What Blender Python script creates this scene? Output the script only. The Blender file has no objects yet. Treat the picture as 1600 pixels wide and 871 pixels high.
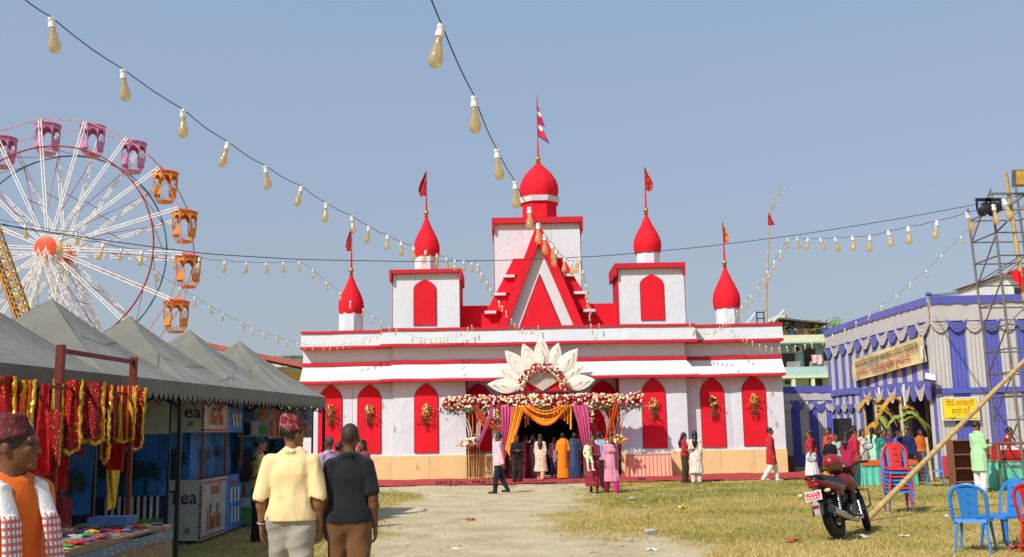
import bpy, bmesh, math, random
import numpy as np
from mathutils import Vector, Matrix
random.seed(7); RNG = np.random.default_rng(11)
sc = bpy.context.scene
COL = sc.collection
PI = math.pi; R = math.radians

# ------------------------------------------------------------------ camera
FPX, W0, H0 = 1550.0, 1600.0, 871.0          # focal length in photo pixels
CAMH, PITCH, ROLL = 1.65, math.atan(240.5/1550.0), 0.018
FW = Vector((0, math.cos(PITCH), math.sin(PITCH)))
UP0 = Vector((0, -math.sin(PITCH), math.cos(PITCH)))
RT = Vector((1, 0, 0))*math.cos(ROLL) - UP0*math.sin(ROLL)
UP = UP0*math.cos(ROLL) + Vector((1, 0, 0))*math.sin(ROLL)
cam_d = bpy.data.cameras.new('camera'); cam = bpy.data.objects.new('camera', cam_d); COL.objects.link(cam)
cam_d.sensor_width = 36; cam_d.lens = 36*FPX/W0; cam_d.clip_start = .1; cam_d.clip_end = 4000
M4 = Matrix((RT, UP, -FW)).transposed().to_4x4(); M4.translation = (0, 0, CAMH)
cam.matrix_world = M4
sc.camera = cam

# ------------------------------------------------------------------ sky and sun
SUN_EL, SUN_AZ = R(44), R(222)               # azimuth clockwise from +Y: behind the camera, to the left
world = bpy.data.worlds.new('World'); sc.world = world; world.use_nodes = True
nt = world.node_tree; bg = nt.nodes['Background']
sky = nt.nodes.new('ShaderNodeTexSky'); sky.sky_type = 'NISHITA'; sky.sun_disc = False
sky.sun_elevation = SUN_EL; sky.sun_rotation = SUN_AZ
sky.altitude = 100; sky.air_density = 1.0; sky.dust_density = 3.0; sky.ozone_density = 1.5
# milky haze of the season over the clear-sky model: one smooth tone from horizon to zenith
_tc = nt.nodes.new('ShaderNodeTexCoord'); _sx = nt.nodes.new('ShaderNodeSeparateXYZ'); nt.links.new(_tc.outputs['Generated'], _sx.inputs[0])
_rp = nt.nodes.new('ShaderNodeValToRGB'); _el = _rp.color_ramp.elements
_el[0].position = 0; _el[0].color = (.315, .34, .368, 1); _el[1].position = .42; _el[1].color = (.25, .342, .49, 1)
_e = _el.new(1.0); _e.color = (.20, .29, .46, 1); nt.links.new(_sx.outputs[2], _rp.inputs[0])
_k = nt.nodes.new('ShaderNodeVectorMath'); _k.operation = 'SCALE'; _k.inputs['Scale'].default_value = .4; nt.links.new(sky.outputs[0], _k.inputs[0])
_h = nt.nodes.new('ShaderNodeVectorMath'); _h.operation = 'SCALE'; _h.inputs['Scale'].default_value = 10; nt.links.new(_rp.outputs[0], _h.inputs[0])
_a = nt.nodes.new('ShaderNodeVectorMath'); _a.operation = 'ADD'; nt.links.new(_k.outputs[0], _a.inputs[0]); nt.links.new(_h.outputs[0], _a.inputs[1])
nt.links.new(_a.outputs[0], bg.inputs[0]); bg.inputs[1].default_value = .1
sun_d = bpy.data.lights.new('sun', 'SUN'); sun_d.energy = 4.7; sun_d.angle = R(.7); sun_d.color = (1, .94, .86)
sun = bpy.data.objects.new('sun', sun_d); COL.objects.link(sun)
SDIR = Vector((math.sin(SUN_AZ)*math.cos(SUN_EL), math.cos(SUN_AZ)*math.cos(SUN_EL), math.sin(SUN_EL)))
sun.rotation_euler = SDIR.to_track_quat('Z', 'Y').to_euler(); sun.location = (-20, -20, 30)
vs = sc.view_settings; vs.view_transform = 'Standard'; vs.look = 'None'; vs.exposure = 0.0; vs.gamma = 1
sc.cycles.use_denoising = True
sc.cycles.max_bounces = 6; sc.cycles.transparent_max_bounces = 12
sc.cycles.caustics_reflective = False; sc.cycles.caustics_refractive = False

# ------------------------------------------------------------------ helpers
def P(px, py, Y):
    """world point seen at photo pixel (px,py) that stands at distance Y"""
    d = FW*FPX + RT*(px-W0/2) + UP*(H0/2-py)
    return Vector((0, 0, CAMH)) + d*(Y/d.y)
def PX(px, py, Y): return P(px, py, Y).x
def PZ(px, py, Y): return P(px, py, Y).z
def G(px, py):
    d = FW*FPX + RT*(px-W0/2) + UP*(H0/2-py)
    return Vector((0, 0, CAMH)) + d*(-CAMH/d.z)

def lin(h):
    h = h.lstrip('#'); o = []
    for i in (0, 2, 4):
        c = int(h[i:i+2], 16)/255
        o.append(c/12.92 if c <= .04045 else ((c+.055)/1.055)**2.4)
    return (*o, 1)

MATS = {}
class NT:
    def __init__(s, name):
        s.m = bpy.data.materials.new(name); s.m.use_nodes = True; s.t = s.m.node_tree
        s.b = s.t.nodes['Principled BSDF']
    def n(s, kind, **kw):
        o = s.t.nodes.new('ShaderNode'+kind)
        for k, v in kw.items():
            if isinstance(k, str) and k.startswith('i_'): o.inputs[k[2:].replace('_', ' ')].default_value = v
            else: setattr(o, k, v)
        return o
    def l(s, a, b): s.t.links.new(a, b)
    def coord(s, kind='Object', scale=(1, 1, 1), rot=(0, 0, 0), loc=(0, 0, 0)):
        c = s.n('TexCoord'); m = s.n('Mapping'); m.inputs['Scale'].default_value = scale
        m.inputs['Rotation'].default_value = rot; m.inputs['Location'].default_value = loc
        s.l(c.outputs[kind], m.inputs[0]); return m.outputs[0]
    def noise(s, vec, scale=5, detail=4, rough=.55):
        n = s.n('TexNoise'); n.inputs['Scale'].default_value = scale; n.inputs['Detail'].default_value = detail
        n.inputs['Roughness'].default_value = rough
        if vec is not None: s.l(vec, n.inputs['Vector'])
        return n.outputs[0]
    def ramp(s, fac, stops, interp='LINEAR'):
        r = s.n('ValToRGB'); r.color_ramp.interpolation = interp; el = r.color_ramp.elements
        while len(el) < len(stops): el.new(.5)
        for e, (p, c) in zip(el, stops): e.position = p; e.color = c if len(c) == 4 else (*c, 1)
        s.l(fac, r.inputs[0]); return r.outputs[0]
    def mix(s, fac, a, b, mode='MIX'):
        m = s.n('Mix', data_type='RGBA', blend_type=mode)
        for sock, v in ((m.inputs[0], fac), (m.inputs[6], a), (m.inputs[7], b)):
            if hasattr(v, 'is_output') or hasattr(v, 'links'): s.l(v, sock)
            elif isinstance(v, (int, float)): sock.default_value = v
            else: sock.default_value = v if len(v) == 4 else (*v, 1)
        return m.outputs[2]
    def math(s, op, a, b=0.0, c=0.0):
        m = s.n('Math', operation=op)
        for sock, v in zip(m.inputs, (a, b, c)):
            if hasattr(v, 'links'): s.l(v, sock)
            else: sock.default_value = v
        return m.outputs[0]
    def bump(s, h, strength=.3, dist=.02):
        b = s.n('Bump'); b.inputs['Strength'].default_value = strength; b.inputs['Distance'].default_value = dist
        s.l(h, b.inputs['Height']); s.l(b.outputs[0], s.b.inputs['Normal'])
    def base(s, v):
        if hasattr(v, 'links'): s.l(v, s.b.inputs['Base Color'])
        else: s.b.inputs['Base Color'].default_value = v

def mat(name, col, rough=.6, var=.12, scale=6, bump=.15, bscale=40, metal=0, spec=.4, sheen=0, kind='Object', trans=0, coat=0, dirt=0, bdist=.01):
    """plain procedural surface: base colour with drifting tone, fine relief"""
    if name in MATS: return MATS[name]
    N = NT(name); c = lin(col) if isinstance(col, str) else (*col[:3], 1)
    v = N.coord(kind)
    n = N.noise(v, scale, 5)
    lo = tuple(x*(1-var) for x in c[:3]); hi = tuple(min(1, x*(1+var)) for x in c[:3])
    colr = N.ramp(n, [(.3, lo), (.7, hi)])
    if dirt:
        d = N.noise(v, scale*.35, 6, .65)
        f = N.math('MULTIPLY', N.ramp(d, [(.5, (0, 0, 0)), (.75, (1, 1, 1))]), dirt)
        colr = N.mix(f, colr, (.16, .12, .08, 1))
    N.base(colr)
    N.b.inputs['Roughness'].default_value = rough; N.b.inputs['Metallic'].default_value = metal
    N.b.inputs['Specular IOR Level'].default_value = spec
    if sheen: N.b.inputs['Sheen Weight'].default_value = sheen
    if trans: N.b.inputs['Transmission Weight'].default_value = trans
    if coat: N.b.inputs['Coat Weight'].default_value = coat
    if bump: N.bump(N.noise(v, bscale, 3), bump, bdist)
    MATS[name] = N.m; return N.m

def cloth(name, col, rough=.85, fold=.35, fscale=2.2, axis='z', var=.1, trans=0):
    """hanging or stretched fabric: long soft wrinkles and a weave"""
    if name in MATS: return MATS[name]
    N = NT(name); c = lin(col)
    st = {'z': (1, 1, .18), 'x': (.18, 1, 1), 'n': (1, 1, 1)}[axis]
    v = N.coord('Object', st); v2 = N.coord('Object')
    n = N.noise(v2, 1.3, 5)
    N.base(N.ramp(n, [(.25, tuple(x*(1-var) for x in c[:3])), (.75, tuple(min(1, x*(1+var)) for x in c[:3]))]))
    h1 = N.noise(v, fscale, 5, .6); h2 = N.noise(v2, 260, 2)
    N.bump(N.math('ADD', h1, N.math('MULTIPLY', h2, .02)), fold, .06)
    N.b.inputs['Roughness'].default_value = rough; N.b.inputs['Specular IOR Level'].default_value = .2
    N.b.inputs['Sheen Weight'].default_value = .15
    if trans:
        tr = N.n('BsdfTranslucent'); tr.inputs[0].default_value = c
        mx = N.n('MixShader'); mx.inputs[0].default_value = trans
        N.l(N.b.outputs[0], mx.inputs[1]); N.l(tr.outputs[0], mx.inputs[2])
        N.l(mx.outputs[0], N.t.nodes['Material Output'].inputs[0])
    MATS[name] = N.m; return N.m

def pattern(name, bg, spots, scale=30, thr=.25, rough=.8, mode='dots', bg2=None):
    """printed fabric: scattered flowers, dots or checks in given colours"""
    if name in MATS: return MATS[name]
    N = NT(name); v = N.coord('Object'); b = lin(bg)
    base = N.mix(N.ramp(N.noise(v, 5), [(.35, (0, 0, 0)), (.65, (1, 1, 1))]), b, lin(bg2) if bg2 else tuple(x*.8 for x in b[:3])+(1,))
    for i, s_ in enumerate(spots):
        vv = N.coord('Object', loc=(i*3.1, i*1.7, i*.9))
        if mode == 'dots':
            vo = N.n('TexVoronoi'); vo.inputs['Scale'].default_value = scale; N.l(vv, vo.inputs[0])
            f = N.ramp(vo.outputs['Distance'], [(thr, (1, 1, 1)), (thr+.06, (0, 0, 0))])
        elif mode == 'grid':
            ck = N.n('TexWave', wave_type='BANDS', bands_direction='XYZ'[i % 3]); ck.inputs['Scale'].default_value = scale
            N.l(vv, ck.inputs[0]); f = N.ramp(ck.outputs[1], [(thr, (0, 0, 0)), (thr+.1, (1, 1, 1))])
        elif mode == 'diamond':
            vv = N.coord('Object', rot=(R(45), R(45), R(20+i*50)))
            ck = N.n('TexChecker'); ck.inputs['Scale'].default_value = scale*(1+.9*i); N.l(vv, ck.inputs[0]); f = ck.outputs[1]
            f = N.math('MULTIPLY', f, .7)
        else:
            f = N.ramp(N.noise(vv, scale, 3), [(.55+thr*.2, (0, 0, 0)), (.6+thr*.2, (1, 1, 1))])
        base = N.mix(f, base, lin(s_))
    N.base(base); N.b.inputs['Roughness'].default_value = rough; N.b.inputs['Specular IOR Level'].default_value = .25
    N.bump(N.noise(v, 9, 4), .3, .03)
    MATS[name] = N.m; return N.m

ORG = {}
def org(o): return ORG.get(o.name, Vector((0, 0, 0))) if o else Vector((0, 0, 0))
def tag(o, label=None, cat=None, group=None, kind=None):
    if label: o['label'] = label
    if cat: o['category'] = cat
    if group: o['group'] = group
    if kind: o['kind'] = kind
    return o
def thing(name, loc, label, cat, group=None, rz=0):
    o = bpy.data.objects.new(name, None); COL.objects.link(o); o.location = loc; o.empty_display_size = .2
    o.rotation_euler = (0, 0, rz)
    ORG[o.name] = Vector(loc)
    return tag(o, label, cat, group)
def link_mesh(name, me, parent=None, loc=(0, 0, 0), rot=(0, 0, 0)):
    o = bpy.data.objects.new(name, me); COL.objects.link(o)
    o.location = loc; o.rotation_euler = rot
    if parent: o.parent = parent
    return o
def copy_tree(o, parent=None):
    c = o.copy(); COL.objects.link(c); c.parent = parent
    for ch in list(o.children): copy_tree(ch, c)
    return c

class MB:
    """collects shapes; build() links them as ONE mesh object"""
    def __init__(s): s.v = []; s.f = []; s.mi = []; s.cur = 0
    def add(s, vs, fs):
        o = len(s.v); s.v.extend([tuple(v) for v in vs]); s.f.extend([tuple(i+o for i in f) for f in fs]); s.mi.extend([s.cur]*len(fs))
        return s
    def box(s, c, d, rz=0, M=None):
        x, y, z = (q/2 for q in d)
        vs = [Vector((a*x, b*y, e*z)) for a in (-1, 1) for b in (-1, 1) for e in (-1, 1)]
        if rz: m = Matrix.Rotation(rz, 3, 'Z'); vs = [m@v for v in vs]
        if M is not None: vs = [M@v for v in vs]
        c = Vector(c)
        return s.add([v+c for v in vs], [(0, 1, 3, 2), (4, 6, 7, 5), (0, 4, 5, 1), (2, 3, 7, 6), (0, 2, 6, 4), (1, 5, 7, 3)])
    def bb(s, x0, x1, y0, y1, z0, z1): return s.box(((x0+x1)/2, (y0+y1)/2, (z0+z1)/2), (x1-x0, y1-y0, z1-z0))
    def bar(s, a, b, w, h=None, up=(0, 0, 1)):
        a, b = Vector(a), Vector(b); h = h or w; d = (b-a); L = d.length
        if L < 1e-6: return s
        d.normalize(); u = Vector(up)
        if abs(d.dot(u)) > .98: u = Vector((1, 0, 0))
        x = d.cross(u).normalized(); u = x.cross(d)
        M = Matrix((x, d, u)).transposed()
        return s.box((a+b)/2, (w, L, h), M=M)
    def cyl(s, a, b, r0, r1=None, n=8, cap=True): return s.tube([a, b], [r0, r0 if r1 is None else r1], n, cap)
    def tube(s, pts, r, n=6, cap=True, sq=1.0, closed=False):
        pts = [Vector(p) for p in pts]; m = len(pts)
        rs = r if isinstance(r, (list, tuple)) else [r]*m
        vs = []; fs = []; px = None
        for i, p in enumerate(pts):
            if closed: t = pts[(i+1) % m]-pts[i-1]
            else: t = (pts[min(i+1, m-1)]-pts[max(i-1, 0)])
            t = t.normalized() if t.length > 1e-9 else Vector((0, 0, 1))
            if px is None:
                ref = Vector((0, 0, 1)) if abs(t.z) < .9 else Vector((0, 1, 0)); px = t.cross(ref).normalized()
            else:
                px = (px-t*px.dot(t)); px = px.normalized() if px.length > 1e-6 else t.orthogonal().normalized()
            py = t.cross(px)
            for k in range(n):
                a = 2*PI*k/n; vs.append(p+px*(math.cos(a)*rs[i])+py*(math.sin(a)*rs[i]*sq))
        for i in range(m if closed else m-1):
            j = (i+1) % m
            for k in range(n):
                fs.append((i*n+k, i*n+(k+1) % n, j*n+(k+1) % n, j*n+k))
        if cap and not closed: fs.append(tuple(range(n-1, -1, -1))); fs.append(tuple((m-1)*n+k for k in range(n)))
        return s.add(vs, fs)
    def lathe(s, prof, n=16, c=(0, 0, 0), M=None, ph=0, cap=True):
        vs = []; fs = []; c = Vector(c)
        for r, z in prof:
            for k in range(n):
                a = 2*PI*k/n+ph; v = Vector((math.cos(a)*r, math.sin(a)*r, z)); vs.append((M@v if M is not None else v)+c)
        for i in range(len(prof)-1):
            for k in range(n): fs.append((i*n+k, i*n+(k+1) % n, (i+1)*n+(k+1) % n, (i+1)*n+k))
        if cap: fs.append(tuple(range(n-1, -1, -1))); fs.append(tuple((len(prof)-1)*n+k for k in range(n)))
        return s.add(vs, fs)
    def prism(s, poly, e1, e2, o, depth, cap=True):
        """2D polygon in plane (e1,e2) at o, extruded by vector depth"""
        e1, e2, o, dp = Vector(e1), Vector(e2), Vector(o), Vector(depth); n = len(poly)
        a = [o+e1*x+e2*y for x, y in poly]; b = [q+dp for q in a]
        fs = [(i, (i+1) % n, n+(i+1) % n, n+i) for i in range(n)]
        if cap: fs += [tuple(range(n-1, -1, -1)), tuple(range(n, 2*n))]
        return s.add(a+b, fs)
    def grid(s, fn, nu, nv, th=0):
        vs = [Vector(fn(i/(nu-1), j/(nv-1))) for i in range(nu) for j in range(nv)]
        fs = [(i*nv+j, (i+1)*nv+j, (i+1)*nv+j+1, i*nv+j+1) for i in range(nu-1) for j in range(nv-1)]
        if th:
            nm = [Vector((0, 0, 0)) for _ in vs]
            for f in fs:
                q = (vs[f[1]]-vs[f[0]]).cross(vs[f[3]]-vs[f[0]])
                for i in f: nm[i] += q
            o = len(vs)
            vs2 = [v-(q.normalized() if q.length > 1e-12 else q)*th for v, q in zip(vs, nm)]
            f2 = [tuple(i+o for i in reversed(f)) for f in fs]
            rim = [i*nv for i in range(nu)]+[(nu-1)*nv+j for j in range(1, nv)]+[i*nv+nv-1 for i in range(nu-2, -1, -1)]+[j for j in range(nv-2, 0, -1)]
            f3 = [(rim[(k+1) % len(rim)], rim[k], rim[k]+o, rim[(k+1) % len(rim)]+o) for k in range(len(rim))]
            return s.add(vs+vs2, fs+f2+f3)
        return s.add(vs, fs)
    def ball(s, c, r, n=6, sz=1):
        prof = [(max(1e-4, r*math.sin(PI*i/n)), -r*sz*math.cos(PI*i/n)) for i in range(n+1)]
        return s.lathe(prof, max(6, n+2), c, cap=False)
    def mesh(s, name, mats, off=Vector((0, 0, 0)), smooth=None):
        me = bpy.data.meshes.new(name)
        me.from_pydata([(v[0]-off.x, v[1]-off.y, v[2]-off.z) for v in s.v], [], s.f)
        mats = mats if isinstance(mats, (list, tuple)) else [mats]
        for m in mats: me.materials.append(m)
        if len(mats) > 1: me.polygons.foreach_set('material_index', s.mi)
        if smooth:
            me.polygons.foreach_set('use_smooth', [True]*len(s.f))
            if smooth < 180: me.set_sharp_from_angle(angle=R(smooth))
        me.update(); return me
    def build(s, name, mats, parent=None, smooth=None, loc=None):
        """world-coordinate verts; stored relative to the parent (or to loc for a top-level mesh)"""
        if parent is not None:
            o = link_mesh(name, s.mesh(name, mats, org(parent), smooth), parent); ORG[o.name] = org(parent); return o
        if loc is None:
            a = np.array(s.v); loc = ((a[:, 0].min()+a[:, 0].max())/2, (a[:, 1].min()+a[:, 1].max())/2, a[:, 2].min())
        o = link_mesh(name, s.mesh(name, mats, Vector(loc), smooth), None, loc); ORG[o.name] = Vector(loc); return o

def fixnormals(me):
    b = bmesh.new(); b.from_mesh(me); bmesh.ops.recalc_face_normals(b, faces=b.faces); b.to_mesh(me); b.free()

def text_mesh(body, size, mat_, M, parent, name='lettering', depth=.002, width=None):
    """flat print: lettering converted to a mesh. M places it (x right, y up); width squeezes to fit"""
    c = bpy.data.curves.new('lettering', 'FONT'); c.body = body; c.size = size; c.extrude = depth; c.align_x = 'CENTER'; c.align_y = 'CENTER'
    c.resolution_u = 3
    o = bpy.data.objects.new('lettering', c); COL.objects.link(o)
    me = bpy.data.meshes.new_from_object(o.evaluated_get(bpy.context.evaluated_depsgraph_get()))
    bpy.data.objects.remove(o); bpy.data.curves.remove(c)
    a = np.empty(len(me.vertices)*3); me.vertices.foreach_get('co', a); a = a.reshape(-1, 3)
    if width and len(a):
        w = a[:, 0].max()-a[:, 0].min(); a[:, 0] *= width/w; me.vertices.foreach_set('co', a.ravel())
    me.transform(Matrix.Translation(-org(parent)) @ M if parent else M)
    me.materials.clear(); me.materials.append(mat_)
    ob = link_mesh(name, me, parent); ORG[ob.name] = org(parent); return ob
def face_M(o, right, up):
    r = Vector(right).normalized(); u = Vector(up).normalized(); n = r.cross(u)
    m = Matrix((r, u, n)).transposed().to_4x4(); m.translation = Vector(o); return m

# ------------------------------------------------------------------ shared colours
def stretched(name, col, var=.06, stain=.25, fold=.5):
    """cloth stretched over a bamboo frame: drawn creases, faint stains and bolts of slightly different dye"""
    N = NT(name); c = lin(col); v = N.coord('Object'); vd = N.coord('Object', (1, 1, .3))
    oi = N.n('ObjectInfo'); tone = N.math('MULTIPLY_ADD', oi.outputs['Random'], .09, .95)
    b = N.ramp(N.noise(v, .8, 6, .6), [(.25, tuple(x*(1-var) for x in c[:3])), (.75, tuple(min(1, x*(1+var)) for x in c[:3]))])
    st = N.ramp(N.noise(N.coord('Object', (1, 1, .6)), 1.1, 5, .6), [(.58, (0, 0, 0)), (.8, (1, 1, 1))])
    b = N.mix(N.math('MULTIPLY', st, stain), b, tuple(x*.62+.02 for x in c[:3]))
    m = N.n('VectorMath', operation='SCALE'); N.l(b, m.inputs[0]); N.l(tone, m.inputs['Scale']); N.base(m.outputs[0])
    w = N.n('TexWave', wave_type='BANDS', bands_direction='DIAGONAL'); w.inputs['Scale'].default_value = .9; w.inputs['Distortion'].default_value = 9; w.inputs['Detail'].default_value = 4; w.inputs['Detail Scale'].default_value = 1.6; N.l(vd, w.inputs[0])
    cr = N.n('TexNoise'); cr.inputs['Scale'].default_value = 1.7; cr.inputs['Detail'].default_value = 2; cr.inputs['Distortion'].default_value = .7; N.l(N.coord('Object', (1, 1, .6)), cr.inputs['Vector'])
    rid = N.math('ABSOLUTE', N.math('SUBTRACT', cr.outputs[0], .5))
    h = N.math('ADD', N.math('MULTIPLY', w.outputs[1], .07), N.math('ADD', N.math('MULTIPLY', rid, 1.3), N.math('MULTIPLY', N.noise(v, 220, 2), .012)))
    N.bump(h, fold, .05); N.b.inputs['Roughness'].default_value = .85; N.b.inputs['Specular IOR Level'].default_value = .2; MATS[name] = N.m; return N.m
M_red = stretched('red_cloth', '#DA1E2E', .1, .3, .5); M_white = stretched('white_cloth', '#D2D8DD', .05, .22, .5)
M_yellow = stretched('ochre_cloth', '#E2C68E', .06, .2, .4); M_carpet = mat('red_carpet', '#A63236', .95, .3, 3, .6, 60, dirt=.35)
M_gold = mat('gold_metal', '#C99A3A', .3, .1, metal=1, bump=.05)
M_black = mat('black_plastic', '#17171A', .5); M_steel = mat('steel', '#8C8F94', .4, .15, metal=.9)
M_wpaint = mat('white_paint', '#DADADA', .5, .06, dirt=.15); M_bamboo = mat('bamboo', '#B89A62', .6, .25, 9, .3, dirt=.2)
M_wood = mat('wood_brown', '#7A5236', .7, .3, 7)
M_whitep = mat('white_plastic', '#E4E4E6', .4, .04, bump=0)
M_wire = mat('cable_green', '#3B4136', .7, .1, bump=0)
# ------------------------------------------------------------------ ground
def _hash(ix, iy, s): 
    h = np.sin(ix*127.1+iy*311.7+s*74.7)*43758.5453; return h-np.floor(h)
def vnoise(x, y, s=0):
    ix, iy = np.floor(x), np.floor(y); fx, fy = x-ix, y-iy; fx = fx*fx*(3-2*fx); fy = fy*fy*(3-2*fy)
    a, b = _hash(ix, iy, s), _hash(ix+1, iy, s); c, d = _hash(ix, iy+1, s), _hash(ix+1, iy+1, s)
    return (a+(b-a)*fx)*(1-fy)+(c+(d-c)*fx)*fy
def fbm(x, y, s=0, o=4):
    t = 0; a = .5
    for i in range(o): t = t+a*vnoise(x*2**i, y*2**i, s+i*9); a *= .5
    return t/(1-.5**o)
PY_ = [3, 9, 12.8, 14.4, 16.4, 20.5, 23.2, 28.1, 32, 60]
PR_ = [2.2, 2.3, 2.2, 2.1, 1.25, .75, 1.2, 1.9, 2.6, 2.6]
PL_ = [-2.2, -2.2, -2.1, -2.15, -2.2, -2.7, -2.75, -2.75, -5.2, -5.2]
def path_mask(x, y):
    """1 on the trodden sandy path, 0 in the grass"""
    xl = np.interp(y, PY_, PL_); xr = np.interp(y, PY_, PR_)
    d = np.minimum(x-xl, xr-x) + (fbm(x*.9, y*.45, 3)-.5)*2.4 + (fbm(x*3.5, y*2, 5)-.5)*1.2
    return np.clip(.5+d*.6, 0, 1)
def ground_z(x, y): return ((fbm(x*.35, y*.35, 21)-.5)*.05+(fbm(x*2, y*2, 23)-.5)*.018)*np.clip((36.5-y)/3, 0, 1)*np.clip((y-1)/2, 0, 1)

def make_ground():
    xs = np.concatenate([[-900, -300, -100, -50, -30, -22], np.arange(-17, 19.01, .125), [24, 34, 55, 110, 320, 900]])
    ys = np.concatenate([[-300, -60, -15, -3], np.arange(1, 40.01, .125), [44, 52, 66, 100, 200, 500, 1500]])
    X, Y = np.meshgrid(xs, ys, indexing='ij'); nx, ny = X.shape
    Z = np.where((np.abs(X) < 20) & (Y > 1) & (Y < 40), ground_z(X, Y), 0.0)
    me = bpy.data.meshes.new('ground'); idx = np.arange(nx*ny).reshape(nx, ny)
    q = np.stack([idx[:-1, :-1], idx[1:, :-1], idx[1:, 1:], idx[:-1, 1:]], -1).reshape(-1, 4)
    me.vertices.add(nx*ny); me.vertices.foreach_set('co', np.stack([X, Y, Z], -1).ravel())
    me.loops.add(q.size); me.loops.foreach_set('vertex_index', q.ravel()); me.polygons.add(len(q))
    me.polygons.foreach_set('loop_start', np.arange(0, q.size, 4)); me.update(calc_edges=True)
    me.polygons.foreach_set('use_smooth', [True]*len(q))
    at = me.attributes.new('path', 'FLOAT', 'POINT'); at.data.foreach_set('value', path_mask(X, Y).ravel().astype(np.float32))
    N = NT('dry_ground'); v = N.coord('Object')
    a = N.n('Attribute', attribute_name='path')
    sand = N.ramp(N.noise(v, 1.1, 8, .65), [(.3, lin('#AD9D7A')), (.5, lin('#C4B491')), (.72, lin('#D3C6A6'))])
    sand = N.mix(N.ramp(N.noise(v, 9, 6, .7), [(.52, (0, 0, 0)), (.72, (1, 1, 1))]), sand, lin('#9A8660'))
    v2 = N.coord('Object', (1, .35, 1))
    soil = N.ramp(N.noise(v2, 1.5, 8, .65), [(.3, lin('#94834C')), (.5, lin('#B39C60')), (.7, lin('#C4AC74'))])
    soil = N.mix(N.ramp(N.noise(v, .45, 5), [(.45, (0, 0, 0)), (.65, (.75, .75, .75))]), soil, lin('#8E8746'))
    f = N.math('ADD', a.outputs['Fac'], N.math('MULTIPLY', N.math('SUBTRACT', N.noise(v, 7, 6, .7), .5), .9))
    f = N.ramp(f, [(.3, (0, 0, 0)), (.7, (1, 1, 1))])
    N.base(N.mix(f, soil, sand)); N.b.inputs['Roughness'].default_value = .95; N.b.inputs['Specular IOR Level'].default_value = .1
    N.bump(N.math('ADD', N.noise(v, 14, 8, .7), N.math('MULTIPLY', N.noise(v, 90, 4), .4)), .8, .035)
    me.materials.append(N.m)
    tag(link_mesh('ground', me), kind='structure')
make_ground()

def make_grass():
    n = 330000
    Y = 6.5/np.sqrt(1-RNG.random(n)*(1-(6.5/34.5)**2))     # denser near the camera
    Y = np.where(RNG.random(n) < .45, 6.5+RNG.random(n)*26.5, Y)
    X = (RNG.random(n)*1.16-.57)*Y*1.02
    cl = fbm(X*1.6, Y*1.6, 40); pm = path_mask(X, Y)
    keep = (pm < .2+RNG.random(n)**2*.55) & (cl+RNG.random(n)*.55 > .48) & (Y < 33.2)
    keep |= (pm > .5) & (fbm(X*1.1, Y*1.1, 61) > .74) & (RNG.random(n) < .10) & (Y < 30)
    keep &= ~((X < -4.0-.02*(Y-10)) & (RNG.random(n) < .5))
    X, Y = X[keep], Y[keep]; n = len(X); g = fbm(X*.3, Y*.3, 77); Z = ground_z(X, Y)-.004
    h = (.022+.05*RNG.random(n)**2)*(.6+.9*fbm(X*.8, Y*.8, 13))*(1+.4*(RNG.random(n) < .05)); w = .0035+.004*RNG.random(n)+.00022*Y
    an = RNG.random(n)*2*PI; ln = RNG.normal(0, .55, (n, 2))*h[:, None]
    dx, dy = np.cos(an)*w, np.sin(an)*w
    V = np.empty((n, 3, 3)); V[:, 0] = np.stack([X-dx, Y-dy, Z], -1); V[:, 1] = np.stack([X+dx, Y+dy, Z], -1)
    V[:, 2] = np.stack([X+ln[:, 0], Y+ln[:, 1], Z+h], -1)
    me = bpy.data.meshes.new('grass'); me.vertices.add(3*n); me.vertices.foreach_set('co', V.ravel())
    me.loops.add(3*n); me.loops.foreach_set('vertex_index', np.arange(3*n)); me.polygons.add(n)
    me.polygons.foreach_set('loop_start', np.arange(0, 3*n, 3)); me.update(calc_edges=True)
    t = np.clip((g-.5)*3.2+.32+RNG.normal(0, .2, n)+np.clip((Y-15)*.014, 0, .26), 0, 1)
    at = me.attributes.new('tone', 'FLOAT', 'POINT'); at.data.foreach_set('value', np.repeat(t, 3).astype(np.float32))
    N = NT('grass_blades'); a = N.n('Attribute', attribute_name='tone')
    N.base(N.ramp(a.outputs['Fac'], [(0, lin('#D2BA7C')), (.4, lin('#BFA860')), (.65, lin('#A09C4A')), (1, lin('#6E8034'))]))
    N.b.inputs['Roughness'].default_value = .8; N.b.inputs['Specular IOR Level'].default_value = .15
    tr = N.n('BsdfTranslucent'); tr.inputs[0].default_value = lin('#A0A04C'); mx = N.n('MixShader'); mx.inputs[0].default_value = .3
    N.l(N.b.outputs[0], mx.inputs[1]); N.l(tr.outputs[0], mx.inputs[2]); N.l(mx.outputs[0], N.t.nodes['Material Output'].inputs[0])
    me.materials.append(N.m)
    tag(link_mesh('grass', me), 'short dry yellow-green grass covering the field', 'grass', kind='stuff')
make_grass()

# red carpet in front of the temple
mb = MB()
xa, xb = -11.0, 11.6
def carpet(u, v):
    x = xa+(xb-xa)*u; y = 32.35+4.6*v
    if v < .01: y += .12*math.sin(x*1.7)+.08*math.sin(x*4.1+1)
    z = .022+.012*math.sin(x*2.3+v*5)*math.sin(v*9+x)+.008*math.sin(x*7)
    return (x, y, max(.014, z)+.012)
mb.grid(carpet, 120, 14, .008)
tag(mb.build('red_carpet', M_carpet, smooth=70), 'long faded red carpet laid along the front of the temple', 'carpet')

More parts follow.
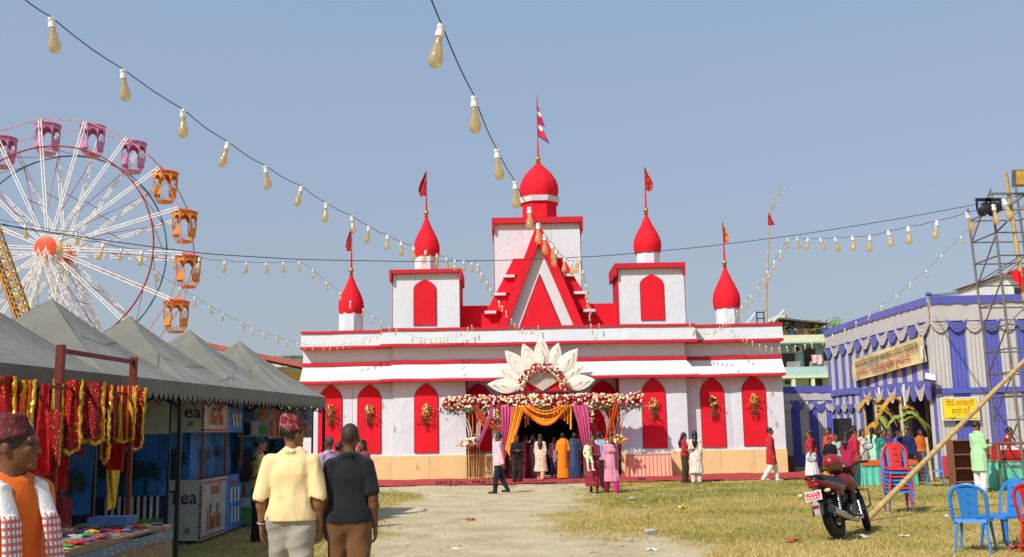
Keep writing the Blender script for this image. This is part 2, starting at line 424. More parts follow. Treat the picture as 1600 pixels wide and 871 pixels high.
# ------------------------------------------------------------------ temple pavilion
YM, YW, YC = 36.65, 37.1, 37.75
XL, X1 = PX(473, 600, YW), PX(614, 600, YM); X2, X3 = PX(728, 650, YM), PX(969, 650, YM)
X4, XR = PX(1072, 600, YM), PX(1223, 600, YW)
ZP, ZC1, ZC2, ZF, ZT = .87, 3.60, 4.24, 4.92, 5.5
XC = (X2+X3)/2
temple = thing('temple_pavilion', (XC, YM, 0), 'red and white cloth temple pavilion with onion domes and a pointed gable', 'temple')

def arch_poly(w, h, zs=.74, n=10):
    pts = [(-w/2, 0), (w/2, 0)]
    for i in range(n+1):
        t = i/n; pts.append((w/2*(1-t**2.5), h*zs+h*(1-zs)*(t**.93)))
    for i in range(n-1, -1, -1):
        t = i/n; pts.append((-w/2*(1-t**2.5), h*zs+h*(1-zs)*(t**.93)))
    return pts
def arch(parent, xc, z0, w, h, y, name='arched_panel'):
    MB().prism(arch_poly(w+.05, h+.03), (1, 0, 0), (0, 0, 1), (xc, y-.012, z0-.0), (0, .01, 0)).build('arch_rim', mat('dark_red_edge', '#8E1420', .8), parent)
    MB().prism(arch_poly(w, h), (1, 0, 0), (0, 0, 1), (xc, y-.03, z0+.01), (0, .016, 0)).build(name, M_red, parent)

# cloth walls, stretched panel by panel over the frame (each panel a piece with its own seam)
def wall_run(x0, x1, y, z0, z1, n, mat_, depth=.25, name='wall_panel'):
    for i in range(n):
        a = x0+(x1-x0)*i/n; b = x0+(x1-x0)*(i+1)/n
        g = .004
        m = MB()
        def f(u, v):
            bul = .016*math.sin(PI*u)*math.sin(PI*v)+.010*math.sin(u*5+i*2+v*3)
            return (a+g+(b-a-2*g)*u, y-bul+(.006 if i % 2 else 0), z0+(z1-z0)*v)
        m.grid(f, 6, 8, depth); m.build(name, mat_, temple, smooth=40)
wall_run(XL, X1+.3, YW, ZP, ZC1+.6, 4, M_white)
wall_run(X1, X2, YM, ZP, ZC1+.6, 2, M_white)
wall_run(X2-.02, X3+.02, YC, ZP+.01, ZC1+.5, 6, M_white)
wall_run(X3, X4, YM, ZP, ZC1+.6, 2, M_white)
wall_run(X4-.3, XR, YW, ZP, ZC1+.6, 4, M_white)
# returns of the projecting blocks, side walls and body
for a, b in ((X1-.02, X1+.1), (X4-.1, X4+.02)): MB().bb(a, b, YM+.02, YW+.3, ZP+.01, ZC1+.58).build('block_return', M_white, temple)
for a, b in ((XL-.02, XL+.1), (XR-.1, XR+.02)): MB().bb(a, b, YW+.26, YW+9, 0.9, ZT-.1).build('side_wall', M_white, temple)
MB().bb(XL, XR, YW+9.01, YW+9.1, 0, ZT-.1).build('back_wall', M_white, temple)
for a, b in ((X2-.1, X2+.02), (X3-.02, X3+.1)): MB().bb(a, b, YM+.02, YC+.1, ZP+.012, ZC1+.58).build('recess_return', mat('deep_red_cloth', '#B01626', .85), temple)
# plinth
def plinth(x0, x1, y, n):
    for i in range(n):
        a = x0+(x1-x0)*i/n; b = x0+(x1-x0)*(i+1)/n
        MB().grid(lambda u, v: (a+.004+(b-a-.008)*u, y-.07-.012*math.sin(PI*u)-.01*math.sin(u*9+i)*(1-v), .0+(ZP+.006*math.sin(i*3))*v), 6, 5, .2).build('plinth_panel', M_yellow, temple, smooth=40)
plinth(XL, X1, YW, 3); plinth(X1-.02, X2+.03, YM, 2); plinth(X3-.03, X4+.02, YM, 2); plinth(X4, XR, YW, 3)
DX0, DX1 = PX(792, 690, YC), PX(903, 690, YC)      # doorway
plinth(X2+.03, DX0-.15, YC-.3, 2); plinth(DX1+.15, X3-.03, YC-.3, 2)

# cornices: a profile swept along the stepped front, mitred at the corners
OUT = [(XL, YW+8.8), (XL, YW), (X1, YW), (X1, YM), (X4, YM), (X4, YW), (XR, YW), (XR, YW+8.8)]
def off_line(d):
    segs = []
    for i in range(len(OUT)-1):
        a, b = Vector(OUT[i]), Vector(OUT[i+1]); t = (b-a).normalized(); nrm = Vector((t.y, -t.x)); segs.append((a+nrm*(d*.04 if i in (0, len(OUT)-2) else d), t))
    pts = [segs[0][0]]
    for i in range(1, len(segs)):
        (p, t), (q, u) = segs[i-1], segs[i]
        cr = t.x*u.y-t.y*u.x; s = ((q-p).x*u.y-(q-p).y*u.x)/cr; pts.append(p+t*s)
    a, t = segs[-1]; pts.append(Vector(OUT[-1])+Vector((t.y, -t.x))*d*.04); return pts
def cornice(prof, mat_, name):
    rows = [off_line(d) for d, z in prof]; k = len(prof); fr = []      # subdivide so that the hand-built line can wander a little
    for i in range(len(OUT)-1):
        L = (Vector(OUT[i+1])-Vector(OUT[i])).length; m_ = max(1, int(L/.55)); fr += [(i, j/m_) for j in range(m_)]
    fr.append((len(OUT)-2, 1.0)); n = len(fr); vs = []; fs = []
    for (d, z), row in zip(prof, rows):
        for i, t in fr:
            p = row[i].lerp(row[i+1], t); q = Vector(OUT[i]).lerp(Vector(OUT[i+1]), t)
            w = .008*math.sin(q.x*.9+q.y)+.005*math.sin(q.x*3.1+1)+.003*math.sin(q.x*7.7); e = .012*math.sin(q.x*2.1+2)*(1 if d > .1 else 0)
            vs.append((p.x, p.y+e, z+w))
    for j in range(k):
        for i in range(n-1): fs.append((j*n+i, j*n+i+1, ((j+1) % k)*n+i+1, ((j+1) % k)*n+i))
    m = MB(); m.add(vs, fs); return m.build(name, mat_, temple)
MR2 = mat('red_trim', '#C2182C', .75, .08)
cornice([(-.02, ZC2-.04), (.02, ZC2-.04), (.40, ZC1+.085), (.40, ZC1+.04), (-.02, ZC1+.04)], M_white, 'cornice_band')
cornice([(-.03, ZC1+.035), (.44, ZC1+.035), (.45, ZC1-.06), (-.03, ZC1-.06)], MR2, 'cornice_trim')
cornice([(-.02, ZC2+.10), (.055, ZC2+.10), (.065, ZC2-.035), (-.02, ZC2-.035)], MR2, 'cornice_trim')
cornice([(-.05, ZC2+.10), (.0, ZC2+.10), (.0, ZF-.02), (-.05, ZF-.02)], M_white, 'frieze_wall')
cornice([(-.06, ZF-.10), (.43, ZF-.10), (.42, ZF+.0), (-.06, ZF+.0)], MR2, 'parapet_trim')
cornice([(-.06, ZF+.004), (.39, ZF+.004), (.33, ZT-.10), (-.06, ZT-.10)], M_white, 'parapet_band')
cornice([(-.08, ZT-.095), (.38, ZT-.095), (.37, ZT), (-.08, ZT)], MR2, 'parapet_trim')
MB().bb(XL-.1, XR+.1, YW+.1, YW+8.8, ZT-.25, ZT-.13).build('roof_deck', mat('roof_cloth', '#9C8F8A', .9), temple)

# arched panels on the front
def arch_px(px, y0, y1, w, Y):
    zb, zt = PZ(px, y1, Y), PZ(px, y0, Y); arch(temple, PX(px, (y0+y1)/2, Y), max(zb, ZP+.03), w, zt-max(zb, ZP+.03), Y)
AW = .88
for px, y0, y1, Y in ((516, 603, 709, YW), (577, 602, 709, YW), (666, 600, 708, YM), (1022, 592, 701, YM), (1114, 591, 699, YW), (1179, 588, 697, YW)): arch_px(px, y0, y1, AW*(.97 if Y > YM else .96), Y-.02)
for px, y0, y1 in ((748, 600, 706), (943, 595, 700)): arch_px(px, y0, y1, .92, YC-.02)

# hall behind the doorway; its near-black lining colour paints in the enclosed shade
m = MB(); MD = mat('hall_shade_dark', '#241B1C', .95)
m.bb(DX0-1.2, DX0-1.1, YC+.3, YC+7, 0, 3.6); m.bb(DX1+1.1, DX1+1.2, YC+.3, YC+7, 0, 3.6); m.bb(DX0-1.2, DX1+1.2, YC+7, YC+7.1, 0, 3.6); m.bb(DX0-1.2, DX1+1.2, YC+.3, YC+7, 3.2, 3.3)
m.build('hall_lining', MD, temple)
# cut the doorway: red door surround standing proud of the recess wall and the dark opening inside it
for o in [o for o in temple.children if o.name.startswith('wall_panel')]:
    a = np.array([v.co[:] for v in o.data.vertices])+np.array(org(temple))
    if a[:, 1].min() > YC-.1:
        x0, x1 = a[:, 0].min(), a[:, 0].max()
        if x1 > DX0 and x0 < DX1:      # raise the panel above the door head, keep slivers beside the door
            for v in o.data.vertices:
                wz = v.co.z; v.co.z = 3.0+(wz-ZP)*(ZC1+.5-3.0)/(ZC1+.5-ZP)
            for xs0, xs1 in ((x0, min(x1, DX0)), (max(x0, DX1), x1)):
                if xs1-xs0 > .05: MB().bb(xs0, xs1, YC, YC+.2, ZP+.02, 3.0).build('wall_panel', M_white, temple)
m = MB(); m.bb(DX0-.12, DX0, YC-.06, YC+.35, 0, 2.98); m.bb(DX1, DX1+.12, YC-.06, YC+.35, 0, 2.98); m.bb(DX0-.12, DX1+.12, YC-.06, YC+.35, 2.98, 3.1)
m.build('door_frame', M_red, temple)

# towers with domes
def dome_prof(r, h, kind):
    if kind == 'tall':      # drop shaped
        return [(r*.93, 0), (r*1.0, h*.10), (r*1.03, h*.2), (r*.98, h*.32), (r*.84, h*.45), (r*.64, h*.58), (r*.44, h*.70), (r*.28, h*.82), (r*.15, h*.92), (r*.06, h*1.0)]
    return [(r*.9, 0), (r*.98, h*.1), (r*1.03, h*.24), (r*1.0, h*.38), (r*.9, h*.52), (r*.72, h*.66), (r*.48, h*.79), (r*.26, h*.90), (r*.1, h*.98), (r*.05, h)]
def lathe_fold(prof, c, n=72):
    m = MB(); vs = []; fs = []
    for i, (r, z) in enumerate(prof):
        for k in range(n):
            a = 2*PI*k/n; rr = r*(1+.010*math.sin(a*9+i*.2)+.009*math.sin(a*18+i)*(1-i/len(prof))+.006*math.sin(a*31+i*2)*(1-i/len(prof))); vs.append((c[0]+math.cos(a)*rr, c[1]+math.sin(a)*rr, c[2]+z))
    for i in range(len(prof)-1):
        for k in range(n): fs.append((i*n+k, i*n+(k+1) % n, (i+1)*n+(k+1) % n, (i+1)*n+k))
    m.add(vs, fs); return m
def dome(px, ytop, ybot, wpx, Y, kind, neck_y, neck_w, tall_label=None):
    s = FPX/Y; c = P(px, ybot, Y); zt = PZ(px, ytop, Y); r = wpx/2/s
    nb = PZ(px, neck_y, Y)
    MB().lathe([(neck_w/2/s, nb-.3), (neck_w/2/s, c.z+.03)], 8, (c.x, Y, 0), ph=PI/8).build('dome_neck', M_white, temple)
    d = lathe_fold(dome_prof(r, zt-c.z, kind), (c.x, Y, c.z)).build('dome', M_red, temple, smooth=70)
    f = MB().lathe([(.02, 0), (.07, .01), (.09, .05), (.04, .10), (.085, .14), (.10, .2), (.06, .27), (.02, .33), (.015, .40)], 12, (c.x, Y, zt-.07)).build('finial', M_gold, d, smooth=60)
    return Vector((c.x, Y, zt+.3))
FL = []
YD = 38.4
FL.append(dome(548.5, 428, 492, 39, YD, 'tall', 516, 38))
FL.append(dome(666.5, 338, 403, 41, 39.0, 'tall', 424, 39))
FL.append(dome(1012, 334, 396, 43, 39.0, 'tall', 414, 38))
FL.append(dome(1136, 416, 483, 42, YD, 'tall', 500, 38))
def tower(x0p, x1p, ytop, ybot, capx0, capx1, yc0, Y, archp, D=2.6):
    x0, x1 = PX(x0p, (ytop+ybot)/2, Y), PX(x1p, (ytop+ybot)/2, Y); zt, zb = PZ((x0p+x1p)/2, ytop, Y), ZT-.2
    for i in range(3):
        a = x0+(x1-x0)*i/3; b = x0+(x1-x0)*(i+1)/3
        MB().grid(lambda u, v: (a+.003+(b-a-.006)*u, Y-.01*math.sin(PI*v)*math.sin(PI*u), zb+(zt-zb)*v), 4, 5, .1).build('tower_panel', M_white, temple, smooth=40)
    MB().bb(x0+.01, x1-.01, Y+.11, Y+D, zb, zt-.01).build('tower_side', M_white if Y < 39.5 else M_white, temple)
    for a, b in ((x1, x1+.03), (x0-.03, x0)): MB().bb(a, b, Y+.03, Y+D, zb, zt).build('tower_return', MR2, temple)
    c0, c1 = PX(capx0, yc0, Y-.2), PX(capx1, yc0, Y-.2); zc = PZ((x0p+x1p)/2, yc0, Y)
    MB().bb(c0, c1, Y-.2, Y+D+.2, zt+.003, zc).build('tower_cap', MR2, temple)
    for a, b in ((c1-.09, c1-.002), (c0+.002, c0+.09)): MB().bb(a, b, Y-.19, Y+D+.19, zt-.28, zt).build('tower_trim', MR2, temple)
    if archp:
        px, y0, y1, w = archp; z0 = PZ(px, y1, Y); arch(temple, PX(px, (y0+y1)/2, Y), z0, w*Y/FPX, PZ(px, y0, Y)-z0, Y-.02)
tower(614, 718, 428, 508, 608, 721, 422, 38.0, (664, 438, 509, 34), 2.0)
tower(967, 1070, 420, 501, 960, 1071, 412, 38.0, (1019, 430, 501, 36), 2.0)
tower(773, 908, 350, 500, 768, 911, 341, 39.6, None, 2.4)
# back parapet between the towers
MB().bb(PX(719, 490, 38.9), PX(967, 490, 38.9), 38.9, 39.1, ZT-.2, PZ(740, 478, 38.9)).build('back_parapet', M_red, temple)
# central lantern and dome
YL = 40.7; s = FPX/YL; cx = PX(842, 300, YL)
MB().lathe([(27.5/s*1.06, PZ(842, 341, YL)-.1), (27.5/s*1.06, PZ(842, 317, YL))], 8, (cx, YL, 0), ph=PI/8).build('lantern', M_red, temple)
MB().lathe([(30/s*1.1, PZ(842, 320, YL)), (33/s*1.06, PZ(842, 312, YL)), (28/s, PZ(842, 311, YL))], 8, (cx, YL, 0), ph=PI/8).build('lantern_ring', M_white, temple)
d = lathe_fold(dome_prof(30.5/s, PZ(842, 254, YL)-PZ(842, 313, YL), 'round'), (cx, YL, PZ(842, 313, YL))).build('dome', M_red, temple, smooth=70)
MB().lathe([(.03, 0), (.1, .02), (.12, .08), (.05, .12), (.09, .16), (.11, .22), (.05, .3), (.02, .36)], 12, (cx, YL, PZ(842, 255, YL)-.05)).build('finial', M_gold, d, smooth=60)
FL.append(Vector((cx, YL, PZ(842, 252, YL)+.25)))
# gable
YG = 37.9
ap, bl, br = P(841, 345, YG), P(771, 507, YG), P(914, 504, YG)
zb = ZT-.12; gx = ap.x; hw = (br.x-bl.x)/2
def tri(m, hw, top, y, d, b=zb): m.prism([(-hw, b), (hw, b), (0, top)], (1, 0, 0), (0, 0, 1), (gx, y, 0), (0, d, 0))
m = MB(); t = .36
for s_ in (-1, 1):
    m.prism([(s_*hw, zb), (s_*(hw-t), zb), (0, ap.z-t*(ap.z-zb)/hw), (0, ap.z)], (1, 0, 0), (0, 0, 1), (gx, YG-.14, 0), (0, 1.8, 0))
m.build('gable_rafter', M_red, temple)
m = MB(); tri(m, hw-t-.005, ap.z-(t+.01)*(ap.z-zb)/hw, YG+.15, .1); m.build('gable_panel', M_white, temple)
pk = PZ(841, 431, YG); h2 = PX(880, 505, YG)-gx
m = MB(); tri(m, h2+.05, pk+.10, YG+.08, .06); m.build('gable_inner_rim', mat('dark_red_edge', '#8E1420'), temple)
m = MB(); tri(m, h2, pk, YG+.03, .045); m.build('gable_inner_panel', M_red, temple)
for s_ in (-1, 1):           # stepped side roofs with white ledges
    for k, (pxl, yl) in enumerate(((765, 490), (780, 462), (794, 434))):
        q = P(pxl, yl, YG+.9); dx = abs(q.x-gx); z = q.z; x = gx+s_*dx
        MB().bb(min(x-s_*.26, x+s_*.19), max(x-s_*.26, x+s_*.19), YG+.55, YG+1.5, z-.04, z+.06).build('roof_ledge', M_white, temple)
        m = MB(); m.prism([(s_*(dx+.12), z+.065), (s_*(dx-.6), z+.065), (s_*(dx-.75), z+.72), (s_*(dx-.22), z+.72)], (1, 0, 0), (0, 0, 1), (gx, YG+.7, 0), (0, .7, 0)); m.build('roof_step', M_red, temple)
    q = P(758, 503, YG+.9); dx = abs(q.x-gx)
    m = MB(); m.prism([(s_*(dx-.0), zb), (s_*(dx-.7), zb), (s_*(dx-.6), zb+.5), (s_*(dx-.3), zb+.5)], (1, 0, 0), (0, 0, 1), (gx, YG+.72, 0), (0, .65, 0)); m.build('roof_step', M_red, temple)

# ------------------------------------------------------------------ flags
def flag(base, top_z, label, cloth_pts, col, national=False):
    o = thing('flag', (base.x, base.y, base.z-.1), label, 'flag', 'flags on the temple domes')
    MB().cyl((base.x, base.y, base.z-.15), (base.x+.01, base.y, top_z), .022, .014, 8).build('flag_pole', mat('red_pole', '#8C2A30', .6), o)
    MB().cyl((base.x, base.y, base.z-.05), (base.x, base.y, base.z+.55), .042, .03, 8).build('pole_wrap', M_red, o)
    return o
def limp(o, p, h, w, sgn, mat_, edge=None, seed=0):
    """small pennant hanging limp from the pole: gathered cloth tapering to a tail"""
    m = MB(); rr = random.Random(seed)
    def f(u, v):
        wid = w*(.12+.88*math.sin(min(1, (1-v)*1.25)*PI*.5)**1.2)*(1-.35*(1-v))*(.25+.75*(1-abs(v-.25)*.9))
        x = sgn*u*wid; z = -h*(1-v)*.98-.10*u*w*(1-v); y = .05*math.sin(u*7+v*3+seed)*(.3+u)
        return (p.x+x+.012*sgn, p.y+y, p.z+z)
    m.grid(f, 9, 14, .006); o2 = m.build('flag_cloth', mat_, o, smooth=70); return o2
M_pen = pattern('pennant_red', '#B3202A', ['#C8922E'], 9, .22, mode='dots')
o = flag(FL[0], PZ(546, 355, YD), 'small limp red and gold pennant on the far left dome', 0, 0); limp(o, Vector((FL[0].x-.01, YD, PZ(546, 358, YD))), .9, .30, -1, M_pen, seed=1)
o = flag(FL[1], PZ(665, 268, 39), 'limp red pennant on the dome left of the gable', 0, 0); limp(o, Vector((FL[1].x, 39, PZ(665, 269, 39))), 1.0, .42, -1, M_pen, seed=2)
o = flag(FL[2], PZ(1008, 262, 39), 'limp red pennant on the dome right of the gable', 0, 0); limp(o, Vector((FL[2].x, 39, PZ(1008, 262, 39))), .98, .42, 1, M_pen, seed=3)
o = flag(FL[3], PZ(1132, 348, YD), 'limp orange and red pennant on the far right dome', 0, 0); limp(o, Vector((FL[3].x-.03, YD, PZ(1132, 347, YD))), .85, .30, 1, pattern('pennant_orange', '#C0352A', ['#E0A23A', '#D9662B'], 7, .3), seed=4)
# the national flag on the central dome: two stacked pennants, crimson with a blue border, moon and sun in white
o = flag(FL[4], PZ(838, 150, YL), 'crimson double-pennant flag with white moon and sun on the central dome', 0, 0)
p0 = Vector((FL[4].x-.01, YL, PZ(838, 158, YL)))
def npos(u, z):      # u: distance from the pole, z: drop
    return Vector((p0.x+u, p0.y+.10*math.sin(u*6+z*1.5)*min(1, u*2.2)-.03, p0.z-z-u*.8))
def pennant(z0, z1, w0, inset, dy, mat_, name):
    m = MB()
    def f(a, b):
        z = z0+inset*1.6+(z1-z0-inset*2.2)*a; wmax = (w0-inset*1.5)*(a**1.1)
        q = npos(wmax*b+inset*.5, z); return (q.x, q.y+dy, q.z)
    m.grid(f, 12, 8, .004); return m.build(name, mat_, o, smooth=70)
M_fb = mat('flag_blue', '#262C63', .8); M_fr = mat('flag_crimson', '#C81E3C', .8)
pennant(0, .92, .34, 0, 0, M_fb, 'flag_border'); pennant(.62, 1.55, .50, 0, .012, M_fb, 'flag_border')
pennant(0, .90, .30, .03, -.014, M_fr, 'flag_cloth'); pennant(.65, 1.53, .45, .03, -.016, M_fr, 'flag_cloth')
def disc(cu, cz, r, n, amp, name):
    m = MB(); c = npos(cu, cz); pts = []
    for k in range(n):
        a = 2*PI*k/n; rr = r*(1-amp*(k % 2)); q = npos(cu+math.cos(a)*rr*.8, cz-math.sin(a)*rr); pts.append((q.x, q.y-.03, q.z))
    m.add(pts+[(c.x, c.y-.03, c.z)], [(k, (k+1) % n, n) for k in range(n)]); m.build(name, mat('flag_white', '#E8DADA', .8), o)
disc(.11, .52, .11, 20, .12, 'moon_emblem'); disc(.14, 1.12, .14, 24, .35, 'sun_emblem')
# ------------------------------------------------------------------ flowers
FC = [mat('flower_red', '#B01C2C', .7, .3, bump=0), mat('flower_cream', '#EFE0BE', .7, .1, bump=0), mat('flower_yellow', '#DDAE3C', .7, .15, bump=0), mat('flower_white', '#F0ECE2', .7, .05, bump=0), mat('flower_pink', '#D98C94', .7, .15, bump=0)]
M_leaf = mat('leaf_green', '#3F5A2A', .6, .35, 8, bump=0)
def blossom(m, c, r, ci, rng):
    m.cur = ci; ax = Vector((rng.gauss(0, 1), rng.gauss(0, 1)-1.2, rng.gauss(0, 1)+.3)).normalized(); x = ax.orthogonal().normalized(); y = ax.cross(x)
    M = Matrix((x, y, ax)).transposed()
    m.lathe([(r*.3, -r*.6), (r*.85, -r*.15), (r*1.0, r*.2), (r*.62, r*.42), (r*.66, r*.5), (r*.25, r*.62)], 7, c, M=M, ph=rng.random()*6)
def leaf(m, c, L, w, rng, droop=0):
    d = Vector((rng.gauss(0, 1), rng.gauss(0, .6)-.4, rng.gauss(0, .8)-droop)).normalized(); s = d.orthogonal().normalized()*w; c = Vector(c)
    m.add([c, c+d*L*.5+s, c+d*L, c+d*L*.5-s], [(0, 1, 2, 3)])
def flowers_in(fn, n, rmin, rmax, weights, seed, parent, nleaf=0, lL=.12, droop=.6, name='flowers'):
    rng = random.Random(seed); m = MB(); lf = MB()
    for _ in range(n): blossom(m, fn(rng), rng.uniform(rmin, rmax), rng.choices(range(5), weights)[0], rng)
    for _ in range(nleaf): leaf(lf, fn(rng), lL*rng.uniform(.6, 1.3), lL*.2, rng, droop)
    o = m.build(name, FC, parent, smooth=50); o['kind'] = 'stuff'
    if nleaf: q = lf.build('leaves', M_leaf, parent); q['kind'] = 'stuff'
    return o

# ------------------------------------------------------------------ bouquets on the arches
def bouquet(px, py, Y, label, seed):
    c = P(px, py, Y-.12); t = thing('flower_bouquet', (c.x, c.y, c.z), label, 'bouquet', 'bouquets hung on the red arches')
    rq = random.Random(seed*31); wd, hh = rq.uniform(.12, .16), rq.uniform(.18, .26)
    def f(r):
        a = r.uniform(0, 2*PI); k = r.random()**.5; return Vector((c.x+wd*k*math.cos(a), c.y-.10*(1-k*k)+.05, c.z+.05+hh*k*math.sin(a)))
    flowers_in(f, 60, .028, .045, (3, 1.6, 6, .4, .3), seed, t, 30, .07, .2)
    rng = random.Random(seed+5); lf = MB(); st = MB()
    for _ in range(34):
        q = Vector((c.x+rng.gauss(0, .14), c.y-.03, c.z+rng.gauss(-.12, .16))); leaf(lf, q, rng.uniform(.08, .16), .022, rng, .5)
    for k in range(9):
        a = c+Vector((rng.gauss(0, .05), -.01, -.18)); b = a+Vector((rng.gauss(0, .10), -.03, -rng.uniform(.18, .42))); st.cyl(a, b, .008, .004, 5)
        for _ in range(4): leaf(lf, a.lerp(b, rng.uniform(.4, 1)), .09, .02, rng, .3)
    q = lf.build('leaves', M_leaf, t); q['kind'] = 'stuff'; st.build('stems', mat('dry_stem', '#7B4A34', .8), t)
bouquet(516, 643, YW, 'flower bouquet on the red arch beside the grey tent', 1)
bouquet(577, 643, YW, 'flower bouquet on the second red arch from the left', 2)
bouquet(666, 643, YM, 'flower bouquet on the third red arch from the left', 3)
bouquet(1021, 634, YM, 'flower bouquet on the arch just right of the flower gate', 4)
bouquet(1115, 630, YW, 'flower bouquet on the second red arch from the right', 5)
bouquet(1179, 626, YW, 'flower bouquet on the rightmost red arch', 6)

# ------------------------------------------------------------------ flower gate
YB = 35.6
gl, gr = P(692, 629, YB), P(1004, 622, YB); GX = (gl.x+gr.x)/2; gate = thing('flower_gate', (GX, YB, 0), 'flower covered entrance gate crowned by white lotus petals', 'gate')
zb0 = PZ(848, 628, YB)
def beam(r):
    x = r.uniform(gl.x, gr.x); a = r.uniform(0, 2*PI); k = .75+.25*r.random(); hh = .25+.03*math.sin(x*3)
    return Vector((x, YB+math.sin(a)*.22*k, zb0+math.cos(a)*hh*k))
flowers_in(beam, 1900, .04, .062, (5.5, 3.8, 1.3, 2, .4), 21, gate)
MB().bb(gl.x+.1, gr.x-.1, YB-.12, YB+.12, zb0-.16, zb0+.16).build('beam', mat('beam_core', '#8A2A2C', .9), gate)
_lf = MB(); _r = random.Random(4)
for _ in range(520): leaf(_lf, (_r.uniform(gl.x-.1, gr.x+.1), YB+_r.uniform(-.24, .1), zb0-.16-.16*_r.random()), .15*_r.uniform(.6, 1.3), .025, _r, 1.0)
_lf.build('leaves', M_leaf, gate)['kind'] = 'stuff'
# ring of flowers and the pleated fan in it
rc = P(848, 611, YB); rr_ = 34*YB/FPX
def ring(r):
    a = r.uniform(0, PI); b = r.uniform(0, 2*PI); rad = rr_+.13*math.cos(b); return Vector((rc.x+rad*math.cos(a), YB-.05+.12*math.sin(b), rc.z+rad*1.08*math.sin(a)))
flowers_in(ring, 430, .04, .06, (5.5, 2.6, .8, 1.6, .6), 22, gate, 40, .08, name='flower_ring')
m = MB(); n = 22
for k in range(n):
    a0, a1 = PI*(.17+.66*k/n), PI*(.17+.66*(k+1)/n); am = (a0+a1)/2; rf = rr_*.86
    o_ = Vector((rc.x, YB+.10, rc.z)); A = o_+Vector((math.cos(a0)*rf, 0, math.sin(a0)*rf)); B = o_+Vector((math.cos(am)*rf, -.06, math.sin(am)*rf)); C = o_+Vector((math.cos(a1)*rf, 0, math.sin(a1)*rf))
    m.add([o_, A, B, C], [(0, 1, 2), (0, 2, 3)])
m.build('pleated_fan', mat('fan_cream', '#DDD6CE', .7, .05), gate)
m = MB(); pts = [(math.cos(PI*k/16)*rr_*.95, math.sin(PI*k/16)*rr_) for k in range(17)]
m.prism(pts, (1, 0, 0), (0, 0, 1), (rc.x, YB+.14, rc.z), (0, .04, 0)); m.build('ring_backing', M_red, gate)
# lotus petals: curved boards with a raised rim and an inner petal
M_pet = mat('petal_cream', '#E8E3D6', .7, .05, dirt=.1); M_petl = mat('petal_line', '#B5A67E', .7)
def petal(tx, ty, bx, by, wpx, dy):
    T, Bq = P(tx, ty, YB+.1+dy), P(bx, by, YB+.12+dy); ax = T-Bq; L = ax.length; ax.normalize(); sd = Vector((0, -1, 0)).cross(ax).normalized(); w = wpx*YB/FPX/2*1.14
    def shape(sc_, cx_, y, cup, th, mt, name, parent):
        m = MB(); nu = 14; vs = []
        def f(u, v):
            wd = w*sc_*(math.sin(PI*min(1, u*.98+.02)**.85)**.9 if u < .999 else 0)+.004
            q = Bq+ax*(L*(cx_+sc_*u*(1-cx_)))+sd*(wd*(2*v-1)); q.y += -y+cup*(2*v-1)**2*.02-.03*u*u; return q
        m.grid(f, nu, 7, th); return m.build(name, mt, parent, smooth=50)
    p = shape(1, 0, 0, 1, .03, M_pet, 'petal', gate)
    shape(.82, .0, .008, 1, .006, M_petl, 'petal_outline', p); shape(.79, .0, .012, 1, .006, M_pet, 'petal_face', p)
    shape(.56, .0, .017, 1, .006, M_petl, 'petal_outline', p); shape(.53, .0, .021, 1, .006, M_pet, 'petal_face', p)
for tx, ty, bx, by, w, dy in ((846, 525, 846, 577, 21, 0), (817, 537, 834, 578, 20, .03), (873, 536, 860, 577, 19, .03), (789, 548, 822, 585, 21, 0), (903, 545, 872, 583, 22, 0), (778, 575, 816, 597, 18, .03), (912, 571, 878, 594, 19, .03), (761, 601, 812, 605, 20, 0), (930, 594, 884, 601, 21, 0)): petal(tx, ty, bx, by, w, dy)
# posts, gold stands and white trumpet brackets
for px in (773, 921):
    c = G(px, 752); x = PX(px, 690, YB)
    MB().bb(x-.085, x+.085, YB-.06, YB+.1, .03, zb0-.2).build('post', M_white, gate)
    q = P(px, 651, YB-.2)
    flowers_in(lambda r: Vector((q.x+r.gauss(0, .09), q.y+r.gauss(0, .05), q.z+r.uniform(-.2, .22))), 60, .035, .055, (1.5, 2, 4, 1.2, .3), px, gate, 24, .1, name='post_flowers')
M_gst = mat('gold_paint', '#C9A15A', .45, .1)
for s_, px in ((-1, 742), (1, 957)):
    x = PX(px, 690, YB); m = MB()
    for dx in (-.22, -.08, .08, .22): m.cyl((x+dx*.5, YB, .04), (x+dx, YB, zb0-.2), .012, n=6)
    for z in (.06, .9, 1.6): m.bar((x-.2, YB, z), (x+.2, YB, z), .02)
    m.build('gold_stand', M_gst, gate)
    for k in range(3):
        m = MB(); pts = []
        for i in range(12):
            t = i/11; pts.append((x+s_*(.10+k*.10+1.0*t**2.6), YB-.05+.03*k, 1.15+k*.02+(zb0-1.4)*(1-(1-t)**1.9)))
        m.tube(pts, .018, 6, sq=1.6); m.build('bracket', M_wpaint, gate, smooth=60)
        m = MB(); pts = []
        for i in range(10):
            t = i/9; pts.append((x-s_*(.06+k*.05+.42*t**2.4), YB-.05, 1.15+(zb0-1.4)*(1-(1-t)**1.7)))
        m.tube(pts, .012, 6); m.build('bracket', M_wpaint, gate, smooth=60)
    fc = P(732 if s_ < 0 else 963, 693 if s_ < 0 else 688, YB-.25)
    flowers_in(lambda r: Vector((fc.x+r.gauss(0, .15), fc.y+r.gauss(0, .12), fc.z+abs(r.gauss(0, .10))-.08)), 110, .04, .065, (2.5, 4, 2, 2, .8), 90+px, gate, 40, .13, .2, name='pot_flowers')
    MB().lathe([(.05, -.2), (.09, -.1), (.12, -.02)], 10, fc).build('flower_pot', M_gst, gate)
    MB().cyl((fc.x, fc.y, .04), (fc.x, fc.y, fc.z-.15), .02, n=8).build('pot_stem', M_gst, gate)
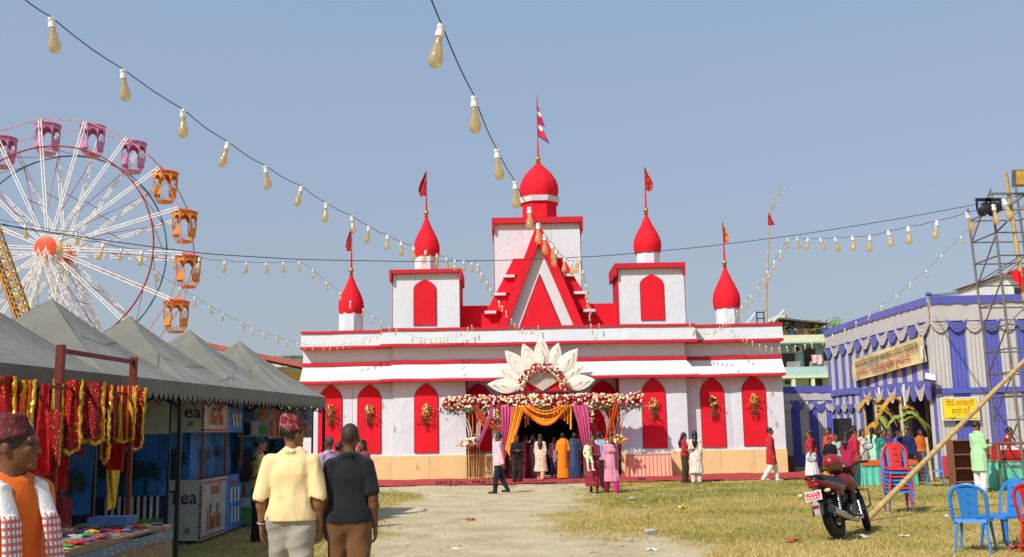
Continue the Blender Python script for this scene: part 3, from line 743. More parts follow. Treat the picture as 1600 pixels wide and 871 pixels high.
# gold railing before the plinth beside the door
for a, b in ((728, 772),):
    m = MB(); x0, x1 = PX(a, 730, YB+.2), PX(b, 730, YB+.2)
    for k in range(9): m.cyl((x0+(x1-x0)*k/8, YB+.2, .03), (x0+(x1-x0)*k/8, YB+.2, .86), .012, n=6)
    m.bar((x0, YB+.2, .86), (x1, YB+.2, .86), .03); m.bar((x0, YB+.2, .1), (x1, YB+.2, .1), .03); m.build('gold_railing', M_gst, gate)

# drapes
M_pink = cloth('pink_drape', '#E86CA6', .8, .5, 6, trans=.4); M_or = cloth('orange_drape', '#D85A1C', .8, .5, 6, trans=.3)
def drape(pts_top, pts_bot, Y, mt, label, nfold=5, sagx=0, name='drape', amp=.05):
    (ax, ay), (bx, by) = pts_top; (cx_, cy), (dx, dy) = pts_bot
    A, B, C, D = P(ax, ay, Y), P(bx, by, Y), P(cx_, cy, Y), P(dx, dy, Y); m = MB()
    def f(u, v):
        t = A.lerp(B, u); b = C.lerp(D, u); q = t.lerp(b, v); q = q.copy(); q.y += amp*math.sin(u*nfold*2*PI)*(.5+.5*v); q.x += sagx*math.sin(PI*v); return q
    m.grid(f, 8*nfold+1, 14, .004); return tag(m.build(name, mt, smooth=70), label, 'drape', 'fabric drapes of the flower gate')
drape(((781, 636), (802, 636)), ((782, 708), (787, 708)), YB-.32, M_pink, 'pink drape hanging down the left side of the doorway', 4, .05)
drape(((893, 634), (918, 633)), ((910, 702), (921, 702)), YB-.32, M_pink, 'pink drape hanging down the right side of the doorway', 4, .05)
drape(((766, 637), (773, 637)), ((745, 692), (750, 694)), YB-.28, cloth('pink_sheer', '#E58BB6', .8, .4, 6, trans=.5), 'narrow pink sash slanting down to the left flower pot', 2, .03)
drape(((922, 660), (930, 662)), ((944, 700), (950, 700)), YB+.2, cloth('pink_sheer', '#E58BB6'), 'sheer pink sash slanting behind the walking women', 2, -.03)
drape(((958, 632), (966, 632)), ((940, 697), (944, 700)), YB-.28, M_or, 'orange sash slanting down beside the right stand', 2, .05)
drape(((742, 636), (747, 636)), ((762, 668), (783, 672)), YB-.26, M_or, 'orange sash sweeping from the beam to the left post', 2, -.06)
drape(((917, 660), (925, 664)), ((922, 672), (930, 676)), YB-.12, M_red, 'short red cloth band tied round the right post', 1, 0, amp=.02)

# marigold garlands
M_mary = mat('marigold_yellow', '#E9A91C', .75, .2, 30, bump=0); M_maro = mat('marigold_orange', '#DE6A14', .75, .2, 30, bump=0)
def strand(pts, r, mt, parent, name='garland_strand'):
    m = MB(); P2 = []; rs = []; tot = 0
    pts = [Vector(p) for p in pts]
    for i in range(len(pts)-1):
        L = (pts[i+1]-pts[i]).length; k = max(1, int(L/(r*.85)))
        for j in range(k): P2.append(pts[i].lerp(pts[i+1], j/k))
    P2.append(pts[-1]); rs = [r*(1 if i % 2 else .62)*random.uniform(.9, 1.1) for i in range(len(P2))]
    m.tube(P2, rs, 7); return m.build(name, mt, parent, smooth=60)
gs = thing('marigold_swag', (GX, YB-.1, 2.0), 'tiered yellow and orange marigold swags across the top of the doorway', 'garland', 'marigold garlands at the doorway')
for k, (x0, x1, yb) in enumerate(((812, 893, 648), (810, 892, 652), (813, 889, 655), (816, 887, 658), (819, 884, 661), (823, 880, 644), (827, 876, 640))):
    A, B = P(x0, 634, YB-.34-.03*k), P(x1, 634, YB-.34-.03*k); dip = A.z-PZ(848, yb+3, YB-.12)
    strand([A.lerp(B, t/16)-Vector((0, .05*math.sin(PI*t/16), dip*1.0*(1-(2*t/16-1)**2))) for t in range(17)], .052, M_mary if k % 2 else M_maro, gs)
gs2 = thing('marigold_cascade', (P(805, 680, YB).x, YB-.2, 1.0), 'marigold strands gathered to the left of the doorway', 'garland', 'marigold garlands at the doorway')
for k in range(5):
    A = P(803+4*k, 636, YB-.36); C = P(790+1.5*k, 702+k*2.5, YB-.4-.03*k); mid = P(804+2.5*k-6, 672, YB-.38)
    strand([A.lerp(mid, t/8).lerp(mid.lerp(C, t/8), t/8) for t in range(9)], .045, M_mary if k % 2 else M_maro, gs2)
gs3 = thing('marigold_fringe', (P(885, 650, YB).x, YB-.15, 1.9), 'short hanging marigold strands at the right of the doorway', 'garland', 'marigold garlands at the doorway')
for k, (px, yb) in enumerate(((866, 650), (872, 652), (877, 655), (882, 658), (887, 663), (892, 671))):
    strand([P(px, 634, YB-.34), P(px, yb, YB-.34)], .045, M_mary if k % 2 else M_maro, gs3)
gs4 = thing('marigold_fringe', (P(825, 650, YB).x, YB-.05, 1.9), 'few short marigold strands hanging behind the swags, left of centre', 'garland', 'marigold garlands at the doorway')
for k, (px, yb) in enumerate(((821, 668), (825, 664), (831, 657))):
    strand([P(px, 636, YB-.02), P(px, yb, YB-.02)], .042, M_mary if k % 2 else M_maro, gs4)
ptx = [(742, 640), (748, 655), (757, 668), (770, 671), (782, 668)]
gs5 = thing('marigold_string', tuple(P(760, 665, YB-.15)), 'thin orange marigold string looping to the left white post', 'garland', 'marigold garlands at the doorway')
strand([P(x, y, YB-.15) for x, y in ptx], .035, M_maro, gs5); strand([P(x+3, y-3, YB-.17) for x, y in ptx], .035, M_maro, gs5)

# peach skirted table right of the gate
def skirt_table(x0, x1, y0, y1, h, mt, top_mt, name, label, cat, group=None, n=22, amp=.025):
    t = thing(name, ((x0+x1)/2, (y0+y1)/2, 0), label, cat, group); m = MB()
    per = [(x0, y0), (x1, y0), (x1, y1), (x0, y1)]
    def f(u, v):
        k = min(3, int(u*4)); a, b = per[k], per[(k+1) % 4]; w = u*4-k
        x, y = a[0]+(b[0]-a[0])*w, a[1]+(b[1]-a[1])*w; d = amp*math.sin(u*4*n*2*PI/2)*(.3+.7*(1-v))+.02*(1-v)
        nx, ny = [(0, -1), (1, 0), (0, 1), (-1, 0)][k]; return (x+nx*d, y+ny*d, .02+(h-.02)*v)
    m.grid(f, 4*n*4+1, 6, .003); m.build('table_skirt', mt, t, smooth=70)
    MB().bb(x0-.02, x1+.02, y0-.02, y1+.02, h+.002, h+.03).build('table_top', top_mt, t)
    return t
a, b = P(981, 745, YM-.7), P(1049, 742, YM-.7)
skirt_table(a.x, b.x, YM-.75, YM-.2, PZ(1010, 711, YM-.75), cloth('peach_cloth', '#E8A98E', .8, .4, 5), cloth('lilac_cloth', '#B79ACB'), 'skirted_table', 'low table with pleated peach skirt against the yellow plinth', 'table')

# greenery glimpsed in the dark hall
rng = random.Random(3); 
for lx, ly, lab in ((DX0+.7, 42.0, 'dark leafy potted plant inside the doorway on the left'), (DX1-.6, 41.5, 'dark leafy potted plant inside the doorway on the right')):
    t = thing('potted_plant', (lx, ly, 0), lab, 'plant'); m = MB(); 
    for k in range(260): leaf(m, (lx+rng.gauss(0, .45), ly+rng.gauss(0, .4), 1.7+rng.gauss(0, .45)), .22, .05, rng, .2)
    m.build('foliage', M_leaf, t)['kind'] = 'stuff'; MB().cyl((lx, ly, .3), (lx, ly, 1.6), .04, .025).build('stem', M_wood, t); MB().lathe([(.16, 0), (.22, .35)], 12, (lx, ly, 0)).build('pot', mat('terracotta', '#8E4B32', .8), t)
# ------------------------------------------------------------------ ferris wheel
YF = 54.5; fc_ = P(75, 388, YF); RW = 215*YF/FPX; RI = 168*YF/FPX
wheel = thing('ferris_wheel', (fc_.x, YF+1.1, 0), 'tall ferris wheel with pink and orange cabins and white spokes', 'ferris wheel')
M_wst = mat('white_steel', '#E6E2DE', .5, .08, dirt=.25); M_rst = mat('rust_red_steel', '#A8443A', .55, .15); M_blst = mat('blue_steel', '#5585A0', .5)
M_org = mat('orange_paint', '#E2501F', .45, .12)
AXL = 2.1; NG = 18
front = Vector((fc_.x, YF, fc_.z)); back = Vector((fc_.x, YF+AXL, fc_.z))
def rimpt(c, r, a): return c+Vector((math.sin(a)*r, 0, math.cos(a)*r))
for c, mt in ((front, M_rst), (back, M_blst)):
    m = MB(); m.tube([rimpt(c, RI, 2*PI*k/72) for k in range(72)], .05, 6, closed=True); m.build('inner_rim', mt, wheel, smooth=60)
A0 = R(-6.7)
for k in range(NG):
    a = A0+2*PI*k/NG
    for c, w in ((front, .15), (back, .13)):
        m = MB(); sd = Vector((math.cos(a), 0, -math.sin(a)))*.13
        p, q = rimpt(c, .35, a), rimpt(c, RW, a)
        m.bar(p+sd*.5, q+sd*.62, .052); m.bar(p-sd*.5, q-sd*.62, .052)
        for t in (.3, .55, .78, .97): m.bar(p.lerp(q, t)-sd*.6, p.lerp(q, t)+sd*.6, .04)
        m.build('spoke', M_wst, wheel)
    m = MB(); b = A0+2*PI*(k+1)/NG
    for c in (front, back): MB().bar(rimpt(c, RW, a), rimpt(c, RW, b), .05).build('outer_rim_segment', mat('banded_steel', '#B8807A', .5, .3, 3), wheel)
    m = MB(); p, q = rimpt(front, RI*.55, a), rimpt(back, RI*.55, a); m.bar(p, q, .03); m.bar(rimpt(front, RI, a), rimpt(back, RI, b), .03); m.bar(rimpt(front, RI*.3, a), rimpt(back, RI, a), .03); m.bar(rimpt(front, RW, a), rimpt(back, RW, a), .04)
    m.build('cross_brace', M_rst, wheel)
MB().lathe([(.3, 0), (.58, .04), (.62, .12), (.3, .2)], 20, (front.x, YF-.2, front.z), M=Matrix.Rotation(R(90), 3, 'X')).build('hub', M_org, wheel, smooth=40)
MB().cyl(front, back, .2, n=12).build('axle', M_wst, wheel)
MB().lathe([(.3, 0), (.62, .04), (.62, .12), (.3, .2)], 20, (back.x, back.y+.2, back.z), M=Matrix.Rotation(R(90), 3, 'X')).build('hub', M_org, wheel, smooth=40)
def lattice(a, b, w0, w1, n, r=.035):
    m = MB(); a, b = Vector(a), Vector(b); d = (b-a).normalized(); x = d.cross(Vector((0, 1, 0))).normalized(); y = Vector((0, 1, 0)); cr = []
    for i in range(n+1):
        t = i/n; w = w0+(w1-w0)*t; c = a.lerp(b, t); cr.append([c+x*w*sx+y*w*sy for sx, sy in ((1, 1), (1, -1), (-1, -1), (-1, 1))])
    for i in range(n):
        for j in range(4): m.bar(cr[i][j], cr[i+1][j], r*2); m.bar(cr[i][j], cr[i+1][(j+1) % 4], r*1.4); m.bar(cr[i][j], cr[i][(j+1) % 4], r*1.2)
    return m
for c in (front+Vector((0, -.5, -.1)), back+Vector((0, .5, -.1))):
    for dx in (-2.6, 4.8):
        lattice((c.x+dx*1.02, c.y+(-.5 if c.y < YF else .5), .2), c, .28, .2, 13, .022).build('tower_leg', M_wst, wheel)
# cabins
def cabin(a, col_, first=[{}]):
    hang = rimpt((front+back)/2, RW, a); H = 1.85; r = .70
    key = col_
    if key not in first[0]:
        mt = mat('cabin_'+key, {'pink': '#C281B0', 'orange': '#D88A3A'}[key], .45, .18, 4, dirt=.2); mt2 = mat('cabin_top_'+key, {'pink': '#C8689C', 'orange': '#E2591F'}[key], .45, .15)
        ms = {}
        n = 8; z0, z1, z2, z3, z4 = -H, -H+.12, -H+.82, -.5, -.12
        m = MB(); m.lathe([(r*.55, z0), (r*.62, z0), (r*.66, z0+.08), (r*.55, z0+.08)], n, ph=PI/8); ms['cabin_floor'] = (m, mt)
        for k in range(n):
            if k in (1, 5): continue
            m = MB(); aa, ab = PI/8+2*PI*k/n, PI/8+2*PI*(k+1)/n
            v = []
            for rr, zz in ((r*.93, z2-.44), (r*.98, z2)): v += [(math.cos(aa)*rr, math.sin(aa)*rr, zz), (math.cos(ab)*rr, math.sin(ab)*rr, zz)]
            for rr, zz in ((r*.89, z2-.44), (r*.94, z2)): v += [(math.cos(aa)*rr, math.sin(aa)*rr, zz), (math.cos(ab)*rr, math.sin(ab)*rr, zz)]
            m.add(v, [(0, 1, 3, 2), (4, 6, 7, 5), (2, 3, 7, 6), (0, 4, 5, 1), (0, 2, 6, 4), (1, 5, 7, 3)]); ms['cabin_panel|%d' % k] = (m, mt)
        m = MB()
        for k in range(24):
            aa = 2*PI*k/24; m.bar((math.cos(aa)*r*.62, math.sin(aa)*r*.62, z0+.05), (math.cos(aa)*r*.90, math.sin(aa)*r*.90, z2-.42), .022)
        for k in range(n):
            aa = PI/8+2*PI*k/n; m.bar((math.cos(aa)*r*.97, math.sin(aa)*r*.97, z2-.05), (math.cos(aa)*r*1.0, math.sin(aa)*r*1.0, z4), .05)
            ab = PI/8+2*PI*(k+1)/n
            if k % 2 == 0: m.bar((math.cos(aa)*r*.98, math.sin(aa)*r*.98, z2), (math.cos(ab)*r*.98, math.sin(ab)*r*.98, z3), .02); m.bar((math.cos(ab)*r*.98, math.sin(ab)*r*.98, z2), (math.cos(aa)*r*.98, math.sin(aa)*r*.98, z3), .02)
        ms['cabin_bars'] = (m, mt)
        m = MB()
        for k in range(n):      # scalloped header
            aa, ab = PI/8+2*PI*k/n, PI/8+2*PI*(k+1)/n
            A, B = Vector((math.cos(aa)*r, math.sin(aa)*r, 0)), Vector((math.cos(ab)*r, math.sin(ab)*r, 0)); top = []; bot = []
            for j in range(7):
                t = j/6; q = A.lerp(B, t); top.append((q.x, q.y, z4)); bot.append((q.x, q.y, z4-.2-.3*abs(2*t-1)**1.6-.03*math.sin(t*PI*5)))
            m.add(top+bot, [(j, j+1, 8+j, 7+j) for j in range(6)])
        ms['cabin_valance'] = (m, mt)
        m = MB(); m.lathe([(r*1.05, z4-.02), (r*1.06, z4+.03), (r*.6, z4+.16), (r*.2, z4+.24), (.05, z4+.28)], 16); ms['cabin_roof'] = (m, mt2)
        first[0][key] = {k: (b.mesh(k.split('|')[0], mt_, smooth=35), mt_) for k, (b, mt_) in ms.items()}
    e = bpy.data.objects.new('cabin', first[0][key]['cabin_roof'][0]); COL.objects.link(e); e.parent = wheel
    e.location = hang-org(wheel)+Vector((0, 0, .06)); e.rotation_euler = (0, 0, R(22.5)); e['label'] = key+' painted cabin'
    for nm, (me, _) in first[0][key].items():
        if nm != 'cabin_roof': link_mesh(nm.split('|')[0], me, e)
for k in range(NG):
    a = (A0+2*PI*k/NG); ad = math.degrees(a) % 360
    cabin(a, 'orange' if 45 < ad < 180 else 'pink')

# slanted yellow and red lattice arm of another ride behind the tents
c0, c1 = P(-22, 330, 50), P(60, 560, 50)
ride = thing('ride_arm', (c1.x, 50, 0), 'slanted yellow lattice arm with red edge of another ride at the far left', 'ride')
lattice(c1+(c1-c0)*.18, c0, .28, .28, 16, .04).build('yellow_lattice', mat('yellow_paint', '#BF8F2A', .5, .2, dirt=.3), ride)
MB().bar(c1+(c1-c0)*.18+Vector((-.42, 0, 0)), c0+Vector((-.42, 0, 0)), .14).build('red_beam', mat('ride_red', '#B5432E', .5), ride)

# ------------------------------------------------------------------ row of grey canopy tents
M_tent = cloth('tent_canvas', '#727168', .75, .8, 1.3, 'n', var=.2, trans=.03); M_tpole = mat('tent_pole', '#3A3B3E', .5, metal=.5)
EAVE = 2.45
def eave_pt(t): return Vector((-5.0+1.04*t, 12.16+8.84*t, EAVE))
TB = [-.5, -.245, 0, .2437, .481, .7267, 1.0]
tn = (eave_pt(1)-eave_pt(0)).normalized(); ts = Vector((-tn.y, tn.x, 0))     # ts points left, away from the lane
def canopy_tent(t0, t1, label, seed):
    A, B = eave_pt(t0), eave_pt(t1); DW = 2.85; C, D = B+ts*DW, A+ts*DW; ap = (A+B+C+D)/4+Vector((0, 0, 1.12))
    t = thing('canopy_tent', tuple(Vector((A.x, A.y, 0))), label, 'tent', 'grey canopy tents along the lane')
    rng = random.Random(seed)
    for (p, q) in ((A, B), (B, C), (C, D), (D, A)):
        m = MB()
        def f(u, v):
            e = p.lerp(q, u); w = e.lerp(ap, v); s_ = math.sin(PI*v); w = w.copy(); w.z += -.10*s_*(1-.5*abs(2*u-1))+.012*math.sin(u*11+seed)*s_; return w
        m.grid(f, 11, 12); m.build('canopy_panel', M_tent, t, smooth=70)
        m = MB(); L = (q-p).length; ns = max(6, int(L/.15)); nrm = (q-p).normalized().cross(Vector((0, 0, 1)))
        for k in range(ns):                     # scalloped valance
            for j in range(4):
                u0, u1 = (k+j/4)/ns, (k+(j+1)/4)/ns
                def pt(u, z, fr):
                    e = p.lerp(q, u)+nrm*(.012*math.sin(u*17+seed)*z/.27+.004); return e-Vector((0, 0, z))
                s0, s1 = abs(math.sin(PI*j/4)), abs(math.sin(PI*(j+1)/4))
                m.add([pt(u0, 0, 0), pt(u1, 0, 0), pt(u1, .17+.10*s1, 0), pt(u0, .17+.10*s0, 0)], [(0, 1, 2, 3)])
        m.build('valance', M_tent, t, smooth=70)
    for c in (A, B, C, D):
        if c in (A, B) and not any(abs((c-eave_pt(q)).length) < .01 for q in (-.5, -.245, .2437, 1.0)): continue
        if c == A and t0 > -.3: continue
        MB().bar(Vector((c.x, c.y, 0))+ts*.04, Vector((c.x, c.y, EAVE-.01))+ts*.04, .055).build('tent_leg', M_tpole, t)
    m = MB(); 
    for p, q in ((A, B), (B, C), (C, D), (D, A)):
        k = 4
        for i in range(k):
            z0, z1 = (EAVE-.32, EAVE-.06) if i % 2 == 0 else (EAVE-.06, EAVE-.32)
            a_, b_ = (p.lerp(q, i/k)).lerp((A+C)/2, .05), (p.lerp(q, (i+1)/k)).lerp((A+C)/2, .05); m.bar((a_.x, a_.y, z0), (b_.x, b_.y, z1), .025); m.bar((a_.x, a_.y, z1), (b_.x, b_.y, z0), .025)
    m.build('truss', M_tpole, t)
    return t
for i, lab in enumerate(('nearest grey canopy tent, cut by the left edge of the photo', 'grey canopy tent over the red scarves', 'grey canopy tent with the tall peak beside the ferris wheel towers', 'grey canopy tent in the middle of the row, above the tea stall', 'fourth grey canopy tent, peak below the lowest orange cabin', 'last grey canopy tent, nearest the temple')):
    canopy_tent(TB[i], TB[i+1], lab, i+1)
# rear tarpaulin wall and dark stall backs behind the tents
m = MB(); a, b = eave_pt(-.5)+ts*2.9, eave_pt(1.0)+ts*2.9
m.grid(lambda u, v: tuple(a.lerp(b, u)*1+Vector((0, 0, -EAVE+EAVE*v+0))+ts*.05*math.sin(u*60)), 90, 4, .01)
tag(m.build('tarpaulin_wall', cloth('dark_tarp', '#2E3B4A', .7, .5, 2), smooth=70), 'dark tarpaulin wall hung along the back of the tents', 'tarpaulin')

# ------------------------------------------------------------------ stalls under the tents
M_panelw = mat('print_white', '#B9BDB4', .5, .12); M_navy = mat('print_navy', '#252C55', .5, bump=0); M_prred = mat('print_red', '#B8322F', .5, bump=0)
M_pblue = mat('print_blue', '#2F74B8', .5, .2, 3); M_pgrey = mat('print_grey', '#A9A5A0', .5, .25, 5); M_porg = mat('print_orange', '#C9843C', .5, .2, 8); M_pbrn = mat('print_brown', '#8A5A48', .5, .35, 7)
M_tarpb = cloth('blue_tarp', '#2E69A8', .6, .5, 2.2, var=.4); M_palm = mat('palm_print', '#173A3A', .7, .2); M_prgr = mat('print_green', '#5F9440', .5, .2)
def palm_print(t, c, e1, h, seed):
    """printed palm: flat frond shapes on the tarp"""
    rng = random.Random(seed); m = MB(); c, e1 = Vector(c), Vector(e1).normalized(); up = Vector((0, 0, 1)); n = e1.cross(up)
    top = c+up*h*.55
    m.add([c-e1*.02+n*.012, c+e1*.02+n*.012, top+e1*.015+n*.012, top-e1*.015+n*.012], [(0, 1, 2, 3)])
    for k in range(11):
        a = R(-20+k*22); L = h*.42*rng.uniform(.8, 1.1); pts = []
        for i in range(6):
            u = i/5; x = math.cos(a)*L*u; z = math.sin(a)*L*u-.25*L*u*u; w = .035*h*math.sin(PI*min(1, u+.1))*1.6+.003; pts.append((x, z, w))
        A = [top+e1*x+up*(z+w)+n*(.014+.001*k) for x, z, w in pts]; B = [top+e1*x+up*(z-w)+n*(.014+.001*k) for x, z, w in pts]
        m.add(A+B, [(i, i+1, 7+i, 6+i) for i in range(5)])
    o = m.build('palm_print', M_palm, t)
def sheet(t, p, q, z0, z1, mt, name, bulge=.03):
    """upright panel from p to q (ground points, right side seen from the lane)"""
    p, q = Vector((*p, 0)), Vector((*q, 0)); m = MB(); n = (q-p).normalized().cross(Vector((0, 0, 1)))
    m.grid(lambda u, v: tuple(p.lerp(q, u)+Vector((0, 0, z0+(z1-z0)*v))+n*(bulge*math.sin(u*9)*math.sin(v*4+1))), 12, 8, .012)
    return m.build(name, mt, t, smooth=60)
def sheet_text(t, p, q, u, z, txt, size, mt, width=None):
    p, q = Vector((*p, 0)), Vector((*q, 0)); d = (q-p).normalized(); n = d.cross(Vector((0, 0, 1))); c = p.lerp(q, u)+Vector((0, 0, z))+n*.018
    text_mesh(txt, size, mt, face_M(c, d, (0, 0, 1)), t, 'lettering', width=width)
def sheet_box(t, p, q, u0, u1, z0, z1, mt, name='print', off=.012):
    p, q = Vector((*p, 0)), Vector((*q, 0)); n = (q-p).normalized().cross(Vector((0, 0, 1))); a, b = p.lerp(q, u0), p.lerp(q, u1); o_ = n*off
    m = MB(); m.add([a+o_+Vector((0, 0, z0)), b+o_+Vector((0, 0, z0)), b+o_+Vector((0, 0, z1)), a+o_+Vector((0, 0, z1))], [(0, 1, 2, 3)]); return m.build(name, mt, t)
# tea stall: printed boards above and below, palm tarps between
S0, S1, S2 = (-5.62, 16.0), (-4.95, 16.0), (-5.0, 18.45)
SM = tuple((np.array(S1)*.44+np.array(S2)*.56))
tea = thing('tea_stall', (-5.3, 17.2, 0), 'tea stall with printed white and blue boards and palm tree tarps', 'stall', 'stalls under the grey tents')
for (p, q, mt, nm) in ((S0, S1, M_panelw, 'sign_board'), (S1, SM, M_pgrey, 'sign_board'), (SM, S2, M_pblue, 'sign_board')):
    sheet(tea, p, q, 1.74, 2.28, mt, nm, .0); sheet(tea, p, q, .06, 1.0, mt, 'counter_board', .0)
    sheet(tea, (p[0]-.25, p[1]+.1), (q[0]-.25, q[1]+.1), 1.0, 1.74, M_tarpb, 'palm_tarp', .04)
sheet_text(tea, S0, S1, .58, 2.06, 'Tea', .30, M_navy); sheet_text(tea, S0, S1, .55, .72, 'Tea', .30, M_navy)
for z0, z1 in ((1.76, 2.26), (.09, .96)):
    for k in range(int((z1-z0)/.055)): sheet_box(tea, S0, S1, .93, .985, z0+k*.055, z0+k*.055+.035, M_prred if k % 3 else M_navy)
    sheet_box(tea, S0, S1, .62, .72, z0+.08, z0+.16, M_prgr)
    zc = (z0+z1)/2
    sheet_text(tea, S1, SM, .5, z1-.16 if z1 < 1 else z1-.12, 'उडसलि', .2, M_prred, .55)
    for k in range(6): sheet_box(tea, S1, SM, .2+k*.1, .26+k*.1, z0+.10, z0+.2+.35*(z1-z0)*(.6+.4*math.sin(k*2)), (M_porg, M_pbrn, M_prred)[k % 3])
    sheet_box(tea, S1, SM, .02, .98, z0, z0+.03, M_prred, off=.014); sheet_box(tea, S1, SM, .02, .98, z1-.03, z1, M_prred, off=.014)
    sheet_text(tea, SM, S2, .45, z1-.09, 'BUBBLE', .10, M_prred, .6)
    for k in range(3): sheet_box(tea, SM, S2, .25+.22*k, .38+.22*k, z1-.38*(z1-z0)-.1, z1-.18, M_panelw); sheet_box(tea, SM, S2, .3+.2*k, .42+.2*k, z0+.08, z0+.4*(z1-z0), M_panelw, off=.014)
for k, (p, h) in enumerate((((-5.45, 15.96), .62), ((-5.18, 16.75), .6), ((-5.2, 17.7), .66))):
    e = (1, 0, 0) if k == 0 else (0, 1, 0); o_ = Vector((p[0]+.02, p[1]+.13 if k == 0 else p[1], 1.04))
    palm_print(tea, o_+(Vector((0, -.1, 0)) if k == 0 else Vector((.03, 0, 0))), e, h, k)
for p in (S0, S1, SM, S2): MB().bar((p[0]-.03, p[1]+.03, 0), (p[0]-.03, p[1]+.03, 2.3), .04).build('stall_post', M_wood, tea)
m = MB(); m.bb(-5.7, -5.02, 16.05, 18.4, .97, 1.0); m.build('counter_top', M_wood, tea)
# ball game / snack stall
B0, B1, B2 = (-5.17, 18.75), (-4.6, 18.75), (-4.62, 20.1)
snack = thing('snack_stall', (-4.9, 19.4, 0), 'snack stall with blue photo board reading balls and a brown side board', 'stall', 'stalls under the grey tents')
sheet(snack, B0, B1, 1.66, 2.24, mat('photo_print', '#8FA8B8', .5, .5, 6), 'sign_board', 0); sheet(snack, B1, B2, 1.62, 2.2, M_pbrn, 'sign_board', 0)
sheet_box(snack, B0, B1, .02, .55, 1.95, 2.2, M_pblue, off=.015); sheet_text(snack, B0, B1, .26, 2.06, 'Balls', .17, M_prred)
sheet_box(snack, B0, B1, .05, .4, 1.69, 1.93, mat('print_dark', '#2A2226', .6), off=.016); sheet_box(snack, B0, B1, .47, .68, 1.70, 1.95, M_panelw, off=.016); sheet_box(snack, B0, B1, .7, .92, 1.95, 2.15, M_porg, off=.016); sheet_box(snack, B0, B1, .72, .95, 1.7, 1.85, M_prgr, off=.016)
for k in range(7): sheet_box(snack, B1, B2, .1+k*.12, .16+k*.12, 1.66, 1.95+.06*math.sin(k*3), (M_prred, M_porg, M_pgrey)[k % 3], off=.015)
sheet(snack, B0, B1, .06, .98, mat('print_teal', '#4C9DB0', .5, .4, 4), 'counter_board', 0); sheet(snack, B1, B2, .06, .98, M_pgrey, 'counter_board', 0)
sheet_box(snack, B0, B1, .05, .3, .6, .78, M_prred, off=.015); sheet_box(snack, B0, B1, .1, .45, .38, .55, M_panelw, off=.015); sheet_box(snack, B0, B1, .0, .6, .1, .36, M_prgr, off=.015)
sheet(snack, (-5.4, 18.95), (-4.85, 18.95), .98, 1.66, M_tarpb, 'palm_tarp', .04); palm_print(snack, (-5.1, 18.9, 1.0), (1, 0, 0), .6, 9)
for p in (B0, B1, B2): MB().bar((p[0]-.03, p[1]+.03, 0), (p[0]-.03, p[1]+.03, 2.26), .04).build('stall_post', M_tpole, snack)
C0, C1 = (-4.57, 20.15), (-4.07, 20.15)
cs = thing('sign_frame', (-4.3, 20.15, 0), 'blue-grey printed sign board with red lettering at the end of the stalls', 'sign')
sheet(cs, C0, C1, 1.62, 2.2, mat('print_slate', '#7E8CA0', .5, .2, 5), 'sign_board', 0); sheet_text(cs, C0, C1, .5, 2.02, 'आयुर्वेद', .17, M_prred, .34); sheet_text(cs, C0, C1, .55, 1.86, 'मसाला', .14, M_prred, .25)
sheet_box(cs, C0, C1, .72, .92, 1.66, 1.84, M_porg); sheet_box(cs, C0, C1, .06, .14, 2.06, 2.16, M_porg)
for p in (C0, C1): MB().bar((p[0], p[1]+.03, 0), (p[0], p[1]+.03, 2.22), .035).build('sign_post', M_tpole, cs)
# 'Bubble' board and big palm tarp in the tent before the tea stall
bb_ = thing('palm_banner', (-5.9, 14.9, 0), 'large blue palm tree banner with a grey bubble tea board above it', 'banner')
Q0, Q1 = (-6.95, 14.9), (-5.15, 14.9)
sheet(bb_, Q0, Q1, 1.72, 2.28, M_panelw, 'sign_board', 0); sheet_text(bb_, Q0, Q1, .55, 2.05, 'Bubble', .30, M_navy)
sheet(bb_, Q0, Q1, .82, 1.72, M_tarpb, 'palm_tarp', .05)
for x, h in ((-5.78, .8), (-5.42, .62), (-6.3, .75)): palm_print(bb_, (x, 14.83, .84), (1, 0, 0), h, int(-x*10))
for k in range(9): sheet_box(bb_, Q0, Q1, .52+k*.052, .545+k*.052, .35, .82, M_panelw, 'fence_picket', .07)
sheet(bb_, Q0, Q1, .3, .82, M_navy, 'lower_banner', .02); sheet_box(bb_, Q0, Q1, .5, 1, .3, .5, M_prgr, 'print', .08)
for p in (Q0, Q1): MB().bar((p[0], p[1]+.05, 0), (p[0], p[1]+.05, 2.3), .045).build('banner_post', M_tpole, bb_)
bb2 = thing('palm_banner', (-6.6, 12.3, 0), 'blue palm tree banner behind the hanging red scarves', 'banner')
Q0, Q1 = (-7.4, 12.4), (-5.2, 12.4)
sheet(bb2, Q0, Q1, .75, 1.75, M_tarpb, 'palm_tarp', .05)
for x, h in ((-5.9, .85), (-5.45, .65), (-6.6, .8)): palm_print(bb2, (x, 12.33, .78), (1, 0, 0), h, int(-x*10)+1)
for p in (Q0, Q1): MB().bar((p[0], p[1]+.05, 0), (p[0], p[1]+.05, 2.0), .045).build('banner_post', M_tpole, bb2)

# ------------------------------------------------------------------ scarf rack with red and gold cloths
M_rack = mat('rack_red', '#6E2A22', .5, .2, metal=.3)
r0, r1 = P(95, 548, 10.5), P(209, 566, 12.4); r1.x = r1.x
rack = thing('display_rack', (r0.x, (r0.y+r1.y)/2, 0), 'tall rust red metal rack at the lane side of the scarf stall', 'rack')
for nm, q in (('post', r0), ('post', r1)): MB().bar((q.x, q.y, .0), (q.x, q.y, q.z), .05).build(nm, M_rack, rack)
MB().bar(r0, r1, .035, .05).build('top_rail', M_rack, rack)
zr = 2.20; MB().bar((r0.x, r0.y-2.2, zr), (r1.x, r1.y+.15, zr), .03).build('hanging_rail', M_rack, rack)
for q in (r0, r1): MB().bar((q.x, q.y, q.z-.35), (q.x, q.y, q.z+.06), .075).build('sleeve', M_rack, rack)
def goldtrim(name, base_, seed, sc_=30, kind='dots'):
    return pattern(name, base_, ['#D6A93A'], sc_, .18, .5, kind)
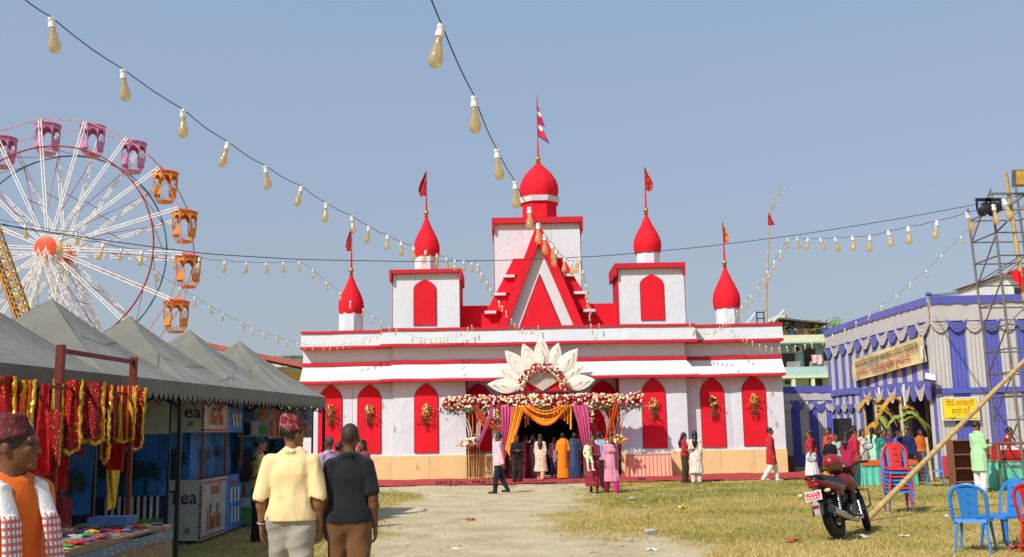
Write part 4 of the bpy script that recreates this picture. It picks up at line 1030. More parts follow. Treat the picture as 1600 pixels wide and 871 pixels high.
M_s = [goldtrim('scarf_red_dots', '#A3161A', 1, 22), goldtrim('scarf_maroon', '#86161C', 2, 34), pattern('scarf_grid', '#A8201A', ['#D3A43A', '#D3A43A'], 5.0, .82, .5, 'grid'), pattern('scarf_red_plain', '#B3161C', ['#C8262A'], 12, .3, .5)]
M_gt = pattern('gold_tinsel', '#D8A92E', ['#F0DA6A', '#A8761C'], 45, .3, .35)
M_gt.node_tree.nodes['Principled BSDF'].inputs['Metallic'].default_value = .35
def scarf(px0, px1, ytop, ybot, Y, mt, label, seed, trim=True, taper=0.0, name='scarf'):
    A, B = P(px0, ytop, Y), P(px1, ytop, Y); h = A.z-PZ((px0+px1)/2, ybot, Y); t = thing(name, (A.x, Y, A.z-h), label, 'scarf', 'red and gold scarves hung for sale'); rng = random.Random(seed); w = (B-A).length; ph = rng.random()*6
    def f(u, v):
        k = 1-taper*(1-v) if taper >= 0 else 1+taper*(v)
        q = A.lerp(B, .5+(u-.5)*k); return (q.x, q.y+.035*math.sin(u*w*34+ph)+.02*math.sin(u*9+v*3+ph), q.z-h*(1-v)+.02*math.sin(u*7+ph)*(1-v))
    m = MB(); m.grid(f, 26, 16, .004); m.build('cloth', mt, t, smooth=70)
    if trim:
        for u0 in (0, 1):
            m = MB(); pts = []
            for j in range(18):
                q = f(u0, j/17); pts.append((q[0]+(.01 if u0 else -.01)+rng.gauss(0, .006), q[1]-.012, q[2]))
            m.tube(pts, [.020*rng.uniform(.7, 1.3) for _ in pts], 6); m.build('tinsel_edge', M_gt, t)
        m = MB(); pts = [(f(j/14, 0)[0], f(j/14, 0)[1]-.01, f(j/14, 0)[2]+rng.gauss(0, .006)) for j in range(15)]; m.tube(pts, [.022*rng.uniform(.7, 1.3) for _ in pts], 6); m.build('tinsel_edge', M_gt, t)
    return t
scarf(100, 127, 594, 705, 10.75, M_s[0], 'red scarf with gold dots hanging just right of the left rack post', 1)
scarf(131, 162, 597, 690, 11.1, M_s[1], 'maroon scarf with yellow border in the middle of the rack', 2)
scarf(163, 175, 602, 720, 11.5, M_s[0], 'narrow red sequined scarf hanging long on the rack', 3, True)
scarf(180, 213, 603, 688, 12.2, M_s[2], 'red scarf with a gold grid of squares at the right end of the rack', 4)
scarf(172, 200, 604, 735, 12.55, M_s[3], 'plain red scarf hanging behind the gold grid scarf', 5, False)
scarf(196, 226, 606, 700, 12.6, M_s[0], 'gold edged red scarf at the far right end of the rack', 14, True, .2)
scarf(84, 97, 592, 725, 10.6, M_gt, 'solid gold tinsel scarf hanging at the left rack post', 6, False)
scarf(52, 88, 600, 745, 9.9, M_s[3], 'gathered red scarf between the cap and the gold scarf', 7, False, -.7)
scarf(24, 52, 592, 700, 9.6, M_s[0], 'red scarf with gold dots hanging right above the cap', 8, False, -.7)
scarf(-4, 24, 588, 700, 9.4, M_s[0], 'gold edged red scarf at the left edge of the photo', 9, True, -.4)
scarf(60, 96, 640, 760, 10.2, M_s[1], 'dark red scarf hanging low behind the shoulder of the man in orange', 12, False)
scarf(96, 112, 640, 765, 11.0, M_s[3], 'red scarf end hanging low below the gold scarf', 15, False, -.3)
scarf(165, 185, 735, 795, 12.3, M_gt, 'bundle of gold tinsel hanging low on the rack post', 16, False, .3)
for k_, (a_, b_, y0_, y1_, Y_, mi_, lab_) in enumerate(((2, 30, 596, 760, 10.6, 3, 'long plain red scarf filling the left edge behind the cap'), (34, 62, 598, 770, 10.9, 1, 'long maroon scarf hanging deep behind the cap'), (64, 90, 600, 775, 11.2, 3, 'long red scarf hanging deep behind the gold scarf'), (122, 136, 598, 712, 11.3, 3, 'red scarf filling the gap between the dotted and maroon scarves'), (172, 184, 602, 700, 11.9, 1, 'maroon scarf filling the gap left of the gold grid scarf'), (40, 56, 594, 690, 9.5, 2, 'short gold barred scarf above the cap'))): scarf(a_, b_, y0_, y1_, Y_, M_s[mi_], lab_, 40+k_, k_ in (1, 5), 0.0)
# low table of trinkets
M_tcl = pattern('table_print', '#8E785E', ['#7C4A44', '#6B7684', '#A89878'], 9, .2, .8)
tt = thing('goods_table', (-4.2, 9.8, 0), 'low table under a printed beige cloth, piled with trinkets', 'table')
m = MB(); tx0, tx1, ty0, ty1, th = -4.95, -3.72, 8.4, 10.95, .74
MB().bb(tx0, tx1, ty0, ty1, th-.03, th).build('table_top', M_tcl, tt)
def tskirt(u, v):
    per = [(tx0, ty0), (tx1, ty0), (tx1, ty1)]; k = min(1, int(u*2)); w = u*2-k; a, b = per[k], per[k+1]; x, y = a[0]+(b[0]-a[0])*w, a[1]+(b[1]-a[1])*w
    d = .012+.025*math.sin(u*26)*(1-v); return (x+(d if k else 0), y-(0 if k else d), .16+.04*math.sin(u*13)+(th-.17)*v)
m.grid(tskirt, 70, 6, .004); m.build('table_cloth', M_tcl, tt, smooth=70)
m = MB(); m.bb(tx1+.006, tx1+.03, ty0, ty1, th-.14, th-.05); m.build('cloth_border', pattern('border_print', '#6E7C8A', ['#A8A498'], 16, .25, .8), tt)
for x, y in ((tx0+.05, ty0+.05), (tx1-.05, ty0+.05), (tx0+.05, ty1-.05), (tx1-.05, ty1-.05)): MB().bar((x, y, 0), (x, y, th-.03), .05).build('leg', M_wood, tt)
gcol = ['#B02A4A', '#2F6FA8', '#3F9A52', '#D8B23A', '#7A3C8C', '#D4D0C8', '#B8322F', '#C06A86']
rng = random.Random(5)
GK = {'#B02A4A': 'crimson', '#2F6FA8': 'blue', '#3F9A52': 'green', '#D8B23A': 'yellow', '#7A3C8C': 'purple', '#D4D0C8': 'white', '#B8322F': 'red', '#C06A86': 'pink'}
n = 0
for iy in range(11):
    for ix in range(5):
        x, y = tx0+.14+ix*.235+rng.gauss(0, .02), ty0+.14+iy*.225+rng.gauss(0, .02); c = rng.choice(gcol); z = th+.001+.012*rng.random(); kind = rng.choice((0, 0, 1, 2)); m = MB()
        if kind == 0:
            w, d, a = rng.uniform(.12, .2), rng.uniform(.1, .17), rng.random()*3
            m.grid(lambda u, v: (x+math.cos(a)*w*(u-.5)-math.sin(a)*d*(v-.5), y+math.sin(a)*w*(u-.5)+math.cos(a)*d*(v-.5), z+.012+.018*math.sin(PI*u)*math.sin(PI*v)), 5, 5, .01)
        elif kind == 1:
            for k in range(4): m.lathe([(.034, 0), (.038, .004), (.034, .008), (.031, .004), (.034, 0)], 14, (x+rng.gauss(0, .02), y+rng.gauss(0, .02), z+k*.009), cap=False)
        else:
            m.tube([(x-.07, y, z+.012), (x-.02, y+.03, z+.02), (x+.03, y-.02, z+.02), (x+.07, y+.01, z+.012)], [.008, .016, .016, .008], 7)
        row = ('nearest', 'second', 'third', 'fourth', 'fifth', 'sixth', 'seventh', 'eighth', 'ninth', 'tenth', 'farthest')[iy]; col_ = ('first', 'second', 'third', 'fourth', 'fifth')[ix]
        nm = ['packet', 'bangle_set', 'ribbon_roll'][kind]
        tag(m.build(nm, pattern('goods_'+GK[c], c, [rng.choice(gcol)], 26, .25, .5), smooth=50), '%s %s, %s from the left in the %s row on the goods table' % (GK[c], nm.replace('_', ' '), col_, row), nm.split('_')[0], 'trinkets on the goods table')
tag(MB().bb(-4.35, -3.95, 10.3, 10.6, th+.05, th+.13).build('trinket_box', mat('goods_blue', '#2F6FA8')), 'larger blue box at the far end of the goods table', 'box', 'trinkets on the goods table')
# low building with red tin roof and pale roof line beyond the tents
a0 = P(345, 541, 46); bld = thing('shed_building', (a0.x+2, 46, 0), 'low yellow building with red tin roof behind the tents', 'building')
b0, b1 = P(300, 538, 46), P(500, 588, 46)
m = MB(); zt0, zt1 = PZ(345, 541, 46), PZ(470, 583, 46)
m.prism([(P(250, 600, 46).x, 0), (b1.x+1, 0), (b1.x+1, zt1-.3), (P(250, 600, 46).x, zt0-.3)], (1, 0, 0), (0, 0, 1), (0, 46, 0), (0, 5, 0)); m.build('wall', mat('yellow_wall', '#B79A4A', .85, .15), bld)
m = MB(); m.prism([(P(330, 536, 46).x, zt0+.12), (b1.x+1.2, zt1+.0), (b1.x+1.2, zt1-.22), (P(330, 536, 46).x, zt0-.1)], (1, 0, 0), (0, 0, 1), (0, 45.4, 0), (0, 6, 0)); m.build('roof', mat('tin_red', '#A9544A', .6, .15), bld)
for k in range(5):
    x = PX(425+k*9, 590, 46); MB().bb(x-.1, x+.1, 45.93, 46.02, zt1-1.2, zt1-.45).build('window', M_black, bld)
bg2 = thing('flat_roof_building', (P(440, 570, 62).x, 62, 0), 'pale flat roofed building far behind the tents', 'building')
x0, x1 = PX(400, 565, 62), PX(500, 565, 62); zt = PZ(440, 562, 62)
MB().bb(x0, x1, 62, 70, 0, zt-.5).build('wall', mat('pale_wall', '#B9BBA8', .85, .12), bg2); MB().bb(x0-.2, x1+.2, 61.7, 70.2, zt-.5, zt).build('roof_slab', mat('pale_slab', '#C4C6BC', .85, .1), bg2)
MB().bb(x0, x1, 61.9, 70, zt+.002, zt+.22).build('parapet', mat('stone_row', '#A89E86', .9, .5, 5), bg2)

# tarp closing the far end of the stalls
far = thing('blue_tarpaulin', (-5.6, 21.6, 0), 'blue tarpaulin closing the far end of the stall row', 'tarpaulin')
sheet(far, (-7.6, 21.4), (-4.75, 21.4), .0, 2.2, M_tarpb, 'tarp', .05)
palm_print(far, (-5.3, 21.33, .9), (1, 0, 0), .9, 31)
# ------------------------------------------------------------------ smooth bodies: distance fields meshed by surface nets
def smin(a, b, k):
    h = np.clip(.5+.5*(a-b)/k, 0, 1); return a+(b-a)*h-k*h*(1-h)
class SDF:
    def __init__(s, vox): s.vox = vox; s.pr = []; s.cut = []; s.disp = None
    def cap(s, a, b, ra, rb=None, k=.03, sy=1.0, sub=False): s.pr.append(('c', np.array(a, float), np.array(b, float), ra, ra if rb is None else rb, k, sy, sub)); return s
    def ell(s, c, r, M=None, k=.03, sub=False): s.pr.append(('e', np.array(c, float), np.array(r, float), None if M is None else np.array(M, float), 0, k, 1, sub)); return s
    def chain(s, pts, rs, k=.03, sy=1.0):
        for i in range(len(pts)-1): s.cap(pts[i], pts[i+1], rs[i], rs[i+1], k, sy)
        return s
    def half(s, n, d): s.cut.append((np.array(n, float), d)); return s
    def mesh(s, name):
        lo = np.full(3, 1e9); hi = -lo; bb = []
        for p in s.pr:
            if p[0] == 'c': r = max(p[3], p[4])*max(1, p[6]); l, h = np.minimum(p[1], p[2])-r, np.maximum(p[1], p[2])+r
            else: r = p[2].max(); l, h = p[1]-r, p[1]+r
            bb.append((l, h))
            if not p[7]: lo = np.minimum(lo, l); hi = np.maximum(hi, h)
        v = s.vox; lo -= 3*v; hi += 3*v; n = np.ceil((hi-lo)/v).astype(int)+1
        ax = [lo[i]+v*np.arange(n[i]) for i in range(3)]
        D = np.full(n, .25, np.float32)
        for p, (l, h) in zip(s.pr, bb):
            m = p[5]+.03+2*v
            i0 = np.clip(np.floor((l-m-lo)/v).astype(int), 0, n-1); i1 = np.clip(np.ceil((h+m-lo)/v).astype(int)+1, 1, n)
            sl = tuple(slice(a, b) for a, b in zip(i0, i1))
            x = ax[0][sl[0]][:, None, None]; y = ax[1][sl[1]][None, :, None]; z = ax[2][sl[2]][None, None, :]
            if p[0] == 'c':
                a, b = p[1], p[2]; d = b-a; L = max(d@d, 1e-9)
                t = np.clip(((x-a[0])*d[0]+(y-a[1])*d[1]+(z-a[2])*d[2])/L, 0, 1)
                dy = (y-a[1]-t*d[1])/p[6]
                q = np.sqrt((x-a[0]-t*d[0])**2+dy**2+(z-a[2]-t*d[2])**2)-(p[3]+(p[4]-p[3])*t)
            else:
                c, r, M = p[1], p[2], p[3]; X, Y, Z = x-c[0], y-c[1], z-c[2]
                if M is not None: X, Y, Z = M[0][0]*X+M[0][1]*Y+M[0][2]*Z, M[1][0]*X+M[1][1]*Y+M[1][2]*Z, M[2][0]*X+M[2][1]*Y+M[2][2]*Z
                k0 = np.sqrt((X/r[0])**2+(Y/r[1])**2+(Z/r[2])**2)+1e-6; k1 = np.sqrt((X/r[0]**2)**2+(Y/r[1]**2)**2+(Z/r[2]**2)**2)+1e-6
                q = k0*(k0-1)/k1
            if p[7]: D[sl] = -smin(-D[sl], q, p[5])
            else: D[sl] = smin(D[sl], q, p[5])
        x = ax[0][:, None, None]; y = ax[1][None, :, None]; z = ax[2][None, None, :]
        if s.disp is not None: D = D+s.disp(x, y, z)
        for nn, d in s.cut: D = np.maximum(D, nn[0]*x+nn[1]*y+nn[2]*z-d)
        return surface_nets(D, ax, name)
def surface_nets(D, ax, name):
    S = D < 0; nx, ny, nz = D.shape
    cnt = np.zeros((nx-1, ny-1, nz-1), np.int8); offs = [(i, j, k) for i in (0, 1) for j in (0, 1) for k in (0, 1)]
    for i, j, k in offs: cnt += S[i:nx-1+i, j:ny-1+j, k:nz-1+k]
    act = (cnt > 0) & (cnt < 8); I = np.argwhere(act); n = len(I)
    vid = np.full(act.shape, -1, np.int64); vid[act] = np.arange(n)
    C = np.stack([D[I[:, 0]+o[0], I[:, 1]+o[1], I[:, 2]+o[2]] for o in offs], 1); acc = np.zeros((n, 3)); num = np.zeros(n)
    O = np.array(offs, float)
    for a in range(8):
        for b in range(a+1, 8):
            if np.abs(O[a]-O[b]).sum() != 1: continue
            m = (C[:, a] < 0) != (C[:, b] < 0)
            t = C[m, a]/(C[m, a]-C[m, b]); acc[m] += O[a]+(O[b]-O[a])*t[:, None]; num[m] += 1
    V = (I+acc/num[:, None]); V = np.stack([ax[d][0]+V[:, d]*(ax[d][1]-ax[d][0]) for d in range(3)], 1)
    Q = []
    for d in range(3):
        e, f = [(1, 2), (2, 0), (0, 1)][d]
        A = np.take(S, range(D.shape[d]-1), d); B = np.take(S, range(1, D.shape[d]), d); ch = A != B
        E = np.argwhere(ch); E = E[(E[:, e] > 0) & (E[:, f] > 0) & (E[:, e] < D.shape[e]-1) & (E[:, f] < D.shape[f]-1)]
        inside = S[E[:, 0], E[:, 1], E[:, 2]]
        def cell(de, df):
            q = E.copy(); q[:, e] += de; q[:, f] += df; return vid[q[:, 0], q[:, 1], q[:, 2]]
        q = np.stack([cell(-1, -1), cell(0, -1), cell(0, 0), cell(-1, 0)], 1); q[~inside] = q[~inside][:, ::-1]; Q.append(q)
    Q = np.concatenate(Q); Q = Q[(Q >= 0).all(1)]
    me = bpy.data.meshes.new(name); me.vertices.add(n); me.vertices.foreach_set('co', V.astype(np.float32).ravel())
    me.loops.add(Q.size); me.loops.foreach_set('vertex_index', Q.ravel()); me.polygons.add(len(Q)); me.polygons.foreach_set('loop_start', np.arange(0, Q.size, 4))
    me.polygons.foreach_set('use_smooth', [True]*len(Q)); me.update(calc_edges=True); me.validate(); return me

def folds(amp, seed, fz=9, fx=26):
    r = np.random.default_rng(seed); P_ = [(r.uniform(.4, 1)*fx*r.choice([-1, 1]), r.uniform(.3, 1)*fx*r.choice([-1, 1]), r.uniform(-1, 1)*fz, r.uniform(0, 6.3)) for _ in range(6)]
    def f(x, y, z):
        t = 0
        for i, (a, b, c, d) in enumerate(P_):
            q = np.sin(a*x+b*y+c*z+d+.8*np.sin(5*z+d*3+3*x)); t = t+(q if i % 2 else (np.abs(q)*2-1.2))
        return amp*(t/3-.55)
    return f
SKIN = {}
def skin(tone):
    c = {'l': '#A87552', 'm': '#8B5C3E', 'd': '#6B432D'}[tone]
    return mat('skin_'+tone, c, .55, .1, 12, .1, 60, spec=.35)
M_hair = mat('hair_black', '#17120F', .45, .3, 30, .5, 90, spec=.5); M_hairb = mat('hair_brown', '#3A231A', .5, .3, 30, .5, 90)
M_eye = mat('eye_dark', '#1B1412', .3, bump=0); M_lip = mat('lip', '#7A3B34', .5, bump=0)
M_shoe = mat('dark_leather', '#2A201C', .5)

def ssum(a, b): return tuple(x+y for x, y in zip(a, b))
def person(label, x, y, yaw, h=1.65, fem=False, vox=.016, tone='m', wear=(), hair='short', hair_m=None, arms=None, legs=None, head=(0, 0), bulk=1.0, seat=0, group=None, bend=0, cat='person', shoes=True, shw=None):
    """one figure: yaw 0 faces the camera. arms/legs: {side:(elbow, wrist)} offsets from the shoulder, {side:(knee, ankle)} from the hip"""
    s = h/1.7
    root = thing('person', (x, y, 0), label, cat, group, yaw)
    ORG[root.name] = Vector((0, 0, 0))      # children use local coordinates
    J = {}
    def bd(p):      # bend the upper body forward about the hips
        if not bend: return tuple(p)
        c, sn = math.cos(bend), math.sin(bend); yy, zz = p[1], p[2]-.95; return (p[0], yy*c-zz*sn, .95+yy*sn+zz*c)
    hw = .082 if not fem else .088; sw = shw or (.165 if not fem else .148)*(1+.5*(bulk-1))
    for sx in (-1, 1):
        hip = (sx*hw, 0, .90); kn, an = (legs or {}).get(sx, ((sx*.012, -.012, -.43), (sx*.005, .035, -.40)))
        J['hip', sx] = hip; J['kn', sx] = ssum(hip, kn); J['an', sx] = ssum(J['kn', sx], an)
        sh = bd((sx*sw, .008, 1.362)); el, wr = (arms or {}).get(sx, ((sx*.045, .025, -.275), (sx*.01, -.05, -.235)))
        J['sh', sx] = sh; J['el', sx] = ssum(sh, el); J['wr', sx] = ssum(J['el', sx], wr)
    lowest = min(J['an', -1][2], J['an', 1][2])-.075
    for k in list(J): J[k] = tuple(np.array(J[k])-np.array((0, 0, lowest)))
    dz = -lowest
    def T(p): q = bd(p); return (q[0], q[1], q[2]+dz)
    b = bulk
    def torso(S, inf, k=.05, top=True, waist=.0):
        S.cap(T((0, .0, .90)), T((0, 0, .97)), .150*b+inf, .145*b+inf+waist, k, .72)
        S.cap(T((0, 0, .97)), T((0, -.005*b, 1.10)), .145*b+inf+waist, (.128 if not fem else .112)*b+inf+waist, k, .74)
        S.cap(T((0, -.005, 1.10)), T((0, -.005, 1.27)), (.128 if not fem else .112)*b+inf+waist, (.155 if not fem else .132)*b+inf, k, .68)
        S.cap(T((0, 0, 1.27)), T((0, .005, 1.365)), (.155 if not fem else .132)*b+inf, .10*b+inf, k, .66)
        S.cap(T((-sw*.86, .008, 1.352)), T((sw*.86, .008, 1.352)), .044+inf, None, .03, .95)
        for q in (-1, 1): S.cap(T((q*.03, .02, 1.43)), T((q*sw*.85, .012, 1.362)), .038+inf, .036+inf, .03)
        if fem:
            for q in (-1, 1): S.ell(T((q*.062, -.085, 1.235)), np.array((.062, .05, .062))+inf*.7, k=.04)
        if b > 1.1: S.ell(T((0, -.06, 1.05)), np.array((.13, .10, .13))*b**.5+inf, k=.06)
    hd, hp = head
    Mh = (Matrix.Rotation(hd, 3, 'Z')@Matrix.Rotation(hp+ -bend*.4, 3, 'X')); hc = Vector(T((0, -.012, 1.588)))
    if bend: hc = hc
    def H(p): return tuple(hc+Mh@Vector(p))
    MI = [list(r) for r in Mh.transposed()]
    # ---- body
    S = SDF(vox); torso(S, -.012)
    S.cap(T((0, .012, 1.38)), H((0, .012, -.06)), .056, .052, .03)
    S.ell(H((0, .014, .022)), (.076, .096, .094), MI, .02); S.ell(H((0, -.028, -.048)), (.055, .064, .072), MI, .03)
    S.cap(H((0, -.096, .012)), H((0, -.112, -.026)), .009, .0145, .012); S.ell(H((0, -.082, -.098)), (.026, .022, .02), MI, .02)
    S.cap(H((-.04, -.082, .03)), H((.04, -.082, .03)), .011, None, .015); S.cap(H((-.02, -.088, -.062)), H((.02, -.088, -.062)), .010, None, .010)
    for sx in (-1, 1):
        S.ell(H((sx*.076, .018, -.012)), (.011, .022, .034), MI, .008); S.ell(H((sx*.032, -.095, .008)), (.015, .012, .009), MI, .008, sub=True)
        S.ell(H((sx*.03, -.078, -.02)), (.02, .018, .02), MI, .02)
        sh, el, wr = J['sh', sx], J['el', sx], J['wr', sx]; ab = (.9 if fem else 1.05)*b**.5
        S.chain([sh, tuple(np.array(sh)*.55+np.array(el)*.45), el], [.044*ab, .041*ab, .036*ab]); S.chain([el, tuple(np.array(el)*.7+np.array(wr)*.3), wr], [.037*ab, .039*ab, .0245*ab])
        # hand: palm, four fingers with a knuckle bend, thumb from the side of the palm
        d = Vector(wr)-Vector(el); d.normalize(); n_ = Vector((-sx, -.15, 0)); n_ = (n_-d*n_.dot(d)).normalized(); s_ = d.cross(n_)*(1 if sx > 0 else -1); w = Vector(wr)
        if s_.y > 0: s_ = -s_       # thumb side points forward
        fat = 1.0 if vox < .012 else 1.3
        S.ell(tuple(w+d*.052), (.017*fat, .040, .052), [list(n_), list(s_), list(d)], .015)
        for i in range(4):
            L = (.072, .082, .078, .06)[i]; p0 = w+d*.088+s_*(.030-.020*i); p1 = p0+(d*.9+n_*.30)*L*.55; p2 = p1+(d*.62+n_*.78)*L*.5
            S.chain([tuple(p0), tuple(p1), tuple(p2)], [.0095*fat, .009*fat, .0075*fat], .006)
        p0 = w+d*.028+s_*.028; p1 = p0+(d*.6+s_*.6+n_*.35)*.045; p2 = p1+(d*.85+s_*.15+n_*.45)*.035
        S.chain([tuple(p0), tuple(p1), tuple(p2)], [.0135*fat, .011*fat, .009*fat], .01)
        hip, kn, an = J['hip', sx], J['kn', sx], J['an', sx]
        S.chain([hip, tuple(np.array(hip)*.6+np.array(kn)*.4), kn], [.085*b, .078*b, .052]); S.chain([kn, tuple(np.array(kn)*.65+np.array(an)*.35), an], [.05, .053, .034])
        S.cap(an, (an[0]+sx*.01, an[1]-.05, an[2]-.045), .034, .036, .03); S.cap((an[0], an[1]+.03, an[2]-.045), (an[0]+sx*.02, an[1]-.155, an[2]-.050), .030, .024, .03, )
    me = S.mesh('body'); me.transform(Matrix.Scale(s, 4)); sk = skin(tone)
    for m_ in (sk, M_eye, M_lip): me.materials.append(m_)
    co = np.empty(len(me.polygons)*3); me.polygons.foreach_get('center', co); co = co.reshape(-1, 3)/s; mi = np.zeros(len(co), np.int32)
    for sx in (-1, 1): mi[np.linalg.norm((co-np.array(H((sx*.032, -.092, .008))))/np.array((.014, .03, .0065)), axis=1) < 1] = 1
    for sx in (-1, 1): mi[np.linalg.norm((co-np.array(H((sx*.034, -.09, .034))))/np.array((.02, .03, .0045)), axis=1) < 1] = 1
    mi[np.linalg.norm((co-np.array(H((0, -.1, -.062))))/np.array((.026, .03, .010)), axis=1) < 1] = 2
    me.polygons.foreach_set('material_index', mi)
    link_mesh('body', me, root)
    def put(S, name, mt, parent=root):
        me = S.mesh(name); me.transform(Matrix.Scale(s, 4)); me.materials.append(mt); o = link_mesh(name, me, parent); return o
    # ---- hair
    hm = hair_m or M_hair
    if hair != 'none':
        S = SDF(min(vox, .013)); S.ell(H((0, .018, .030)), (.082, .100, .094) if hair != 'bald' else (.0775, .098, .0955), MI, .01)
        fr = Mh@Vector((0, -1, 0)); up = Mh@Vector((0, 0, 1)); hz = {'short': .028, 'bald': .0, 'crop': .02}.get(hair, .03)
        for sx in (-1, 1): S.ell(H((sx*.02, -.10, -.03)), (.075, .075, .088), MI, .01, sub=True)
        n1 = (fr*.55-up*.83).normalized(); c1 = hc+Mh@Vector((0, .0, -.012 if hair in ('short', 'crop', 'bald') else -.03))
        if hair in ('short', 'crop', 'bald'): S.half(tuple(n1), n1.dot(c1)+.035)
        if hair in ('long', 'loose'):
            L = -.40 if hair == 'long' else -.30
            S.chain([H((0, .045, .03)), H((0, .075, -.12)), H((0, .11, -.25)), tuple(Vector(H((0, .10, -.25)))+Vector((0, .02, L+.25)))], [.075, .072, .085, .045], .03, .8)
            for sx in (-1, 1): S.cap(H((sx*.065, .03, .0)), H((sx*.075, .05, -.16)), .028, .02, .03)
        elif hair == 'bun':
            S.ell(H((0, .115, -.01)), (.05, .042, .05), k=.02); S.cap(H((0, .05, -.03)), H((0, .09, -.06)), .06, .04, .03)
        elif hair in ('braid', 'pony'):
            S.cap(H((0, .05, -.0)), H((0, .085, -.05)), .065, .04, .03); q = Vector(H((0, .09, -.08)))
            S.chain([tuple(q), tuple(q+Vector((.0, .035, -.16))), tuple(q+Vector((0, .02, -.38)))], [.036, .032, .018], .02)
        elif hair == 'sidebraid':
            S.cap(H((0, .05, -.0)), H((.03, .07, -.07)), .065, .045, .03); S.chain([H((.04, .06, -.08)), H((.085, -.02, -.15)), H((.075, -.085, -.30))], [.034, .032, .018], .02)
        S.disp = folds(.0035 if hair != 'bald' else .0006, sum(map(ord, label)) % 997, 70, 90); put(S, 'hair', hm)
    # ---- clothes
    for w_ in wear:
        kind, mt = w_[0], w_[1]; o = w_[2] if len(w_) > 2 else {}
        S = SDF(vox); inf = o.get('inf', .014); sd = hash((label, kind)) % 1000 if False else sum(map(ord, label+kind)) % 1000
        S.disp = folds(o.get('fold', .005 if kind != 'trousers' else .007), sd, *((9, 26) if kind not in ('trousers', 'leggings') else (34, 16)))
        if kind in ('shirt', 'kurta'):
            torso(S, inf, waist=o.get('waist', .012 if not fem else .0)); sl = o.get('sleeve', 'short'); hem = o.get('hem', .84); SUB = []
            for sx in (-1, 1):
                sh, el, wr = (np.array(J[q, sx]) for q in ('sh', 'el', 'wr')); e = o.get('es', .012 if not fem else .008)
                ab = (1. if fem else 1.05)*b**.5
                if sl == 'short': end = sh+(el-sh)*(o.get('sl', .82)+.12); S.cap(sh, end, .046*ab+e, .048*ab+e*1.2, .025); dn = (el-sh)/np.linalg.norm(el-sh); SUB.append((sh+(el-sh)*o.get('sl', .82), dn))
                elif sl == 'long': S.chain([sh, el, wr+(el-wr)*.06], [.048*ab+e, .042*ab+e, .030+e], .03)
                elif sl == 'mid': S.chain([sh, el, el+(wr-el)*.45], [.048*ab+e, .042*ab+e, .042+e], .03); SUB.append((el+(wr-el)*.38, (wr-el)/np.linalg.norm(wr-el)))
            if kind == 'shirt':
                S.chain([T((0, 0, .98)), (0, .0, hem+dz-.06)], [.150*b+inf+.012, .152*b+inf+.016], .04, .76)
            else:
                fl = o.get('flare', .05); S.chain([T((0, 0, 1.0)), (0, 0, .80+dz), (0, o.get('dy', 0), hem+dz-.05)], [.135*b+inf, .165*b+inf, .165*b+inf+fl], .05, .78)
                f0 = S.disp; am = o.get('pleat', .006); nf = o.get('nf', 11)
                S.disp = lambda X, Y, Z, f0=f0, am=am, nf=nf: f0(X, Y, Z)+am*np.sin(nf*np.arctan2(Y, X))*np.clip((1.0+dz-Z)*2.2, 0, 1)
            for sx in (-1, 1):
                hip, kn, an = (np.array(J[q, sx]) for q in ('hip', 'kn', 'an')); ee = .022 if kind == 'shirt' else .03
                S.chain([hip, hip+(kn-hip)*.55] if kind == 'shirt' else [hip, kn, an], [.088*b+ee, .076*b+ee] if kind == 'shirt' else [.086*b+ee, .06+ee, .045+ee], .06)
            for e_, dn in SUB: S.cap(e_+dn*.066, e_+dn*.11, .066, None, .004, sub=True)
            S.half((0, 0, -1), -(hem+dz))
            S.cap(T((0, .012, 1.40)), H((0, .0, -.03)), .058 if o.get('collar') else (.068 if not fem else .078), .062, .008, sub=True)
            if o.get('collar'):
                for k in range(10):
                    a0, a1 = 2*PI*k/10, 2*PI*(k+1)/10
                    S.cap(T((math.cos(a0)*.072, .012+math.sin(a0)*.068, 1.425+.022*math.sin(a0))), T((math.cos(a1)*.072, .012+math.sin(a1)*.068, 1.425+.022*math.sin(a1))), .017, None, .012)
            put(S, kind, mt)
        elif kind in ('trousers', 'leggings'):
            e = .022 if kind == 'trousers' else .008; e = o.get('e', e)
            S.cap(T((0, 0, .90)), T((0, 0, 1.0)), .150*b+.006, .142*b+.006, .04, .74)
            for sx in (-1, 1):
                hip, kn, an = (np.array(J[q, sx]) for q in ('hip', 'kn', 'an'))
                S.chain([hip, kn, an+np.array((0, .0, -.02))], [.088*b+e*.8, .056+e, .040+e*o.get('flare', 1.1)], .03)
            S.half((0, 0, 1), T((0, 0, 1.02))[2]) if not bend else None
            put(S, kind, mt)
        elif kind == 'skirt':
            top, hem = o.get('top', 1.0), o.get('hem', .04); r0, r1 = o.get('r0', .13), o.get('r1', .24); am, nf = o.get('pleat', .012), o.get('nf', 14); cy = o.get('dy', 0.0)
            S.chain([T((0, 0, top)), (0, 0, .86+dz), (0, cy, hem)], [r0+inf, .165*b+inf, r1], .05, .85)
            for sx in (-1, 1): S.chain([J['hip', sx], J['kn', sx], J['an', sx]], [.11, .085, .07], .06)
            f0 = S.disp; S.disp = lambda X, Y, Z, f0=f0: f0(X, Y, Z)+am*np.sin(nf*np.arctan2(Y-cy*.5, X)+3*Z)*np.clip((1.0+dz-Z)*1.6, 0, 1)
            S.half((0, 0, -1), -hem); S.half((0, 0, 1), T((0, 0, top))[2]+.02); put(S, 'skirt', mt)
        elif kind == 'pallu':      # cloth thrown over one shoulder, falling behind
            sx = o.get('side', 1)
            S.chain([T((-sx*.13, -.11, 1.0)), T((0, -.135, 1.15)), T((sx*.10, -.115, 1.32)), T((sx*.12, .01, 1.435)), T((sx*.09, .115, 1.30)), T((sx*.06, .135, 1.05)), T((sx*.05, .15, o.get('len', .62)))], [.05, .055, .05, .045, .055, .075, .085], .03, .5); put(S, 'sari_drape', mt)
        elif kind == 'robe':       # loose wrap over the whole body
